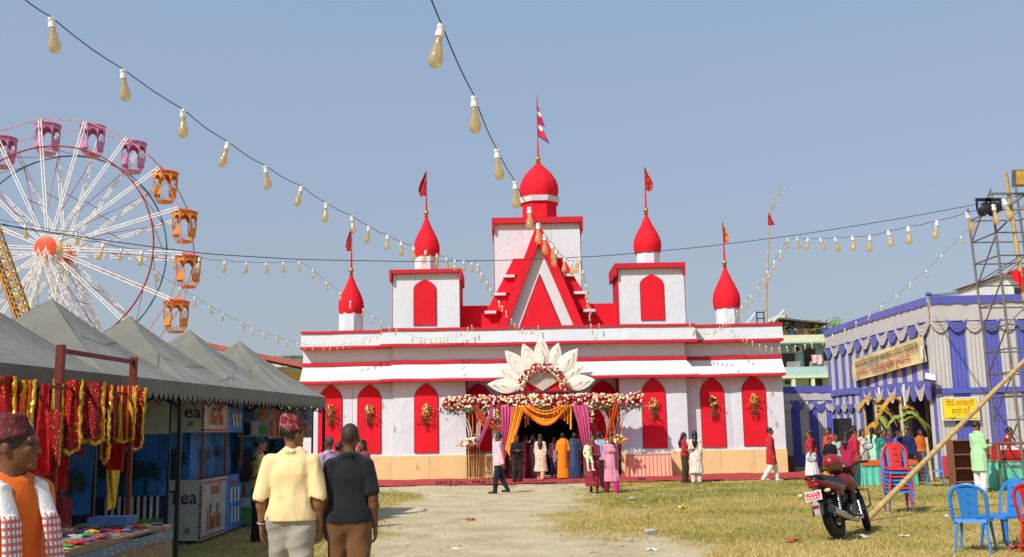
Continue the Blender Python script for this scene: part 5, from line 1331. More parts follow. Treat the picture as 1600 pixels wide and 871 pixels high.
            S.chain([T((0, 0, 1.40)), T((0, .01, 1.25)), T((0, .02, .95)), (0, .03, .12)], [.135, .17, .175, .20], .05, .8); f0 = S.disp; S.disp = lambda X, Y, Z, f0=f0: f0(X, Y, Z)+.011*np.sin(11*np.arctan2(Y, X)+4*Z)*np.clip((1.3+dz-Z)*1.5, 0, 1)
            for sx in (-1, 1): S.chain([J['sh', sx], J['el', sx]], [.06, .068], .05)
            S.half((0, 0, -1), -.10); S.cap(T((0, 0, 1.40)), H((0, 0, -.02)), .075, .08, .02, sub=True); put(S, 'robe', mt)
        elif kind == 'neckscarf':
            L = o.get('len', .62)
            for sx in (-1, 1): S.chain([T((sx*.02, .075, 1.455)), T((sx*.075, .04, 1.45)), T((sx*.095, -.075, 1.38)), T((sx*.105, -.155*b, 1.22)), T((sx*.115, -.17*b-.02, 1.0)), T((sx*.13, -.17*b-.02, L))], [.026, .028, .034, .044, .052, .056], .015, .32)
            S.cap(T((-.05, .075, 1.455)), T((.05, .075, 1.455)), .030, None, .02, .7); put(S, 'shawl', mt)
        elif kind == 'cap':
            S = SDF(min(vox, .01)); tl = Mh@Matrix.Rotation(R(o.get('tilt', -6)), 3, 'X')
            Hc = lambda p: tuple(hc+tl@Vector(p))
            S.chain([Hc((0, .012, .035)), Hc((0, .02, .12))], [.098, .080], .01); n1 = tl@Vector((0, 0, -1)); S.half(tuple(n1), n1.dot(hc)-.030)
            n2 = tl@Vector((0, -.28, 1)).normalized(); S.half(tuple(n2), n2.dot(hc)+.150); S.disp = folds(.0022, sd, 20, 40); put(S, 'cap', mt)
        elif kind == 'dupatta':
            sx = o.get('side', 1); S.chain([T((sx*.10, -.15, .75)), T((sx*.10, -.14, 1.15)), T((sx*.11, -.07, 1.38)), T((sx*.12, .03, 1.43)), T((sx*.11, .12, 1.2)), T((sx*.13, .14, .7))], [.045, .04, .035, .035, .04, .055], .02, .5); put(S, 'dupatta', mt)
        elif kind == 'pack':
            S.ell(T((0, .20, 1.17)), (.145, .085, .21), k=.03); S.ell(T((0, .265, 1.08)), (.11, .05, .12), k=.03); put(S, 'backpack', mt)
            S = SDF(vox)
            for sx in (-1, 1): S.chain([T((sx*.10, .14, 1.32)), T((sx*.125, .02, 1.445)), T((sx*.12, -.125, 1.32)), T((sx*.13, -.10, 1.12)), T((sx*.13, .13, 1.03))], [.018]*5, .01)
            put(S, 'strap', mt)
        elif kind == 'bangle':
            S = SDF(.006); sx = o.get('side', 1); wr, el = Vector(J['wr', sx]), Vector(J['el', sx]); d = (wr-el).normalized(); a_ = d.orthogonal().normalized(); b_ = d.cross(a_); c_ = wr-d*.02
            for k in range(10):
                q = [tuple(c_+a_*.036*math.cos(2*PI*(k+i)/10)+b_*.036*math.sin(2*PI*(k+i)/10)) for i in (0, 1)]; S.cap(q[0], q[1], .007, None, .005)
            put(S, 'bracelet', mt)
    if shoes:
        for sx in (-1, 1):
            an = J['an', sx]; S = SDF(min(vox, .014)); S.cap((an[0], an[1]+.035, an[2]-.052), (an[0]+sx*.02, an[1]-.165, an[2]-.054), .036, .032, .02); S.cap((an[0], an[1]+.01, an[2]-.02), (an[0], an[1]-.04, an[2]-.03), .042, .038, .03); S.half((0, 0, -1), .003-(an[2]-.078))
            put(S, 'shoe', shoes if not isinstance(shoes, bool) else M_shoe)
    if seat: root.location.z -= seat
    return root
def walk(a, kb=.10):
    """stride: a = half stride; positive side steps towards the facing direction"""
    return {1: ((.01, -a*.62, -.415), (.0, -a*.42+.03, -.385)), -1: ((-.01, a*.22, -.425), (-.0, a*1.0+.05, -.345))}
# ------------------------------------------------------------------ blue and white marquee on the right
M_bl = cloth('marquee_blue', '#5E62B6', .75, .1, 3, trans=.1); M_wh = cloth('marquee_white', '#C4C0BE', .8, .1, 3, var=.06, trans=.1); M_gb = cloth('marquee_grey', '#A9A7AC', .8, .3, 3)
MX, MY, MZ = 13.1, 31.0, 5.6
mq = thing('marquee', (MX+4, MY+5, 0), 'large blue and white striped marquee with swagged valances', 'marquee')
def run(p, q, z0, z1, nst, first, name, pleat=4, amp=.012, mts=None, out=.0, nz=4, sag=0):
    """strip of alternating pleated stripes along the ground line p-q"""
    p, q = Vector((*p, 0)), Vector((*q, 0)); n = (q-p).normalized().cross(Vector((0, 0, 1))); mts = mts or (M_bl, M_wh)
    for i in range(nst):
        a, b = p.lerp(q, i/nst), p.lerp(q, (i+1)/nst); m = MB()
        m.grid(lambda u, v: tuple(a.lerp(b, u)+n*(out+amp*math.sin(u*pleat*2*PI+i)*(.4+.6*(1-v)))+Vector((0, 0, z0+(z1-z0)*v))), 6*pleat+1, nz, .004)
        m.build(name, mts[(i+first) % 2], mq, smooth=70)
def swags(p, q, z, n, name='swag', drop=.42, hw=.36, first=0, out=.06, parent=None, mts=None):
    p, q = Vector((*p, 0)), Vector((*q, 0)); nn = (q-p).normalized().cross(Vector((0, 0, 1))); mts = mts or (M_wh, M_bl)
    for i in range(n):
        a, b = p.lerp(q, (i-.12)/n), p.lerp(q, (i+1.12)/n); m = MB()
        def f(u, v):
            e = a.lerp(b, u); c = 1-(2*u-1)**2; zz = z-(drop*c)*(.35+.65*v)-.10*(1-c)*v; return tuple(e+nn*(out+(i % 2)*.02+.03*c*(1-v)+.008*math.sin(v*14))+Vector((0, 0, zz)))
        m.grid(f, 13, 9, .003); m.build(name, mts[(i+first) % 2], parent or mq, smooth=70)
def top_band(p, q, z0, z1, mt, name, out=.05, teeth=0):
    p, q = Vector((*p, 0)), Vector((*q, 0)); nn = (q-p).normalized().cross(Vector((0, 0, 1))); L = (q-p).length; nu = max(8, int(L*10)); m = MB()
    m.grid(lambda u, v: tuple(p.lerp(q, u)+nn*(out+.006*math.sin(u*L*9))+Vector((0, 0, (z0+(.05*abs(math.sin(u*L*PI*1.8)) if teeth else 0))*(1-v)+z1*v+.03*math.sin(u*PI)))), nu, 3, .004)
    m.build(name, mt, mq, smooth=70)
FR0, FR1 = (MX, MY), (MX+9.5, MY); LF0, LF1 = (MX, MY+10.5), (MX, MY)
run(FR0, FR1, 2.72, 4.9, 18, 1, 'stripe_panel'); run(FR0, FR1, .66, 2.62, 18, 1, 'lower_stripe')
swags(FR0, FR1, 4.92, 18, first=0); top_band(FR0, FR1, 4.86, 5.42, M_wh, 'white_band', .03); top_band(FR0, FR1, 5.36, 5.64, M_bl, 'blue_band', .07, 1)
top_band(FR0, FR1, 2.6, 2.76, M_bl, 'waist_band', .06); top_band(FR0, FR1, .08, .7, cloth('marquee_red', '#C23A42'), 'base_band', .04)
run(LF0, LF1, 2.95, 4.9, 24, 0, 'stripe_panel', 3, .012); swags(LF0, LF1, 4.95, 12, first=1, drop=.5); top_band(LF0, LF1, 4.88, 5.42, M_wh, 'white_band', .03); top_band(LF0, LF1, 5.36, 5.64, M_bl, 'blue_band', .07, 1)
run(LF0, (MX, MY+6.6), .05, 2.95, 10, 1, 'lower_stripe', 3, .015); swags(LF0, (MX, MY+6.6), 2.62, 5, first=0, drop=.4); top_band(LF0, (MX, MY+6.6), 2.86, 3.1, M_bl, 'waist_band', .06)
top_band((MX, MY+6.6), LF1, 2.55, 3.05, M_bl, 'waist_band', .04, 1); swags((MX, MY+6.6), LF1, 2.95, 11, first=1, drop=.55, out=.1)
run((MX, MY+.55), LF1, .05, 2.6, 2, 1, 'lower_stripe', 3, .015)
# inside of the entrance
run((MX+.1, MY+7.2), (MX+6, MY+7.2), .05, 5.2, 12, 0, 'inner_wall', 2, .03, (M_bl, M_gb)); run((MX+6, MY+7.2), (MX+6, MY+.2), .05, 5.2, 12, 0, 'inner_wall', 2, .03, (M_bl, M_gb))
m = MB(); m.grid(lambda u, v: (MX-.02+9.5*u, MY+.02+10.4*v, 5.45+.5*math.sin(PI*u)*math.sin(PI*v)), 12, 12, .01); m.build('roof_cloth', M_wh, mq, smooth=70)
for x, y in ((MX+.05, MY+.05), (MX+.05, MY+6.6), (MX+.05, MY+10.4), (MX+6.2, MY+.1), (MX+9.4, MY+.1)): MB().cyl((x, y, 0), (x, y, 5.6), .05).build('pole', M_bamboo, mq)
MB().ball((MX, MY-.02, 5.72), .1, 6, .8).build('corner_knob', M_bl, mq)
# lower annex running left behind the temple corner
AX0 = 11.0
LW0, LW1 = (AX0, 41.2), (MX+.1, 41.2)
run(LW0, LW1, .05, 2.8, 6, 1, 'annex_stripe', 4, .03); swags(LW0, LW1, 2.72, 5, first=0); top_band(LW0, LW1, 2.72, 3.05, M_wh, 'annex_band', .03); top_band(LW0, LW1, 3.0, 3.3, M_bl, 'annex_band', .06, 1)
top_band(LW0, LW1, .05, .5, M_bl, 'annex_base', .08)
# banner
ban = thing('cloth_banner', (MX-.1, MY+3.5, 3.3), 'yellow cloth banner with two lines of lettering across the marquee entrance', 'banner')
b0, b1 = Vector((MX-.16, MY+7.0, 3.33)), Vector((MX-.16, MY+.2, 3.62)); bh0, bh1 = .84, .80
N = NT('banner_print'); v = N.coord('Object'); base = N.ramp(N.noise(v, .9, 4), [(.3, lin('#D9A468')), (.45, lin('#DFCB84')), (.6, lin('#D6D0A4')), (.75, lin('#DDB46A'))]); N.base(base); N.b.inputs['Roughness'].default_value = .6; N.bump(N.noise(v, 4, 4), .5, .04)
m = MB(); m.grid(lambda u, v: tuple(b0.lerp(b1, u)+Vector((-.03*math.sin(u*11+v*4), 0, (bh0+(bh1-bh0)*u)*v))), 30, 8, .004); m.build('banner_cloth', N.m, ban, smooth=70)
dy_ = (b1-b0).normalized()
for u, vv, tx, sz, mt, wd in ((.5, .68, 'सार्वजिनक दुर्गा पूजा समारोहमा हािर्दक स्वागत छ', .34, mat('print_slategrey', '#5A5260', .6), 5.9), (.46, .28, 'दुर्गामाता र भक्तजनहरु सबैमा शुभकामना', .36, mat('print_magenta', '#B04A62', .6), 5.2)):
    c = b0.lerp(b1, u)+Vector((-.06, 0, (bh0+(bh1-bh0)*u)*vv)); text_mesh(tx, sz, mt, face_M(c, dy_, (0, 0, 1)), ban, 'lettering', width=wd)
m = MB(); c = b0.lerp(b1, .97)+Vector((-.065, 0, .1)); m.add([c, c+dy_*.2, c+dy_*.2+Vector((0, 0, .4)), c+Vector((0, 0, .4)), ], [(0, 1, 2, 3)]); m.build('white_corner', M_whitep, ban)
# yellow notice
n0, n1 = P(1472, 656, MY-.15), P(1531, 654, MY-.15); nz0, nz1 = PZ(1500, 657, MY-.15), PZ(1500, 621, MY-.15)
sg = thing('notice_board', ((n0.x+n1.x)/2, MY-.15, nz0), 'yellow notice board with red lettering and white border on the marquee', 'sign')
MB().bb(n0.x, n1.x, MY-.16, MY-.12, nz0, nz1).build('board', M_whitep, sg); xm = (n0.x+n1.x)/2; zm = (nz0+nz1)/2
MB().bb(n0.x+.05, n1.x-.05, MY-.168, MY-.161, nz0+.04, nz1-.04).build('rim', mat('sign_rim', '#A8742C', .5), sg)
MB().bb(n0.x+.065, n1.x-.065, MY-.174, MY-.169, nz0+.055, nz1-.055).build('yellow_field', mat('sign_yellow', '#F0D926', .5, .05, bump=0), sg)
M_srd = mat('sign_red', '#C4472A', .5, bump=0)
text_mesh('िदयो-अगरबत्ती', .26, M_srd, face_M((xm, MY-.178, zm+.16), (1, 0, 0), (0, 0, 1)), sg, width=.86, depth=.001); text_mesh('बाल्ने ठाउँ', .26, M_srd, face_M((xm, MY-.178, zm-.09), (1, 0, 0), (0, 0, 1)), sg, width=.56, depth=.001)
m = MB(); m.tube([(xm-.42, MY-.178, zm-.24), (xm-.32, MY-.178, zm-.27), (xm-.28, MY-.178, zm-.28), (xm-.2, MY-.178, zm-.25), (xm-.14, MY-.178, zm-.24)], [.01, .014, .03, .014, .006], 6, sq=.2); m.build('lamp_emblem', mat('sign_brown', '#8A6A1C'), sg)
# LED flood light on the marquee corner
fl_ = P(1453, 590, MY-.3); f = thing('flood_light', tuple(fl_), 'square white floodlight on the marquee corner', 'light')
Mf = Matrix.Rotation(R(-35), 3, 'X')@Matrix.Rotation(R(15), 3, 'Y')
MB().box(fl_, (.36, .07, .30), M=Mf).build('housing', M_steel, f); MB().box(fl_+Mf@Vector((0, -.04, 0)), (.30, .02, .24), M=Mf).build('diffuser', M_whitep, f); MB().bar(fl_+Vector((0, .05, .05)), fl_+Vector((0, .3, .2)), .03).build('bracket', M_black, f)
# banana stems dressed at the entrance
M_ban = mat('dry_banana', '#A9812F', .8, .4, 6); M_bg = mat('banana_green', '#7E8C3E', .7, .3, 6)
def banana(px, Y, label, seed):
    rng = random.Random(seed); x = PX(px, 700, Y); t = thing('banana_plant', (x, Y, 0), label, 'plant', 'banana plants at the marquee entrance'); 
    MB().tube([(x, Y, 0), (x+.02, Y, 1.2), (x-.02, Y, 2.6)], [.10, .085, .05], 10).build('stem', mat('banana_stem', '#B9B48A', .7, .2), t)
    MB().cyl((x+.16, Y+.05, 0), (x+.16, Y+.05, 3.0), .045).build('support_pole', M_wpaint, t)
    for k in range(8):
        a = rng.uniform(0, 2*PI); L = rng.uniform(.9, 1.5); z0 = rng.uniform(1.6, 2.6); up = rng.uniform(.2, 1.0); w = rng.uniform(.14, .22); d = Vector((math.cos(a), math.sin(a)*.6-.2, 0)); sd = Vector((-d.y, d.x, 0)); m = MB()
        def f(u, v):
            c = Vector((x, Y, z0))+d*L*.75*u+Vector((0, 0, L*(up*u-1.25*u*u))); return tuple(c+sd*(w*(2*v-1)*math.sin(PI*min(1, u*.92+.06))**.6)+Vector((0, 0, -.10*abs(2*v-1)+.02*math.sin(u*30))))
        m.grid(f, 16, 5, .003); m.build('leaf', M_ban if rng.random() < .7 else M_bg, t, smooth=70)
banana(1374, 35.5, 'withered banana plant on the left of the marquee entrance', 4); banana(1413, 33.2, 'yellowed banana plant on the right of the marquee entrance', 8)
# loudspeaker
q = P(1319, 690, 38.6); sp = thing('loudspeaker', (q.x, 38.6, 0), 'tall black loudspeaker cabinet by the marquee annex', 'loudspeaker')
zt = PZ(1319, 654, 38.6); MB().bb(q.x-.28, q.x+.28, 38.4, 38.9, zt-1.15, zt).build('cabinet', M_black, sp)
MB().bb(q.x-.25, q.x+.25, 38.37, 38.398, zt-1.11, zt-.04).build('grille', mat('grille', '#26262A', .7, .2, 60, .6, 200), sp)
for z in (.35, .82): MB().lathe([(.19, 0), (.2, .01), (.12, -.01)], 16, (q.x, 38.375, zt-z), M=Matrix.Rotation(R(90), 3, 'X')).build('driver', M_black, sp)
MB().bb(q.x-.3, q.x+.3, 38.4, 38.9, 0, zt-1.16).build('plinth', M_wood, sp)

# ------------------------------------------------------------------ buildings behind
YA = 62; ab = thing('apartment_building', (PX(1265, 600, YA), YA, 0), 'pale turquoise two storey building with balconies behind the marquee', 'building')
M_cy = mat('turquoise_wall', '#A9CAC5', .85, .08, dirt=.12); M_cr = mat('cream_parapet', '#D6D8B8', .85, .08, dirt=.15); M_gl = mat('dark_glass', '#3C3030', .25, .3, bump=0); M_rail = mat('rail_pale', '#B5B2AC', .6)
def bx(a, b, y0, y1, Y0, Y1): return MB().bb(PX(a, 560, YA), PX(b, 560, YA), Y0, Y1, PZ(1265, y1, YA), PZ(1265, y0, YA))
bx(1150, 1420, 537, 660, YA, YA+9).build('wall', M_cy, ab); bx(1150, 1420, 526, 537, YA-1.2, YA+9.1).build('parapet', M_cr, ab); bx(1150, 1420, 575, 589, YA-1.2, YA-1.05).build('balcony_front', M_cy, ab)
bx(1150, 1420, 589, 592, YA-1.25, YA).build('balcony_slab', M_cr, ab); bx(1150, 1420, 536, 538.5, YA-1.25, YA).build('eave_slab', M_cy, ab)
for a, b, y0, y1 in ((1222, 1242, 552, 576), (1256, 1274, 543, 576), (1287, 1299, 552, 576), (1224, 1232, 594, 600), (1262, 1282, 592, 612)):
    w = bx(a, b, y0, y1, YA-.06, YA-.02).build('window', M_gl, ab)
    bx((a+b)/2-.4, (a+b)/2+.4, y0, y1, YA-.09, YA-.061).build('mullion', M_wood, w)
for a in (1238, 1287): 
    w = bx(a, a+11, 542, 551, YA-.5, YA-.03).build('air_conditioner', M_wpaint, ab); c = PX(a+4, 546, YA); MB().lathe([(.15, 0), (.16, .02)], 14, (c, YA-.5, PZ(1265, 546.5, YA)), M=Matrix.Rotation(R(90), 3, 'X')).build('fan_grille', M_black, w)
for a, b in ((1222, 1243), (1257, 1300)):
    m = MB()
    for k in range(int((b-a)/1.6)): x = PX(a+k*1.6, 570, YA); m.bb(x-.015, x+.015, YA-1.16, YA-1.12, PZ(1265, 577, YA), PZ(1265, 568, YA))
    m.bb(PX(a, 560, YA), PX(b, 560, YA), YA-1.17, YA-1.11, PZ(1265, 568, YA), PZ(1265, 567, YA)); m.build('balcony_railing', M_rail, ab)
for px in (1232, 1262, 1291): x = PX(px, 600, YA); MB().bb(x-.1, x+.1, YA-1.2, YA-1.0, 0, PZ(1265, 592, YA)).build('column', M_cr, ab)
cl = P(1275, 557, YA-1.3); m = MB(); m.grid(lambda u, v: (cl.x-.3+.62*u+.06*math.sin(v*3), YA-1.28+.03*math.sin(u*12), PZ(1265, 571, YA)+.55*v+.04*math.sin(u*5)*(1-v)), 14, 6, .01); tag(m.build('laundry', pattern('floral_laundry', '#D8B8C0', ['#C07088', '#E8E0E0'], 9, .3), smooth=70), 'pink patterned cloth drying on the turquoise balcony', 'laundry')
# rooftop sheds and clutter
rt = thing('roof_shed', (PX(1245, 520, YA+2), YA+2, PZ(1245, 526, YA+2)), 'rusty tin lean-to with clutter on the turquoise building roof', 'shed')
z0 = PZ(1245, 526, YA+2); xa_, xb_ = PX(1213, 520, YA+2), PX(1290, 520, YA+2)
m = MB(); m.prism([(xa_, z0+1.15), (xb_, z0+.75), (xb_, z0+.68), (xa_, z0+1.05)], (1, 0, 0), (0, 0, 1), (0, YA+1, 0), (0, 4, 0)); m.build('tin_roof', mat('rust_tin', '#5C5550', .8, .4, 3), rt)
rng = random.Random(9)
for k in range(9): x = xa_+(xb_-xa_)*k/8.3; MB().bar((x, YA+1.4, z0-.2), (x, YA+1.4, z0+.95), .07).build('shed_post', M_wood, rt)
for k in range(16):
    x = rng.uniform(xa_, xb_-.3); MB().box((x, YA+1.2+rng.random(), z0+.15), (rng.uniform(.2, .7), .4, rng.uniform(.2, .6)), rz=rng.random()).build('bundle', mat('clutter%d' % (k % 4), ['#4A4038', '#8A8478', '#35507A', '#6A4A38'][k % 4], .8, .3), rt)
MB().bb(PX(1215, 505, YA+3), PX(1227, 505, YA+3), YA+3, YA+6, z0, z0+1.5).build('stair_head', M_cr, rt)
def bush(px, py, Y, r, label, seed, mt, n=300):
    c = P(px, py, Y); t = thing('potted_shrub', (c.x, Y, c.z-r), label, 'shrub', 'roof plants'); rg = random.Random(seed); m = MB()
    for _ in range(n):
        d = Vector((rg.gauss(0, 1), rg.gauss(0, 1), rg.gauss(0, 1))).normalized()*r*rg.random()**.4; leaf(m, c+d, .28, .05, rg, -.2)
    m.build('foliage', mt, t)['kind'] = 'stuff'; MB().cyl((c.x, Y, c.z-r-.3), (c.x, Y, c.z), .03).build('stem', M_wood, t); MB().lathe([(.14, 0), (.2, .4)], 10, (c.x, Y, c.z-r-.45)).build('pot', M_wpaint, t)
bush(1229, 510, YA+1.6, .5, 'dark green shrub at the left of the turquoise roof', 1, M_leaf); bush(1275, 516, YA+1.6, .55, 'brownish shrub in a white pot on the turquoise roof', 2, mat('leaf_olive', '#6A6A32', .7, .3)); bush(1306, 510, YA+1.2, .5, 'bright green spiky plant peeking over the marquee corner', 3, mat('leaf_bright', '#7FA03C', .6, .3), 160)
hb = thing('red_roof_house', (PX(1600, 470, 70), 70, 0), 'white house with red sloping roof behind the lamp tower', 'house')
z1, z2 = PZ(1600, 428, 70), PZ(1600, 405, 70); x = PX(1577, 470, 70); MB().bb(x, x+9, 70, 78, 0, z1).build('wall', M_wpaint, hb)
m = MB(); m.prism([(x-.3, z1), (x+10, z1), (x+10, z2+1.2), (x+6, z2+.9)], (1, 0, 0), (0, 0, 1), (0, 69.2, 0), (0, 9, 0)); m.build('roof', mat('roof_red', '#8E3A3E', .7, .15), hb)
for k in range(3): MB().bb(x+.4+k*2.2, x+1.8+k*2.2, 69.93, 69.98, z1-2.6, z1-1.0).build('window', M_gl, hb)
MB().bb(x-.3, x+9.2, 69.0, 70, z1-3.3, z1-3.1).build('balcony_slab', M_wpaint, hb)
# roof antenna bars and tall bamboo flag on the temple's far side
bp = thing('bamboo_flagpole', (PX(1197, 500, 44), 44, 0), 'tall thin bamboo pole with a small red banner and drooping tip', 'flagpole')
pts = [(PX(1196, 520, 44), 44, 0)]+[tuple(P(a, b, 44)) for a, b in ((1197, 480), (1199, 420), (1202, 360), (1204, 335), (1208, 312), (1215, 297), (1222, 292))]
MB().tube(pts, [.05, .045, .04, .03, .022, .015, .01, .006], 7).build('pole', M_bamboo, bp, smooth=60)
c = P(1203, 332, 43.95); m = MB(); m.grid(lambda u, v: (c.x-.12+.28*u*(1.15-v)+.04*v, 43.95+.03*math.sin(u*8), c.z-.6*(1-v)), 7, 8, .004); m.build('banner_cloth', M_pen, bp, smooth=70)
m = MB(); rg = random.Random(2)
for k in range(30): q = Vector(pts[-1]).lerp(Vector(pts[-4]), rg.random()); leaf(m, q, .3, .015, rg, .5)
m.build('bamboo_leaves', M_bamboo, bp)['kind'] = 'stuff'
for i, (a, b, c_, d) in enumerate(((1163, 503, 1180, 489), (1207, 498, 1225, 484))):
    tag(MB().bar(P(a, b+6, 41), P(c_, d, 41), .07).build('bamboo_stick', M_wpaint), ('pale stick leaning on the roof behind the right parapet', 'pale stick at the right end of the temple roof')[i], 'stick')
m = MB(); c = P(1188, 494, 41)
for dx in (-.15, .15):
    m.bar(c+Vector((dx, 0, -.5)), c+Vector((dx, 0, .2)), .04)
for z in (-.1, .15): m.bar(c+Vector((-.15, 0, z)), c+Vector((.15, 0, z)), .04)
tag(m.build('roof_frame', M_black), 'small dark metal frame on the temple roof near the bamboo pole', 'frame')

# ------------------------------------------------------------------ lamp tower
YS = 24.0; tw = thing('lamp_tower', (12.6, YS+.6, 0), 'tall lashed steel and bamboo lamp tower at the right edge', 'tower')
M_tube = mat('tube_grey', '#7C7672', .5, .2, metal=.4, dirt=.3)
def lg(px, py, Y): return P(px, py, Y)
LA0, LA1 = Vector((12.08, YS, 0)), lg(1549, 303, YS); LB0, LB1 = Vector((12.62, YS+.05, 0)), lg(1575, 297, YS+.05)
LC0, LC1 = Vector((13.5, YS, 0)), Vector((13.1, YS, 8.2)); LD0, LD1 = Vector((12.15, YS+1.3, 0)), Vector((11.9, YS+1.3, 7.2)); LE0, LE1 = Vector((13.55, YS+1.3, 0)), Vector((13.2, YS+1.3, 8.0))
for a, b, mt, r in ((LA0, LA1, M_tube, .032), (LC0, LC1, M_tube, .035), (LD0, LD1, M_tube, .032), (LE0, LE1, M_tube, .032)): MB().cyl(a, b, r, n=8).build('leg', mt, tw, smooth=60)
MB().tube([LB0+Vector((.1, 0, 0)), LB0.lerp(LB1, .5)+Vector((.06, 0, 0)), LB1+(LB1-LB0)*.06], [.07, .06, .045], 8).build('bamboo_leg', M_bamboo, tw, smooth=60)
def at(a, b, z): return a.lerp(b, z/b.z)
for k in range(12):
    z = .6+k*.57; A, C, D, E_ = at(LA0, LA1, z), at(LC0, LC1, z), at(LD0, LD1, z), at(LE0, LE1, z)
    for p, q in ((A, C), (A, D), (C, E_), (D, E_)): MB().cyl(p, q, .02, n=6).build('rung', M_tube, tw)
    if k % 2 == 0 and z < 6.3:
        z2 = z+1.1; MB().cyl(A, at(LC0, LC1, z2), .022, n=6).build('brace', M_tube, tw); MB().cyl(at(LA0, LA1, z2), D, .02, n=6).build('brace', M_tube, tw)
MB().bar(lg(1545, 303, YS), lg(1605, 303, YS), .05).build('top_bar', M_tube, tw)
MB().cyl(lg(1575, 322, YS-.05), lg(1630, 285, YS-.05), .035).build('lamp_arm', M_tube, tw)
m = MB(); c = lg(1585, 425, YS); m.grid(lambda u, v: (c.x-.12+.25*u, YS-.1+.04*math.sin(u*9), c.z-.45*(1-v)*(.4+.6*u)), 8, 6, .006); m.build('red_rag', M_red, tw, smooth=70)
mh = thing('moving_head_light', tuple(lg(1545, 330, YS-.15)), 'pair of black stage lamps clamped to the top of the lamp tower', 'stage light')
for dx in (-8, 7):
    c = lg(1546+dx, 328, YS-.2); MB().lathe([(.06, -.16), (.12, -.14), (.13, .10), (.15, .14), (.11, .16)], 12, c, M=Matrix.Rotation(R(75), 3, 'X')).build('lamp_head', M_black, mh, smooth=40)
    m = MB(); m.bar(c+Vector((-.17, 0, .25)), c+Vector((-.17, 0, -.02)), .04); m.bar(c+Vector((.17, 0, .25)), c+Vector((.17, 0, -.02)), .04); m.bar(c+Vector((-.19, 0, .25)), c+Vector((.19, 0, .25)), .05, .08); m.build('yoke', M_black, mh)
fl2 = lg(1594, 279, YS-.2); f = thing('flood_light', tuple(fl2), 'amber faced floodlight on top of the lamp tower', 'light')
MB().box(fl2, (.34, .16, .42), M=Matrix.Rotation(R(12), 3, 'X')).build('housing', M_steel, f); MB().box(fl2+Vector((0, -.09, -.0)), (.28, .03, .34), M=Matrix.Rotation(R(12), 3, 'X')).build('amber_lens', mat('amber_lens', '#C9A24C', .3, .3, 14), f)
# long bamboo pole leaning from the grass to the tower
a, b = G(1352, 815), P(1662, 502, 22.2); pl = thing('bamboo_pole', tuple(a), 'long bamboo pole leaning from the grass up to the lamp tower', 'pole')
ts_ = [a.lerp(b, k/30) for k in range(31)]; MB().tube(ts_, [.052-.012*k/30+(.005 if k % 3 == 0 else 0) for k in range(31)], 9).build('culm', M_bamboo, pl, smooth=60)

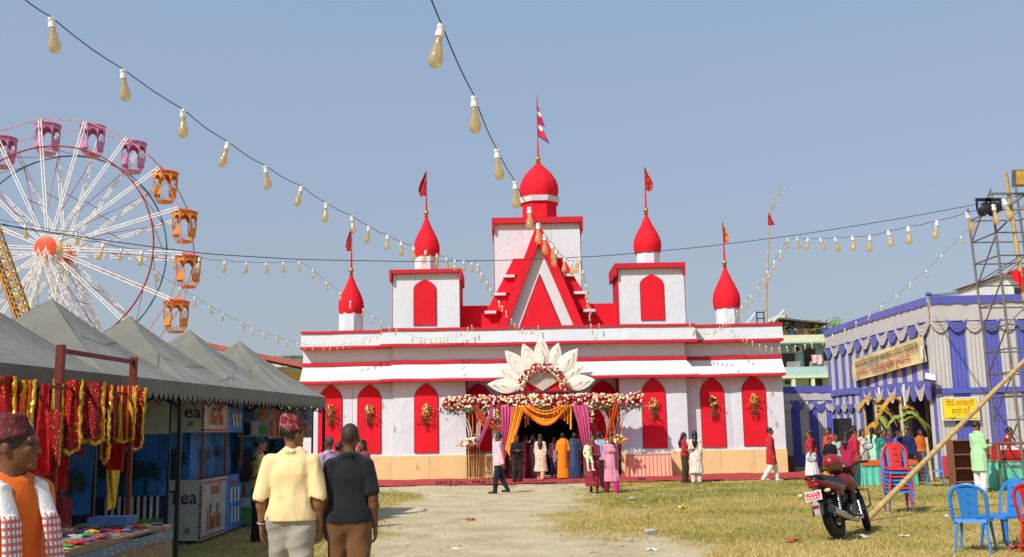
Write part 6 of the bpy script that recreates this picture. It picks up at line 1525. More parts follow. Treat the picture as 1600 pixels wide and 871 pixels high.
# ------------------------------------------------------------------ plastic chairs
def chair_meshes(col_, dark):
    mt = mat('chair_'+col_, {'blue': '#2C78C4', 'red': '#C22A22'}[col_], .35, .08, spec=.5, bump=.05); md = mat('chair_slot_shade_'+col_, dark, .5)  # second material: darker chair colour for the painted shade of the slots
    S = {}
    m = MB(); m.grid(lambda u, v: (.21*(2*u-1)*(1-.10*v), -.21+.41*v, .435-.018*math.sin(PI*u)*math.sin(PI*v)+.012*(1-v)**4*-1.5), 12, 10, .014); S['seat'] = m
    m = MB()
    pr = [(-.21, -.21), (.21, -.21), (.19, .20), (-.19, .20)]
    for i in range(4):
        p, q = Vector((*pr[i], 0)), Vector((*pr[(i+1) % 4], 0)); n = (q-p).normalized().cross(Vector((0, 0, 1)))
        m.add([p+Vector((0, 0, .43)), q+Vector((0, 0, .43)), q+n*.012+Vector((0, 0, .385)), p+n*.012+Vector((0, 0, .385)), p-n*.015+Vector((0, 0, .43)), q-n*.015+Vector((0, 0, .43)), q-n*.006+Vector((0, 0, .385)), p-n*.006+Vector((0, 0, .385))], [(0, 3, 2, 1), (4, 5, 6, 7), (3, 7, 6, 2), (0, 1, 5, 4)])
    S['apron'] = m
    m = MB(); pts = []
    for k in range(25):
        t = k/24; a = PI*t
        if t < .3: u = t/.3; p = (-.205-.015*u, .185+.055*u, .40+.27*u)
        elif t > .7: u = (1-t)/.3; p = (.205+.015*u, .185+.055*u, .40+.27*u)
        else: u = (t-.3)/.4; ang = PI*(1-u); p = (.22*math.cos(ang), .24+.055*math.sin(ang), .67+.20*math.sin(ang)**.8)
        pts.append(p)
    m.tube(pts, .026, 8, sq=.55); S['back_frame'] = m
    m = MB(); m.grid(lambda u, v: (.105*(2*u-1)*(1+.25*v), .195+.095*v**1.1-.012*math.sin(PI*u), .42+.44*v), 8, 12, .010); S['back_splat'] = m
    for zc in (.52, .64, .76):  # raised dark arcs paint the shade of vent cut-outs; the splat is solid
        for j in range(3):
            m = MB(); r = .022+.016*j; v = (zc-.42)/.44; yy = .195+.095*v**1.1-.007
            m.tube([(r*math.cos(a_)*1.15, yy, zc-.025+r*.8*math.sin(a_)) for a_ in np.linspace(.5, PI-.5, 7)], .0045, 5, sq=4.0 if False else 3.2); S['vent_shade_arc|%d%d' % (int(zc*100), j)] = m
    legs = []
    for sx in (-1, 1):
        for (y0, y1) in ((-.19, -.235), (.18, .245)):
            m = MB(); a0, b0_ = Vector((sx*.19, y0, .43)), Vector((sx*.225, y1, .0)); vs = []
            for t, w in ((0, .042), (.5, .030), (1, .024)):
                c = a0.lerp(b0_, t); vs += [c+Vector((-sx*w, -w*.0 if y0 < 0 else -w, 0)), c+Vector((0, 0 if y0 < 0 else -w, 0)), c+Vector((0, w if y0 < 0 else 0, 0)), c+Vector((-sx*w, w if y0 < 0 else 0, 0))]
            m.add(vs, [(i*4+j, i*4+(j+1) % 4, i*4+4+(j+1) % 4, i*4+4+j) for i in range(2) for j in range(4)]+[(3, 2, 1, 0), (8, 9, 10, 11)]); fx = m.mesh('leg', mt); fixnormals(fx); legs.append(fx)
    out = {k: b_.mesh(k.split('|')[0], md if k.startswith('vent') else mt, smooth=45) for k, b_ in S.items()}
    for me in out.values(): fixnormals(me)
    return out, legs
CH = {'blue': chair_meshes('blue', '#1A4F8C'), 'red': chair_meshes('red', '#7E1512')}
def chair(col_, x, y, yaw, label, z=0, group='plastic chairs'):
    t = thing('plastic_chair', (x, y, z), label, 'chair', group, yaw); ms, lg_ = CH[col_]
    for k, me in ms.items(): link_mesh(k.split('|')[0], me, t)
    for me in lg_: link_mesh('leg', me, t)
    return t
g = G(1525, 862); chair('blue', g.x, g.y, 2.55, 'blue plastic chair in the foreground with its back to the camera')
chair('blue', g.x+.62, g.y+.45, -1.15, 'blue plastic chair facing left, behind the foreground blue chair')
chair('red', g.x+.80, g.y-.25, 2.1, 'red plastic chair cut by the right edge of the photo')
c = G(1411, 803)
order = ['blue', 'red', 'blue', 'blue', 'red', 'blue', 'red']
pos_ = ['bottom', 'second', 'third', 'fourth', 'fifth', 'sixth', 'top']
for k, cc in enumerate(order): chair(cc, c.x+.006*(-1)**k, c.y+.2-.018*k, -.15+.02*(k % 3-1), ('%s plastic chair, %s in the stack by the leaning pole' % (cc, pos_[k]+(' from the ground' if 0 < k < 6 else ''))), z=.072*k, group='stacked plastic chairs')
q = P(1462, 752, 27.5); chair('blue', q.x, 27.5, 1.2, 'blue plastic chair standing beside the brown shelf')

# ------------------------------------------------------------------ tables, shelf, crates on the right
M_teal = cloth('teal_satin', '#63BFA8', .5, .5, 6); M_orc = cloth('orange_cloth', '#C9622E')
a, b = P(1349, 757, 28.0), P(1434, 755, 28.0); t = skirt_table(a.x, b.x, 28.0, 28.8, PZ(1366, 722, 28.0), M_teal, M_orc, 'skirted_table', 'table with teal pleated skirt and orange top behind the chair stack', 'table', None, 16)
MB().bb(a.x-.03, b.x+.03, 27.96, 27.975, PZ(1366, 722, 28)-.1, PZ(1366, 722, 28)+.01).build('orange_band', M_orc, t)
a = P(1561, 766, 25.6); t = skirt_table(a.x, a.x+2.2, 25.6, 26.3, PZ(1575, 721, 25.6), M_teal, M_orc, 'skirted_table', 'teal skirted table at the foot of the lamp tower', 'table', None, 16)
MBx = MB(); zc = PZ(1575, 721, 25.6)+.04
cr = thing('red_crate', (a.x+.6, 25.9, zc), 'red plastic crate standing on the teal table at the right edge', 'crate')
mr = mat('crate_red', '#B5281F', .4, .15); x0, x1, y0, y1 = a.x+.12, a.x+1.0, 25.68, 26.1
for nm, bx_ in (('side', (x0, x1, y0, y0+.02)), ('side', (x0, x1, y1-.02, y1)), ('side', (x0, x0+.02, y0+.022, y1-.022)), ('side', (x1-.02, x1, y0+.022, y1-.022))): MB().bb(*bx_, zc, zc+.42).build(nm, mr, cr)
for k in range(3): MB().bb(x0+.05+k*.28, x0+.25+k*.28, y0-.006, y0-.001, zc+.24, zc+.36).build('label', M_whitep, cr)
MB().bb(x0, x1, y0, y1, zc-.004+.005, zc+.02).build('bottom', mr, cr)
# brown open shelf
s0, s1 = P(1487, 747, 27.8), P(1530, 747, 27.8); sh_ = thing('wooden_shelf', ((s0.x+s1.x)/2, 27.9, 0), 'open brown wooden shelf unit before the red base of the marquee', 'shelf')
zt = PZ(1508, 687, 27.8); Msh = mat('shelf_brown', '#8A5B43', .6, .2, 5)
for x in (s0.x, s1.x+.25): MB().bb(x, x+.03, 27.6, 28.0, 0, zt).build('side_panel', Msh, sh_)
for z in (.08, zt*.36, zt*.66, zt-.03): MB().bb(s0.x+.032, s1.x+.248, 27.61, 27.99, z, z+.03).build('shelf', Msh, sh_)
MB().bb(s0.x+.03, s1.x+.25, 28.0, 28.01, 0, zt-.04).build('back_panel', Msh, sh_)
# grey shutter-like panel and a leaning stick by the entrance
c0, c1 = P(1427, 752, 29.6), P(1462, 752, 29.6); st = thing('slatted_panel', ((c0.x+c1.x)/2, 29.6, 0), 'grey slatted panel standing behind the blue chair', 'panel'); zt = PZ(1445, 706, 29.6)
for k in range(14): MB().bb(c0.x, c1.x, 29.58+.02*(k % 2), 29.66+.02*(k % 2), .05+k*zt/14.5, .05+(k+.85)*zt/14.5).build('slat', mat('slat_grey', '#5A6470', .5, .1, metal=.3), st)
tag(MB().bar(P(1456, 752, 27.2), P(1447, 684, 27.6), .06).build('wooden_plank', M_bamboo), 'light wooden plank leaning beside the slatted panel', 'plank')
tag(MB().bb(PX(1228, 720, 38.4), PX(1240, 720, 38.4), 38.2, 38.6, 0.0, .55).build('cardboard_box', mat('cardboard', '#5E3B28', .8)), 'small brown box on the ground by the temple corner', 'box')
# ------------------------------------------------------------------ motorbike
def make_bike():
    rx, ry = 4.77, 15.1; hd = -R(38)
    t = thing('motorbike', (rx, ry, 0), 'dark red motorbike parked on the grass with a white bordered number plate', 'motorbike')
    t.rotation_euler = (0, R(-13), hd); ORG[t.name] = Vector((0, 0, 0)); t.location.z = .012
    MT = mat('bike_red', '#701012', .35, .2, 4, 0, coat=.3, dirt=.25); MK = mat('bike_black', '#141416', .4); MC = mat('bike_chrome', '#B4B4B8', .2, .1, metal=1, bump=0); MTY = mat('tyre', '#1C1B1A', .85, .3, 30, .5, 120, dirt=.4); MAL = mat('engine_alloy', '#3E3E40', .45, .2, metal=.7, dirt=.3)
    RxM = Matrix.Rotation(R(90), 3, 'Y')
    def spl(pts, rs, n=18):
        t = np.linspace(0, len(pts)-1, n); k = np.arange(len(pts)); A = np.array(pts, float); out = []
        for j in t:
            i = min(int(j), len(pts)-2); u = j-i; p0, p1, p2, p3 = A[max(i-1, 0)], A[i], A[i+1], A[min(i+2, len(pts)-1)]
            out.append(tuple(.5*((2*p1)+(-p0+p2)*u+(2*p0-5*p1+4*p2-p3)*u*u+(-p0+3*p1-3*p2+p3)*u**3)))
        return out, list(np.interp(t, k, rs))
    def wheel(y, r, w, steer=0):
        Ms = Matrix.Rotation(steer, 3, 'Z')@RxM; c = Vector((0, y, r))
        m = MB(); prof = [(r-w*1.2, -w*.5), (r-w*.6, -w*.62), (r-w*.18, -w*.5), (r, -w*.15), (r, w*.15), (r-w*.18, w*.5), (r-w*.6, w*.62), (r-w*1.2, w*.5)]
        m.lathe(prof, 40, c, M=Ms, cap=False)
        for k in range(40):
            a = 2*PI*k/40
            for sx in (-1, 1): m.box(c+Ms@Vector((math.cos(a)*(r-.004), math.sin(a)*(r-.004), sx*w*.22)), (.02, .02, .014))
        wl = m.build('wheel', MTY, t, smooth=50); 
        m = MB(); m.lathe([(r-w*1.25, -w*.45), (r-w*1.15, -w*.5), (r-w*1.15, w*.5), (r-w*1.25, w*.45), (r-w*1.25, -w*.45)], 32, c, M=Ms, cap=False); m.build('rim', MK, wl, smooth=40)
        m = MB(); 
        for k in range(5):
            a = 2*PI*k/5
            for da in (-.12, .12): m.bar(c+Ms@Vector((math.cos(a+da)*.04, math.sin(a+da)*.04, 0)), c+Ms@Vector((math.cos(a+da*.6)*(r-w*1.2), math.sin(a+da*.6)*(r-w*1.2), 0)), .02, .03)
        m.lathe([(.055, -.06), (.06, -.05), (.06, .05), (.055, .06)], 14, c, M=Ms); m.build('spokes', MK, wl)
        m = MB(); m.lathe([(.12, .062), (.12, .067), (.07, .067), (.07, .062)], 20, c, M=Ms, cap=False); m.build('brake_disc', MC, wl)
    wheel(0, .305, .11); wheel(1.29, .30, .09, R(18))
    def put(S, name, mt, parent=t):
        me = S.mesh(name); me.materials.append(mt); return link_mesh(name, me, parent)
    S = SDF(.014); S.ell((0, .73, .84), (.125, .25, .105), k=.05); S.chain(*spl([(-.08, .90, .79), (-.075, .72, .79), (-.05, .52, .765)], [.07, .075, .05], 8), .05); S.chain(*spl([(.08, .90, .79), (.075, .72, .79), (.05, .52, .765)], [.07, .075, .05], 8), .05); S.chain(*spl([(-.135, 1.0, .72), (-.125, .88, .70), (-.09, .70, .68)], [.025, .045, .03], 7), .03); S.chain(*spl([(.135, 1.0, .72), (.125, .88, .70), (.09, .70, .68)], [.025, .045, .03], 7), .03); put(S, 'fuel_tank', MT)
    MB().lathe([(.045, 0), (.05, .012), (.03, .018)], 14, (0, .74, .955)).build('fuel_cap', MC, t)
    S = SDF(.014); S.chain(*spl([(0, .52, .78), (0, .25, .785), (0, -.05, .825), (0, -.30, .875)], [.10, .118, .112, .07]), .05, 1); S.half((0, 0, -1), -.745); S.disp = lambda x, y, z: .0+0*z; put(S, 'seat', MK)
    S = SDF(.014)
    for sx in (-1, 1): S.chain(*spl([(sx*.09, .50, .715), (sx*.105, .2, .735), (sx*.085, -.15, .795), (sx*.035, -.40, .865)], [.042, .055, .052, .022]), .04)
    S.cap((0, -.22, .80), (0, -.40, .855), .06, .035, .05); put(S, 'tail_panel', MT)
    S = SDF(.014); S.cap((-.05, -.41, .81), (.05, -.41, .81), .035, None, .02); put(S, 'tail_lamp', mat('lamp_red', '#8E0A0C', .2, bump=0, coat=.5))
    m = MB(); m.tube([(-.10, -.20, .88), (-.11, -.40, .93), (0, -.47, .945), (.11, -.40, .93), (.10, -.20, .88)], .014, 8); m.build('grab_rail', MK, t, smooth=60)
    m = MB(); m.grid(lambda u, v: (.085*(2*u-1), -.36-.13*v-.06*math.cos((2*u-1)*1.2), .74-.36*v), 7, 8, .008); m.build('mudguard', MK, t, smooth=60)
    pl = MB().box((0, -.515, .66), (.25, .012, .14), M=Matrix.Rotation(R(-14), 3, 'X')).build('number_plate', M_whitep, t)
    MB().box((0, -.5225, .66), (.225, .004, .115), M=Matrix.Rotation(R(-14), 3, 'X')).build('plate_field', mat('plate_red', '#D8463E', .4), pl)
    for bd_, z, w in (('ना २ प', .688, .12), ('१७१३', .634, .19)):
        text_mesh(bd_, .06, M_whitep, Matrix.Translation((0, -.5275+(z-.66)*.25, z))@Matrix.Rotation(R(90-14), 4, 'X'), t, 'lettering', .001, w)
    S = SDF(.01); S.chain([(0, -.53, .53), (0, -.545, .40)], [.062, .05], .02, .22); put(S, 'splash_guard', mat('guard_grey', '#9A9A98', .5, .1, dirt=.2)); MB().box((0, -.55, .50), (.09, .01, .045)).build('reflector', mat('lamp_red', '#8E0A0C'), t)
    for sx in (-1, 1):
        m = MB(); m.cyl((sx*.05, -.44, .72), (sx*.20, -.47, .70), .012); m.build('indicator_stalk', MK, t); S = SDF(.008); S.ell((sx*.215, -.475, .70), (.05, .028, .03)); put(S, 'indicator', mat('indicator_clear', '#C9B48C', .2, bump=0))
    for sx in (-1, 1):        # shock absorbers with coil springs
        m = MB(); a, b = Vector((sx*.13, .02, .36)), Vector((sx*.12, .14, .70)); m.cyl(a, b, .016)
        d = (b-a); u = d.orthogonal().normalized(); v = d.normalized().cross(u); m.tube([a.lerp(b, .2+.7*k/60)+u*.03*math.cos(k*.75)+v*.03*math.sin(k*.75) for k in range(61)], .006, 5); m.build('shock_absorber', MC, t, smooth=60)
        MB().bar((sx*.10, 0, .305), (sx*.09, .52, .36), .03, .05).build('swingarm', MK, t)
    S = SDF(.012); S.cap((-.07, .50, .37), (.07, .50, .37), .105, None, .03); S.cap((-.08, .66, .37), (.08, .66, .37), .10, None, .03); S.cap((-.05, .72, .44), (-.05, .80, .60), .06, None, .02); S.cap((.05, .72, .44), (.05, .80, .60), .06, None, .02); S.half((1, 0, 0), .115); S.half((-1, 0, 0), .115); put(S, 'engine', MAL)
    for sx in (-1, 1):
        MB().lathe([(.02, .0), (.085, .0), (.095, -.012), (.095, -.03)], 22, (sx*.145, .53, .36), M=Matrix.Rotation(R(90*sx), 3, 'Y')).build('engine_cover', mat('cover_grey', '#5A5A5C', .4, .2, metal=.6, dirt=.4), t, smooth=40)
        MB().lathe([(.02, .0), (.05, .0), (.06, -.01), (.06, -.03)], 18, (sx*.14, .70, .40), M=Matrix.Rotation(R(90*sx), 3, 'Y')).build('engine_cover', MAL, t, smooth=40)
        for (a_, b_, c_) in (((sx*.20, .95, 1.04), (sx*.10, 1.08, .98), (sx*.03, 1.0, .80)), ((sx*.24, .93, 1.04), (sx*.16, 1.12, 1.0), (sx*.05, 1.1, .78))): MB().tube(spl([a_, b_, c_], [1, 1, 1], 10)[0], .006, 5).build('control_cable', MK, t)
        MB().bar((sx*.085, .10, .40), (sx*.09, .42, .60), .02, .03).build('frame_strut', MK, t)
    S = SDF(.012); S.cap((-.06, .28, .55), (.06, .28, .55), .09, None, .02); S.cap((-.08, .40, .58), (.08, .40, .58), .07, None, .03); put(S, 'side_cover', MK)
    S = SDF(.012); S.chain(*spl([(.10, .38, .66), (.115, .22, .64), (.10, .08, .68)], [.03, .05, .02], 8), .03); S.chain(*spl([(-.10, .38, .66), (-.115, .22, .64), (-.10, .08, .68)], [.03, .05, .02], 8), .03); put(S, 'side_panel', MT)
    m = MB(); m.tube([(-.105, 0, .305+.05*math.cos(0))]+[(-.105, .02+.5*k/10, .355) for k in range(11)], .01, 5); m.tube([(-.105, .02+.5*k/10, .262) for k in range(11)], .01, 5); m.build('chain', MAL, t)
    for k in range(6): MB().box((0, .755+.012*k, .47+.032*k), (.21, .19, .010), M=Matrix.Rotation(R(-20), 3, 'X')).build('cooling_fin', MAL, t)
    S = SDF(.012); S.chain([(.12, .88, .48), (.14, .80, .24), (.15, .55, .20), (.17, .20, .26), (.18, -.05, .33)], [.024, .026, .028, .04, .052], .02); S.chain([(.18, -.05, .33), (.185, -.38, .42)], [.056, .058], .02); put(S, 'exhaust', MC)
    MB().lathe([(.03, 0), (.062, .005), (.062, .02), (.03, .022)], 16, (.186, -.43, .435), M=Matrix.Rotation(R(78), 3, 'X')).build('exhaust_tip', MK, t)
    m = MB(); m.tube([(0, 1.0, .92), (0, .85, .72), (0, .88, .40), (0, .70, .26), (0, .45, .25)], .025, 8); m.tube([(0, .98, .88), (.07, .55, .72), (.08, .1, .68), (.06, -.2, .76)], .016, 8); m.tube([(0, .98, .88), (-.07, .55, .72), (-.08, .1, .68), (-.06, -.2, .76)], .016, 8); m.build('frame', MK, t, smooth=60)
    Mst = Matrix.Rotation(R(18), 3, 'Z'); pv = Vector((0, 1.05, 0))
    def st(p): q = Mst@(Vector(p)-pv); return q+pv
    for sx in (-1, 1): MB().tube([st((sx*.09, 1.29, .30)), st((sx*.09, 1.13, .72)), st((sx*.09, 1.03, 1.0))], [.028, .026, .022], 10).build('fork', MC if False else MAL, t, smooth=60)
    S = SDF(.012); [S.cap(tuple(st((0, 1.29+.335*math.sin(a), .30+.335*math.cos(a)))), tuple(st((0, 1.29+.335*math.sin(a+.25), .30+.335*math.cos(a+.25)))), .045, None, .02) for a in np.linspace(-1.0, .9, 8)]; put(S, 'front_mudguard', MT)
    S = SDF(.014); S.ell(tuple(st((0, 1.17, .93))), (.12, .08, .12), k=.03); S.cap(tuple(st((0, 1.10, 1.02))), tuple(st((0, 1.14, 1.08))), .08, .05, .04); put(S, 'headlamp_cowl', MT)
    m = MB(); m.tube([st((-.37, .86, 1.03)), st((-.24, .92, 1.05)), st((-.12, 1.0, 1.02)), st((.12, 1.0, 1.02)), st((.24, .92, 1.05)), st((.37, .86, 1.03))], .013, 8); m.build('handlebar', MK, t, smooth=60)
    for sx in (-1, 1):
        MB().cyl(st((sx*.37, .86, 1.03)), st((sx*.25, .915, 1.048)), .02, n=10).build('grip', MK, t); MB().tube([st((sx*.26, .93, 1.05)), st((sx*.32, .95, 1.15)), st((sx*.40, .93, 1.22))], .008, 6).build('mirror_stalk', MK, t)
        S = SDF(.01); S.ell(tuple(st((sx*.44, .94, 1.25))), (.085, .022, .055), k=.01); mm = put(S, 'mirror', MK)
        S = SDF(.008); S.ell(tuple(st((sx*.44, .925, 1.25))), (.076, .014, .047), k=.01); put(S, 'mirror_glass', mat('mirror_glass', '#D5D9DE', .08, 0, metal=.6, bump=0), mm)
        m = MB(); m.bar(st((sx*.2, .98, 1.05)), st((sx*.34, .99, 1.04)), .01); m.build('lever', MC, t)
        MB().cyl((sx*.05, .42, .28), (sx*.26, .40, .27), .016).build('footpeg', MK, t)
    m = MB(); m.tube([(-.04, .80, .30), (-.30, .86, .38), (-.32, .88, .62), (-.05, .92, .66)], .014, 8); m.build('crash_guard', MK, t, smooth=60); m = MB(); m.tube([(.04, .80, .30), (.30, .86, .38), (.32, .88, .62), (.05, .92, .66)], .014, 8); m.build('crash_guard', MK, t, smooth=60)
    MB().bar((-.05, .35, .26), (-.21, .30, -.035), .022).build('side_stand', MK, t)
    return t
bike = make_bike()
hq = P(1300, 724, 15.75); S = SDF(.012); S.ell((0, 0, 0), (.135, .165, .14), k=.02); S.ell((0, -.03, -.08), (.12, .14, .10), k=.04); S.ell((0, -.19, -.02), (.10, .07, .06), k=.03, sub=True); S.half((0, 0, -1), .15)
hel = thing('helmet', (hq.x, hq.y, hq.z), 'glossy red helmet with brown lower band hung on the motorbike', 'helmet'); ORG[hel.name] = Vector((0, 0, 0)); hel.rotation_euler = (R(15), R(20), R(140))
me = S.mesh('shell'); me.materials.append(mat('helmet_red', '#8E1418', .35, .15, bump=0, coat=.3, dirt=.2)); me.materials.append(mat('helmet_brown', '#5C3A28', .3, .1, bump=0)); me.materials.append(M_black)
co = np.empty(len(me.polygons)*3); me.polygons.foreach_get('center', co); co = co.reshape(-1, 3); mi = np.where(co[:, 2]+.25*co[:, 1] < -.035, 1, 0); mi[np.abs(co[:, 2]+.25*co[:, 1]+.035) < .006] = 2; me.polygons.foreach_set('material_index', mi.astype(np.int32)); link_mesh('shell', me, hel)
MB().tube([(.09, 0, -.13), (.05, -.03, -.24), (-.05, -.03, -.24), (-.09, 0, -.13)], .008, 5).build('chin_strap', M_black, hel)

# ------------------------------------------------------------------ string lights
N = NT('bulb_glass'); N.base(lin('#E0C58E')); N.b.inputs['Roughness'].default_value = .12; N.b.inputs['Specular IOR Level'].default_value = .6
tp = N.n('BsdfTransparent'); tp.inputs[0].default_value = (.93, .82, .60, 1); mx = N.n('MixShader'); mx.inputs[0].default_value = .36
N.l(tp.outputs[0], mx.inputs[1]); N.l(N.b.outputs[0], mx.inputs[2]); N.l(mx.outputs[0], N.t.nodes['Material Output'].inputs[0]); M_bulb = N.m
sock_me = MB().lathe([(.010, .0), (.017, -.004), (.020, -.018), (.0165, -.020), (.0165, -.034), (.0205, -.036), (.0205, -.058), (.016, -.062)], 12).mesh('socket', M_whitep, smooth=40)
bulb_me = MB().lathe([(.0145, -.060), (.015, -.075), (.019, -.10), (.027, -.130), (.0325, -.155), (.0325, -.170), (.027, -.187), (.016, -.197), (.003, -.200)], 14).mesh('bulb', M_bulb, smooth=180)
fil_me = MB().tube([(0, 0, -.07), (0, 0, -.11), (.012, 0, -.15), (0, 0, -.12), (-.012, 0, -.15), (0, 0, -.11)], .0022, 4).mesh('filament', mat('filament', '#7A5A2C', .4, bump=0))
for me in (sock_me, bulb_me): fixnormals(me)
def string_lights(label, pts, mt=None, r=.0034, pre=(), post=(), skip=()):
    """pts: (px,py,Y) of every bulb; the cable runs through all of them"""
    W = [P(*p) for p in pts]; t = thing('string_lights', tuple(W[0]), label, 'string lights', 'strings of amber bulbs'); rng = random.Random(len(label))
    A = [P(*p) for p in pre]+W+[P(*p) for p in post]; cab = []
    for i in range(len(A)-1):
        L = (A[i+1]-A[i]).length
        for k in range(4): q = A[i].lerp(A[i+1], k/4); q.z -= L*.02*math.sin(PI*k/4); cab.append(q)
    cab.append(A[-1]); m = MB(); m.tube(cab, r, 5); m.build('cable', mt or M_wire, t)
    for i, w in enumerate(W):
        if i in skip: continue
        s = link_mesh('socket', sock_me, t, tuple(w-org(t)), (rng.gauss(0, .13), rng.gauss(0, .13), rng.random()*6)); b = link_mesh('bulb', bulb_me, s)
        if w.y < 9: link_mesh('filament', fil_me, s)
def zipd(xy, ds):
    n = len(xy); return [(x, y, float(np.interp(i, np.linspace(0, n-1, len(ds)), ds))) for i, (x, y) in enumerate(xy)]
S1 = [(80, 27), (192, 108), (286, 171), (357, 222), (415, 259), (472, 291), (510, 317), (550, 337), (577, 353), (606, 367), (627, 377), (646, 384.7), (665.7, 391), (683, 396.8), (697.4, 402), (710.8, 405.4), (724.6, 407), (737.7, 408.8), (747, 411.6), (752.5, 426), (761.8, 438.8), (766, 450), (779.4, 470), (785, 477.7), (790.7, 486), (799, 498), (804.5, 505), (810.7, 509.8), (816.6, 514), (824, 515.5), (829, 515), (834, 514), (840.7, 508.7)]
D1 = [5, 5.8, 6.3, 7.1, 7.9, 8.8, 9.5, 10.2, 10.9, 11.9, 12.7, 13.4, 14.1, 14.9, 15.7, 16.4, 17.2, 17.9, 18.5, 20, 21.5, 23, 25.5, 27, 28.5, 30.5, 32, 33.3, 34.3, 35, 35.5, 35.9, 36.1]
string_lights('string of amber bulbs from the upper left corner down to the temple gable', [(x, y, d) for (x, y), d in zip(S1, D1)], pre=[(38, -6, 4.5), (0, -36, 4.2)])
S2 = [(690, 38), (741, 150), (776, 233), (805, 283), (827, 324), (841, 349), (851, 366), (863, 380), (870, 390), (882.5, 402.6), (893.5, 407.6), (900, 406), (908, 402.6), (911, 422.5), (916, 444), (916, 455), (917.5, 469), (920.5, 481), (921, 492), (923, 506), (925, 513), (929, 525), (933, 524), (936, 506)]
D2 = [4.05, 5, 6.1, 6.9, 8, 8.8, 9.4, 10.3, 11, 12, 13, 14, 15, 17, 19.5, 21.5, 23.5, 26, 28, 30.5, 32, 34, 35, 36.1]
string_lights('string of amber bulbs from the top centre down past the gable', [(x, y, d) for (x, y), d in zip(S2, D2)], pre=[(672, -2, 3.8), (660, -40, 3.6)])
S3 = [(0, 349), (97, 367), (163, 379.5), (222, 390), (271, 398), (312, 402), (351.6, 406.5), (386, 408.6), (416.4, 409.5), (443.4, 409), (468, 407.5), (489, 420.5), (510.8, 439.5), (531.8, 456), (548, 470), (567.5, 482.5), (582, 493), (596.8, 501), (608, 508.8), (620, 514), (645, 525), (657.5, 528), (662.5, 529), (672.5, 529), (680, 529), (689, 528.5), (694, 528), (700, 526), (706, 523), (713, 520), (720, 517), (731, 511), (737, 508)]
string_lights('string of amber bulbs level across the ferris wheel, then falling to the left parapet', zipd(S3, [9, 11, 14, 16.5, 19, 22, 25, 28, 31.5, 35, 36, 36, 36]), pre=[(-40, 335, 8.5)])
S7 = [(40, 349), (151, 398), (185, 390), (243, 423), (282, 448), (305, 463.5), (327, 477), (349.5, 489), (377, 502.5), (394, 511.5), (412.5, 519), (431.4, 525), (449, 531), (465, 535), (476, 537), (491, 538.8), (505.5, 539.5), (517, 539.5), (528, 538.8), (537, 537.5), (547, 536), (557, 534), (567.5, 531), (579, 527), (589.5, 522), (597, 517.5)]
S7[1] = (120, 362); S7[2] = (190, 388)
string_lights('string of small amber bulbs sagging low over the tents to the left parapet', zipd(S7, [12, 17, 21, 24, 28, 33, 36.3, 36.4, 36.4]), pre=[(-20, 338, 11)])
S5 = [(1568, 312), (1552, 319.5), (1510, 332), (1464.5, 344.8), (1419, 354), (1388, 360.5), (1359.5, 368), (1332, 369), (1305, 370.4), (1281.8, 371.5), (1263, 371.5), (1245.4, 370.4), (1231.6, 372.3), (1220, 391), (1210, 407), (1198.6, 423), (1192.8, 435.7), (1184, 448), (1173, 460.5), (1165.5, 468.8), (1159, 478), (1151.7, 485), (1148, 494), (1140.7, 500), (1135, 502), (1129.4, 506), (1124.7, 510), (1119, 513), (1114, 515), (1107.4, 515.6), (1100.8, 515.6), (1093, 515), (1086, 513), (1078, 506)]
string_lights('string of amber bulbs from the lamp tower across the right sky to the temple', zipd(S5, [8.5, 9.8, 11, 12.6, 15, 18, 21, 24, 27.5, 31.5, 35, 36, 36.1, 36.1]), mt=mat('cable_blue', '#3C4A66', .7, bump=0), pre=[(1640, 288, 8)])
S6 = [(1500.8, 369), (1471.9, 398.3), (1446.8, 421.7), (1422.5, 441.7), (1400.7, 460.8), (1377, 477), (1359, 490.8), (1337.7, 502.4), (1319.5, 513.4), (1301, 522.5), (1285, 530), (1268, 535.7), (1257.7, 537.6), (1243, 539.5), (1229, 541), (1218, 542.5), (1206, 543), (1197, 540), (1187, 538), (1175.5, 532.5), (1168, 529), (1161, 526), (1153, 523), (1147, 520), (1141, 512)]
string_lights('string of amber bulbs from the lamp tower down past the marquee to the right parapet', zipd(S6, [22, 24, 26.5, 28.5, 29.5, 30.3, 31, 31.6, 32.5, 33.5, 35, 36.2, 36.4]), mt=mat('cable_blue', '#3C4A66'), pre=[(1540, 333, 21)])
def wire(label, pts, r=.008):
    W = [P(*p) for p in pts]; cab = []
    for i in range(len(W)-1):
        for k in range(8): cab.append(W[i].lerp(W[i+1], k/8))
    cab.append(W[-1])
    for _ in range(3): cab = [cab[0]]+[(cab[i-1]+cab[i]*2+cab[i+1])/4 for i in range(1, len(cab)-1)]+[cab[-1]]
    m = MB(); m.tube(cab, r, 5); tag(m.build('power_cable', mat('cable_black', '#2C2C30', .7, bump=0)), label, 'cable', 'bare cables overhead')
wire('thin bare cable crossing the whole sky before the temple', [(-40, 345, 12), (163, 376, 15), (320, 397, 17), (470, 406, 18.5), (640, 409, 20), (800, 407, 21), (950, 400, 22), (1100, 386, 22.6), (1250, 367, 23), (1400, 343, 23.4), (1535, 318, 23.8)])
wire('drooping cable from the marquee corner up to the right, upper of two', [(1447, 462, 30.5), (1490, 458, 28), (1530, 440, 27), (1575, 412, 25), (1640, 375, 22)], .012)
wire('drooping cable from the marquee corner up to the right, lower of two', [(1447, 463, 30.4), (1490, 461, 28), (1535, 443, 27), (1580, 413, 25), (1640, 382, 22)], .012)
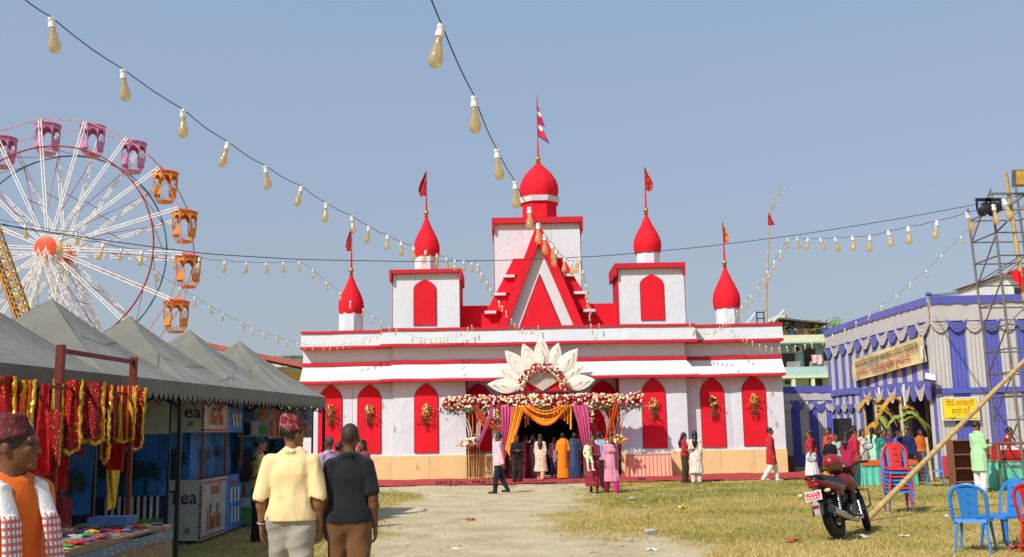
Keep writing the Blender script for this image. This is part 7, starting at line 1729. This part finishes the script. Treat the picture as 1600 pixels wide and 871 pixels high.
# ------------------------------------------------------------------ people
def cm(n, c): return cloth('wear_'+n, c, .85, .10, 16, 'n', var=.10)
def at_px(px, Y): return PX(px, 720, Y)
M_cream = cm('cream', '#EAD09A')
N = M_cream.node_tree; 
def stained():
    N = NT('cream_stained'); v = N.coord('Object'); b = N.ramp(N.noise(v, 2, 5), [(.3, lin('#DFC48C')), (.7, lin('#EFD9A8'))])
    f = N.ramp(N.noise(N.coord('Object', loc=(3.3, 1, .4)), 3.4, 5, .6), [(.60, (0, 0, 0)), (.70, (.55, .55, .55))]); N.base(N.mix(f, b, lin('#E08A4A'))); N.b.inputs['Roughness'].default_value = .85; N.b.inputs['Specular IOR Level'].default_value = .2
    N.bump(N.math('ADD', N.noise(N.coord('Object', (1, 1, .5)), 16, 5), N.math('MULTIPLY', N.noise(v, 200, 2), .03)), .15, .03); return N.m
M_topi = pattern('topi_red', '#8C2A32', ['#C9776A', '#4A1A22'], 16, .3, .8, 'diamond'); M_topi2 = pattern('topi_maroon', '#5E2228', ['#8A3A3A', '#3A2A2A'], 40, .3, .8)
M_shawl = None
def shawl():
    N = NT('gamcha'); v = N.coord('Object'); w1 = N.n('TexWave', wave_type='BANDS', bands_direction='Z'); w1.inputs['Scale'].default_value = 9; w2 = N.n('TexWave', wave_type='BANDS', bands_direction='X'); w2.inputs['Scale'].default_value = 14
    N.l(v, w1.inputs[0]); N.l(v, w2.inputs[0]); sx = N.n('SeparateXYZ'); N.l(v, sx.inputs[0])
    low = N.ramp(sx.outputs[2], [(.0, (1, 1, 1)), (1.0, (0, 0, 0))]); z = N.math('LESS_THAN', sx.outputs[2], 1.30); z2 = N.math('GREATER_THAN', sx.outputs[2], .60)
    st = N.math('MULTIPLY', N.math('MAXIMUM', N.ramp(w1.outputs[1], [(.55, (0, 0, 0)), (.6, (1, 1, 1))]), N.ramp(w2.outputs[1], [(.6, (0, 0, 0)), (.65, (1, 1, 1))])), N.math('MULTIPLY', z, z2))
    N.base(N.mix(N.math('MULTIPLY', st, .8), lin('#E4DEDA'), lin('#B3202C'))); N.b.inputs['Roughness'].default_value = .9; N.bump(N.noise(v, 60, 3), .4, .01); return N.m
silver = mat('silver', '#D8D8DC', .25, .05, metal=1, bump=0)
person('man in orange kurta with maroon cap and red-white shawl at the left edge', -2.49, 5.0, 1.1, 1.74, vox=.008, tone='d', bulk=1.0, wear=[('trousers', cm('offwhite', '#CFC8B8')), ('kurta', cm('orange', '#D9641A'), dict(sleeve='long', hem=.55, fold=.006, inf=.010, es=.012, collar=True)), ('neckscarf', shawl(), dict(len=.72, fold=.006)), ('cap', M_topi2, dict(tilt=-12))], hair='short', head=(.5, .05), arms={1: ((.05, .03, -.27), (.01, -.04, -.24)), -1: ((-.05, .03, -.27), (-.01, -.06, -.23))})
person('man in stained cream shirt and patterned cap walking away', -1.97, 8.9, PI, 1.82, vox=.008, bulk=1.07, shw=.172, wear=[('trousers', cm('grey', '#9C9686'), dict(e=.03, flare=1.6)), ('shirt', stained(), dict(collar=True, hem=.89, fold=.007, waist=.018, inf=.012, es=.013, sl=.9)), ('cap', M_topi, dict(tilt=-8)), ('bangle', silver, dict(side=1))], hair='short', head=(-.65, 0), legs=walk(.13), arms={1: ((.065, .02, -.275), (.01, -.05, -.235)), -1: ((-.05, .03, -.275), (-.01, -.06, -.23))})
person('man in black polo shirt and brown trousers walking away', -1.48, 9.0, PI, 1.77, vox=.008, tone='d', bulk=1.0, shw=.152, wear=[('trousers', cm('brown', '#6A4828'), dict(e=.028, flare=1.4)), ('shirt', cm('black', '#1A1C22'), dict(collar=True, hem=.885, fold=.006, waist=.014, inf=.010, es=.012, sl=.72))], hair='bald', hair_m=mat('stubble', '#3A2A22', .7, .2, 40), head=(.12, .0), legs=walk(.12), arms={1: ((.05, .03, -.275), (.01, -.09, -.235)), -1: ((-.055, .02, -.275), (-.01, -.05, -.24))})
person('man with black backpack and yellow shirt by the stalls', -4.12, 16.2, 2.05, 1.64, vox=.012, wear=[('trousers', cm('dark', '#1E1C1E')), ('shirt', cm('mustard', '#C9A86A'), dict(hem=.86)), ('pack', cm('packblack', '#17181C'))], hair='short', tone='m')
person('balding man in lilac shirt beyond the cream shirt', at_px(514, 17.6), 17.6, -2.4, 1.62, vox=.014, tone='d', wear=[('trousers', cm('dark', '#1E1C1E')), ('shirt', cm('lilac', '#B79AB8'), dict(collar=True))], hair='bald', hair_m=mat('hair_grey', '#3C3430', .6))
person('dark haired person half hidden between the two walking men', at_px(530, 19.5), 19.5, 2.6, 1.50, vox=.016, wear=[('trousers', cm('dark', '#1E1C1E')), ('shirt', cm('skyblue', '#9FB4CC'))])
person('woman in plum top beyond the black polo shirt', at_px(566, 20.5), 20.5, -.6, 1.55, fem=True, vox=.016, wear=[('leggings', cm('dark', '#1E1C1E')), ('kurta', cm('plum', '#7A3050'), dict(sleeve='mid', hem=.5))], hair='long')
person('child vendor in dark red sitting in the shade of the scarf stall', -5.25, 11.6, .9, 1.2, vox=.014, tone='d', wear=[('trousers', cm('dark', '#1E1C1E')), ('shirt', cm('darkred', '#7E1A20'))])
# forecourt
person('man in pale pink shirt and dark trousers walking left before the gate', at_px(780, 28), 28.0, -1.75, 1.66, vox=.013, tone='d', wear=[('trousers', cm('navy', '#23262F'), dict(e=.018)), ('shirt', cm('palepink', '#E3B7BC'), dict(sleeve='long', hem=.80, collar=True))], hair='crop', legs=walk(.14), arms={1: ((.03, .08, -.27), (.0, .06, -.24)), -1: ((-.03, -.02, -.28), (-.01, -.10, -.22))})
person('woman in maroon patterned dress carrying a small child', at_px(927, 27.2), 27.2, -.15, 1.56, fem=True, vox=.013, wear=[('skirt', pattern('maroon_print', '#8A2238', ['#C8707A'], 24, .2), dict(hem=.20, r1=.26)), ('kurta', pattern('maroon_print', '#8A2238', ['#C8707A']), dict(sleeve='mid', hem=.75))], hair='bun', arms={-1: ((-.06, -.03, -.25), (-.02, -.22, .06)), 1: ((.03, -.08, -.26), (-.17, -.17, .05))}, legs=walk(.1))
ch = person('small child in cream shirt carried on the arm of the maroon dressed woman', at_px(919, 27.0), 26.96, .5, .86, vox=.012, wear=[('shirt', cm('creamchild', '#E6DEB0'), dict(sleeve='long', hem=.72)), ('leggings', cm('offwhite', '#CFC8B8'))], hair='short', legs={1: ((.05, -.20, -.34), (.0, -.02, -.36)), -1: ((-.05, -.16, -.36), (0, -.02, -.36))}, shoes=cm('offwhite', '#CFC8B8')); ch.location.z = .60
person('man in light blue shirt behind the two women', at_px(937, 29.5), 29.5, 2.8, 1.62, vox=.014, tone='d', wear=[('trousers', cm('dark', '#1E1C1E')), ('shirt', cm('bluegrey', '#8FA3BC'), dict(hem=.84))], hair='short')
person('woman in pink kurta and magenta trousers walking towards the camera', at_px(955, 27.1), 27.1, .2, 1.57, fem=True, vox=.013, wear=[('leggings', cm('magenta', '#C0207C'), dict(e=.035)), ('kurta', cm('rosepink', '#D48AA2'), dict(sleeve='mid', hem=.36, flare=.05)), ('dupatta', cm('plumveil', '#7A3050'), dict(side=1, len=.3))], hair='sidebraid', legs=walk(.14))
# doorway
person('person in black standing before the doorway with folded hands', at_px(808, 33.2), 33.2, .2, 1.56, vox=.015, tone='d', wear=[('trousers', cm('dkbrown', '#2E2420'), dict(e=.035)), ('shirt', cm('blackshirt', '#1B1A1E'), dict(sleeve='long', hem=.88))], hair='short', arms={1: ((.05, -.02, -.26), (-.13, -.16, .04)), -1: ((-.05, -.02, -.26), (.13, -.16, .04))})
person('woman in cream floral dress with long brown hair entering the doorway', at_px(845, 35.0), 35.0, 2.9, 1.6, fem=True, vox=.015, wear=[('leggings', cm('peach', '#C99A80'), dict(e=.03)), ('kurta', pattern('cream_floral', '#D8C2A8', ['#B08868', '#E6DCCB'], 20, .25), dict(sleeve='mid', hem=.34, flare=.10))], hair='long', hair_m=M_hairb, legs=walk(.18))
person('holy man wrapped in saffron orange robe entering the doorway', at_px(880, 35.1), 35.1, PI-.1, 1.6, vox=.015, tone='d', wear=[('skirt', cm('saffron', '#E08414'), dict(hem=.06, r1=.24)), ('robe', cm('saffron', '#E08414')), ('pallu', cm('saffrondeep', '#D0720E'), dict(side=-1, len=.5))], hair='short')
person('woman in dark blue sari entering the doorway', at_px(898, 35.1), 35.1, PI, 1.6, fem=True, vox=.015, wear=[('skirt', cm('indigo', '#2E3C5E'), dict(hem=.06)), ('robe', cm('indigo', '#2E3C5E')), ('pallu', cm('slateblue', '#3E4C6E'), dict(side=1, len=.45))], hair='bun')
person('girl in lilac top and blue jeans in the doorway', at_px(866, 36.6), 36.6, .2, 1.48, fem=True, vox=.016, wear=[('trousers', cm('jeans', '#3C4A78')), ('shirt', cm('lilacpink', '#B8829C'), dict(sleeve='long'))], hair='loose')
person('woman in dark maroon sari in the left of the doorway', at_px(822, 36.4), 36.4, 2.4, 1.55, fem=True, vox=.016, wear=[('skirt', cm('wine', '#5E1624')), ('robe', cm('wine', '#5E1624'))], hair='bun')
person('woman in dark flowered dress beside the garland cascade', at_px(796, 36.2), 36.2, 1.6, 1.5, fem=True, vox=.016, wear=[('skirt', pattern('dark_floral', '#3A1A22', ['#8A4A50'], 20, .25), dict(hem=.08)), ('kurta', pattern('dark_floral', '#3A1A22', ['#8A4A50']), dict(sleeve='mid', hem=.6))], hair='loose')
person('woman with silver-grey shawl just inside the doorway', at_px(834, 37.0), 37.0, 2.6, 1.58, fem=True, vox=.016, wear=[('skirt', cm('silvergrey', '#A39CA4')), ('robe', cm('silvergrey', '#A39CA4'))], hair='long', hair_m=M_hairb)
person('child in purple striped top inside the doorway', at_px(872, 35.8), 35.8, PI, 1.18, vox=.015, wear=[('trousers', cm('jeans', '#3C4A78')), ('shirt', pattern('stripe_purple', '#7A5A78', ['#B898A8'], 9, .5, .8, 'grid'), dict(sleeve='long'))])
# right of the gate
person('young woman in red top and brown trousers by the plinth', at_px(1070, 31.6), 31.6, 1.2, 1.54, fem=True, vox=.014, wear=[('trousers', cm('umber', '#4A3224'), dict(e=.035, flare=1.8)), ('shirt', cm('scarlet', '#B81E2A'), dict(hem=.92, sleeve='short'))], hair='long', arms={1: ((.04, -.05, -.26), (-.05, -.20, .02)), -1: ((-.04, -.05, -.26), (.04, -.20, .02))}, head=(0, .15))
person('woman with very long hair in white floral dress by the plinth', at_px(1087, 31.5), 31.5, 2.9, 1.58, fem=True, vox=.014, wear=[('leggings', cm('offwhite', '#CFC8B8'), dict(e=.03)), ('kurta', pattern('white_floral', '#E2DACE', ['#D09080', '#B0A888'], 12, .25), dict(sleeve='mid', hem=.32, flare=.08))], hair='long')
person('man in long red kurta and white trousers walking right on the carpet', at_px(1205, 31.6), 31.6, 1.5, 1.68, vox=.014, tone='m', wear=[('trousers', cm('white', '#DCD8D4'), dict(e=.02)), ('kurta', cm('redkurta', '#B4202C'), dict(sleeve='long', hem=.56, flare=.03))], hair='short', legs=walk(.2), shoes=mat('sneaker', '#A8B0A0', .6))
# crowd before the marquee
person('woman in white sari with red border turned left behind the motorbike', at_px(1268, 29.0), 29.0, -2.0, 1.58, fem=True, vox=.014, wear=[('skirt', cm('whitesari', '#DCCFD4'), dict(hem=.30, r1=.25)), ('skirt', cm('redborder', '#B0182C'), dict(hem=.05, top=.45, r0=.2, r1=.262)), ('shirt', cm('redblouse', '#B0182C'), dict(hem=1.02)), ('pallu', cm('redborder', '#B0182C'), dict(side=-1))], hair='long')
person('woman draped in orange-red sari left of the loudspeaker', at_px(1297, 31.0), 31.0, -.9, 1.62, fem=True, vox=.015, wear=[('skirt', cm('goldsari', '#C9962E')), ('shirt', cm('orangered', '#C8402C'), dict(hem=.98, sleeve='long')), ('pallu', cm('orangered', '#C8402C'), dict(side=1))], hair='bun')
person('boy in black shirt in front of the orange-red sari', at_px(1298, 29.4), 29.4, -.3, 1.35, vox=.015, wear=[('trousers', cm('goldsari', '#C9962E')), ('shirt', cm('blackshirt', '#1B1A1E'))], head=(.3, .1))
person('girl in pale teal top beside the boy in black', at_px(1309, 30.0), 30.0, -.5, 1.42, fem=True, vox=.015, wear=[('trousers', cm('goldsari', '#C9962E'), dict(e=.03)), ('kurta', cm('paleteal', '#8FB4AE'), dict(sleeve='mid', hem=.7))], hair='loose')
person('woman in long magenta dress behind the red helmet', at_px(1325, 28.0), 28.0, 2.2, 1.50, fem=True, vox=.014, wear=[('kurta', cm('magentadress', '#A01A48'), dict(sleeve='mid', hem=.14, flare=.03)), ('leggings', cm('magentadress', '#A01A48'))], hair='long')
person('woman in red suit facing right beside the magenta dress', at_px(1337, 29.0), 29.0, 1.5, 1.62, fem=True, vox=.014, wear=[('leggings', cm('redsuit', '#BC2038')), ('kurta', cm('redsuit', '#BC2038'), dict(sleeve='mid', hem=.38, flare=.06)), ('dupatta', pattern('paisley', '#9C6A5C', ['#D8B8A0'], 18, .25), dict(side=1))], hair='bun')
person('smiling woman in cream striped suit by the teal table', at_px(1350, 30.2), 30.2, .5, 1.56, fem=True, vox=.014, wear=[('leggings', cm('offwhite', '#CFC8B8')), ('kurta', pattern('cream_stripe', '#D6CFC2', ['#B0A490'], 5, .6, .8, 'grid'), dict(sleeve='long', hem=.45))], hair='loose')
person('woman with ponytail in mint top seen from behind', at_px(1366, 31.2), 31.2, 2.3, 1.6, fem=True, vox=.015, wear=[('leggings', cm('offwhite', '#CFC8B8')), ('kurta', cm('mint', '#A8D0BC'), dict(sleeve='mid', hem=.5))], hair='pony')
person('long haired woman in emerald green dress behind the teal table', at_px(1379, 29.6), 29.6, .6, 1.52, fem=True, vox=.014, wear=[('kurta', cm('emerald', '#1E8C78'), dict(sleeve='long', hem=.3)), ('leggings', cm('dark', '#1E1C1E'))], hair='long', head=(.3, .1))
person('woman in bright blue top bending over the teal table', at_px(1401, 29.5), 29.5, .9, 1.5, fem=True, vox=.015, wear=[('leggings', cm('dark', '#1E1C1E')), ('kurta', cm('brightblue', '#3C74C0'), dict(sleeve='mid', hem=.6))], hair='bun', bend=.15)
person('dark haired woman in violet behind the blue top', at_px(1391, 31.0), 31.0, .2, 1.55, fem=True, vox=.016, wear=[('leggings', cm('dark', '#1E1C1E')), ('kurta', cm('violet', '#4A3470'), dict(sleeve='mid', hem=.6))], hair='loose')
person('person in navy shirt raising a hand at the right of the crowd', at_px(1420, 29.4), 29.4, -.7, 1.58, vox=.015, wear=[('trousers', cm('dark', '#1E1C1E')), ('shirt', cm('navyshirt', '#1E2650'), dict(sleeve='long'))], hair='short', arms={-1: ((-.10, -.12, -.20), (.06, -.12, .22))})
person('girl with dark hair standing behind the navy shirt', at_px(1409, 31.4), 31.4, .3, 1.5, fem=True, vox=.016, wear=[('leggings', cm('dark', '#1E1C1E')), ('kurta', cm('rosebrown', '#9C5A5A'), dict(sleeve='mid', hem=.6))], hair='loose')
person('elder in orange cloth sitting in the shade of the marquee entrance', at_px(1441, 32.2), 32.2, .1, 1.5, vox=.016, tone='d', wear=[('skirt', cm('deeporange', '#C8641C')), ('robe', cm('deeporange', '#C8641C'))], hair='short', hair_m=mat('hair_grey', '#3C3430'))
person('man in pale green kurta and white trousers looking down by the shelf', at_px(1530, 25.0), 25.0, 1.9, 1.70, vox=.013, tone='m', wear=[('trousers', cm('white', '#DCD8D4'), dict(e=.03)), ('kurta', cm('palegreen', '#A9D6A4'), dict(sleeve='long', hem=.50, flare=.04, collar=True))], hair='short', head=(-.2, .3), arms={1: ((.03, -.04, -.27), (-.02, -.20, .0)), -1: ((-.04, -.03, -.27), (.02, -.20, .02))})
person('woman in dark red cardigan leaning over the red crate', at_px(1578, 26.7), 26.7, .3, 1.55, fem=True, vox=.014, wear=[('leggings', cm('dark', '#1E1C1E')), ('kurta', cm('whiteblouse', '#CFC8C4'), dict(sleeve=None, hem=.6, inf=.016)), ('shirt', cm('cardigan', '#A01C24'), dict(sleeve='long', hem=.8, inf=.02))], hair='bun', head=(0, .35), bend=.12)

# ------------------------------------------------------------------ shoes and litter
M_sandal = [mat('sandal_%d' % i, c, .7, .2) for i, c in enumerate(('#2A2422', '#4A342A', '#6A5A50', '#8A3A3C'))]
rng = random.Random(12)
def slipper(m, x, y, a, z):
    Mz = Matrix.Rotation(a, 3, 'Z'); pts = [(-.035, -.12), (.035, -.12), (.045, .02), (.04, .12), (0, .145), (-.04, .12), (-.04, .02)]
    m.prism(pts, Mz@Vector((1, 0, 0)), Mz@Vector((0, 1, 0)), (x, y, z), (0, 0, .022)); c = Vector((x, y, z+.022))
    m.tube([c+Mz@Vector((-.042, .0, -.005)), c+Mz@Vector((-.02, .05, .035)), c+Mz@Vector((.02, .05, .035)), c+Mz@Vector((.042, .0, -.005))], .012, 5)
for k, (px, py) in enumerate(((688, 758), (700, 757), (716, 756), (722, 758), (745, 756), (752, 757), (759, 756), (800, 760), (843, 758), (866, 757), (880, 757), (900, 754), (1003, 752), (708, 760))):
    g = G(px, py); t = thing('sandals', (g.x, g.y, .035), ('pair of sandals left at the carpet edge, number %s from the left' % ('first second third fourth fifth sixth seventh eighth ninth tenth eleventh twelfth thirteenth fourteenth'.split()[sorted([688, 700, 716, 722, 745, 752, 759, 800, 843, 866, 880, 900, 1003, 708]).index(px)])).replace(', number', ','), 'sandals', 'sandals left by the carpet')
    for j in (-1, 1):
        m = MB(); slipper(m, g.x+j*.07+rng.gauss(0, .02), g.y+rng.gauss(0, .05), rng.uniform(-.6, .6)+rng.choice((0, PI)), .022 if g.y < 32.3 else .05); m.build('sandal', M_sandal[k % 4], t)
M_pet_b = NT('clear_plastic'); M_pet_b.base((.75, .85, .9, 1)); M_pet_b.b.inputs['Roughness'].default_value = .15; M_pet_b.b.inputs['Transmission Weight'].default_value = .5; M_pet_b = M_pet_b.m
def bottle(px, py, a, label):
    g = G(px, py); t = thing('plastic_bottle', (g.x, g.y, 0), label, 'bottle', 'litter on the ground'); d = Matrix.Rotation(a, 3, 'Z')@Matrix.Rotation(R(90), 3, 'Y')
    MB().lathe([(.028, 0), (.033, .01), (.033, .06), (.030, .08), (.033, .10), (.033, .14), (.014, .185), (.013, .2)], 12, (g.x, g.y, .05), M=d).build('bottle_body', M_pet_b, t, smooth=50); MB().lathe([(.015, .2), (.015, .22)], 10, (g.x, g.y, .05), M=d).build('bottle_cap', mat('cap_blue', '#3A6AB0', .5), t)
bottle(1008, 835, .3, 'crushed clear plastic bottle at the edge of the grass'); bottle(660, 801, 1.2, 'clear plastic bottle on the sandy path left'); bottle(990, 782, 2.0, 'clear plastic bottle in the grass behind the path'); bottle(1393, 772, .6, 'pale plastic bottle in the grass right of the motorbike')
def scrap(px, py, w, h, mt, label, name='litter', lift=.03, seed=0):
    g = G(px, py); w *= .6; h *= .6; m = MB(); rg = random.Random(seed+px); ph = rg.random()*6
    m.grid(lambda u, v: (g.x+w*(u-.5)+.02*math.sin(v*5+ph), g.y+h*(v-.5)+.02*math.sin(u*7+ph), .02+lift*(.5+.5*math.sin(u*6+ph)*math.cos(v*5))), 9, 7, .004); tag(m.build(name, mt, smooth=70), label, 'litter', 'litter on the ground')
scrap(735, 815, .28, .2, mat('litter_red', '#B8483E', .8), 'crumpled red cloth scrap on the path', 'cloth_scrap', .05); scrap(1412, 840, .22, .2, M_whitep, 'white paper scrap in the right foreground grass', 'paper_scrap', .02); scrap(712, 861, .14, .1, M_whitep, 'small white wrapper on the near path', 'wrapper'); scrap(1007, 793, .12, .1, M_whitep, 'small white wrapper in the grass', 'wrapper'); scrap(1020, 862, .2, .2, M_whitep, 'white paper at the lower edge of the path', 'paper_scrap', .03); scrap(611, 766, .2, .15, mat('litter_pink', '#C88A80', .8), 'pinkish scrap by the left carpet edge', 'wrapper')
scrap(1345, 842, .3, .2, mat('litter_grey', '#B8B4AC', .8), 'grey crushed paper behind the motorbike wheel', 'paper_scrap', .05); scrap(1240, 848, .4, .25, mat('litter_red', '#B8483E'), 'faded red scrap in the grass below the motorbike', 'cloth_scrap', .04); scrap(1590, 862, .3, .25, mat('litter_crimson', '#A01830', .8), 'crimson cloth dropped under the chairs', 'cloth_scrap', .06)
g = G(1061, 798); t = thing('paper_cup', (g.x, g.y, 0), 'small yellow and green cup tipped over in the grass', 'cup', 'litter on the ground'); d = Matrix.Rotation(R(65), 3, 'Y')
MB().lathe([(.03, 0), (.045, .10), (.042, .10), (.028, .004)], 14, (g.x, g.y, .05), M=d).build('cup_body', mat('cup_yellow', '#D8C020', .5), t, smooth=40); MB().lathe([(.0382, .05), (.0432, .085)], 14, (g.x, g.y, .05), M=d, cap=False).build('green_band', mat('cup_green', '#2E7A3A', .5), t)
rng = random.Random(77); nn_ = 0
M_scr = [mat('scrap_%d' % i, c, .8, .1, bump=0) for i, c in enumerate(('#D8D4CC', '#C8B89C', '#8A7A60', '#B0A898', '#A8504A'))]
m = MB()
for k in range(260):
    Y = rng.uniform(9, 31.5); x = rng.uniform(-.2, .5)*Y; s = rng.uniform(.01, .035); a = rng.random()*3; m.cur = rng.choices(range(5), (3, 2, 4, 3, .6))[0]
    z = float(ground_z(np.array(x), np.array(Y)))+.004; u = Vector((math.cos(a), math.sin(a), rng.gauss(0, .25)))*s; v = Vector((-math.sin(a), math.cos(a), rng.gauss(0, .25)))*s*rng.uniform(.4, 1); c = Vector((x, Y, z+.012))
    m.add([c-u-v, c+u-v*.8, c+u*.9+v, c-u+v*.7], [(0, 1, 2, 3)])
tag(m.build('ground_debris', M_scr), 'tiny scraps, straw and pebbles scattered over the field', 'debris', kind='stuff')
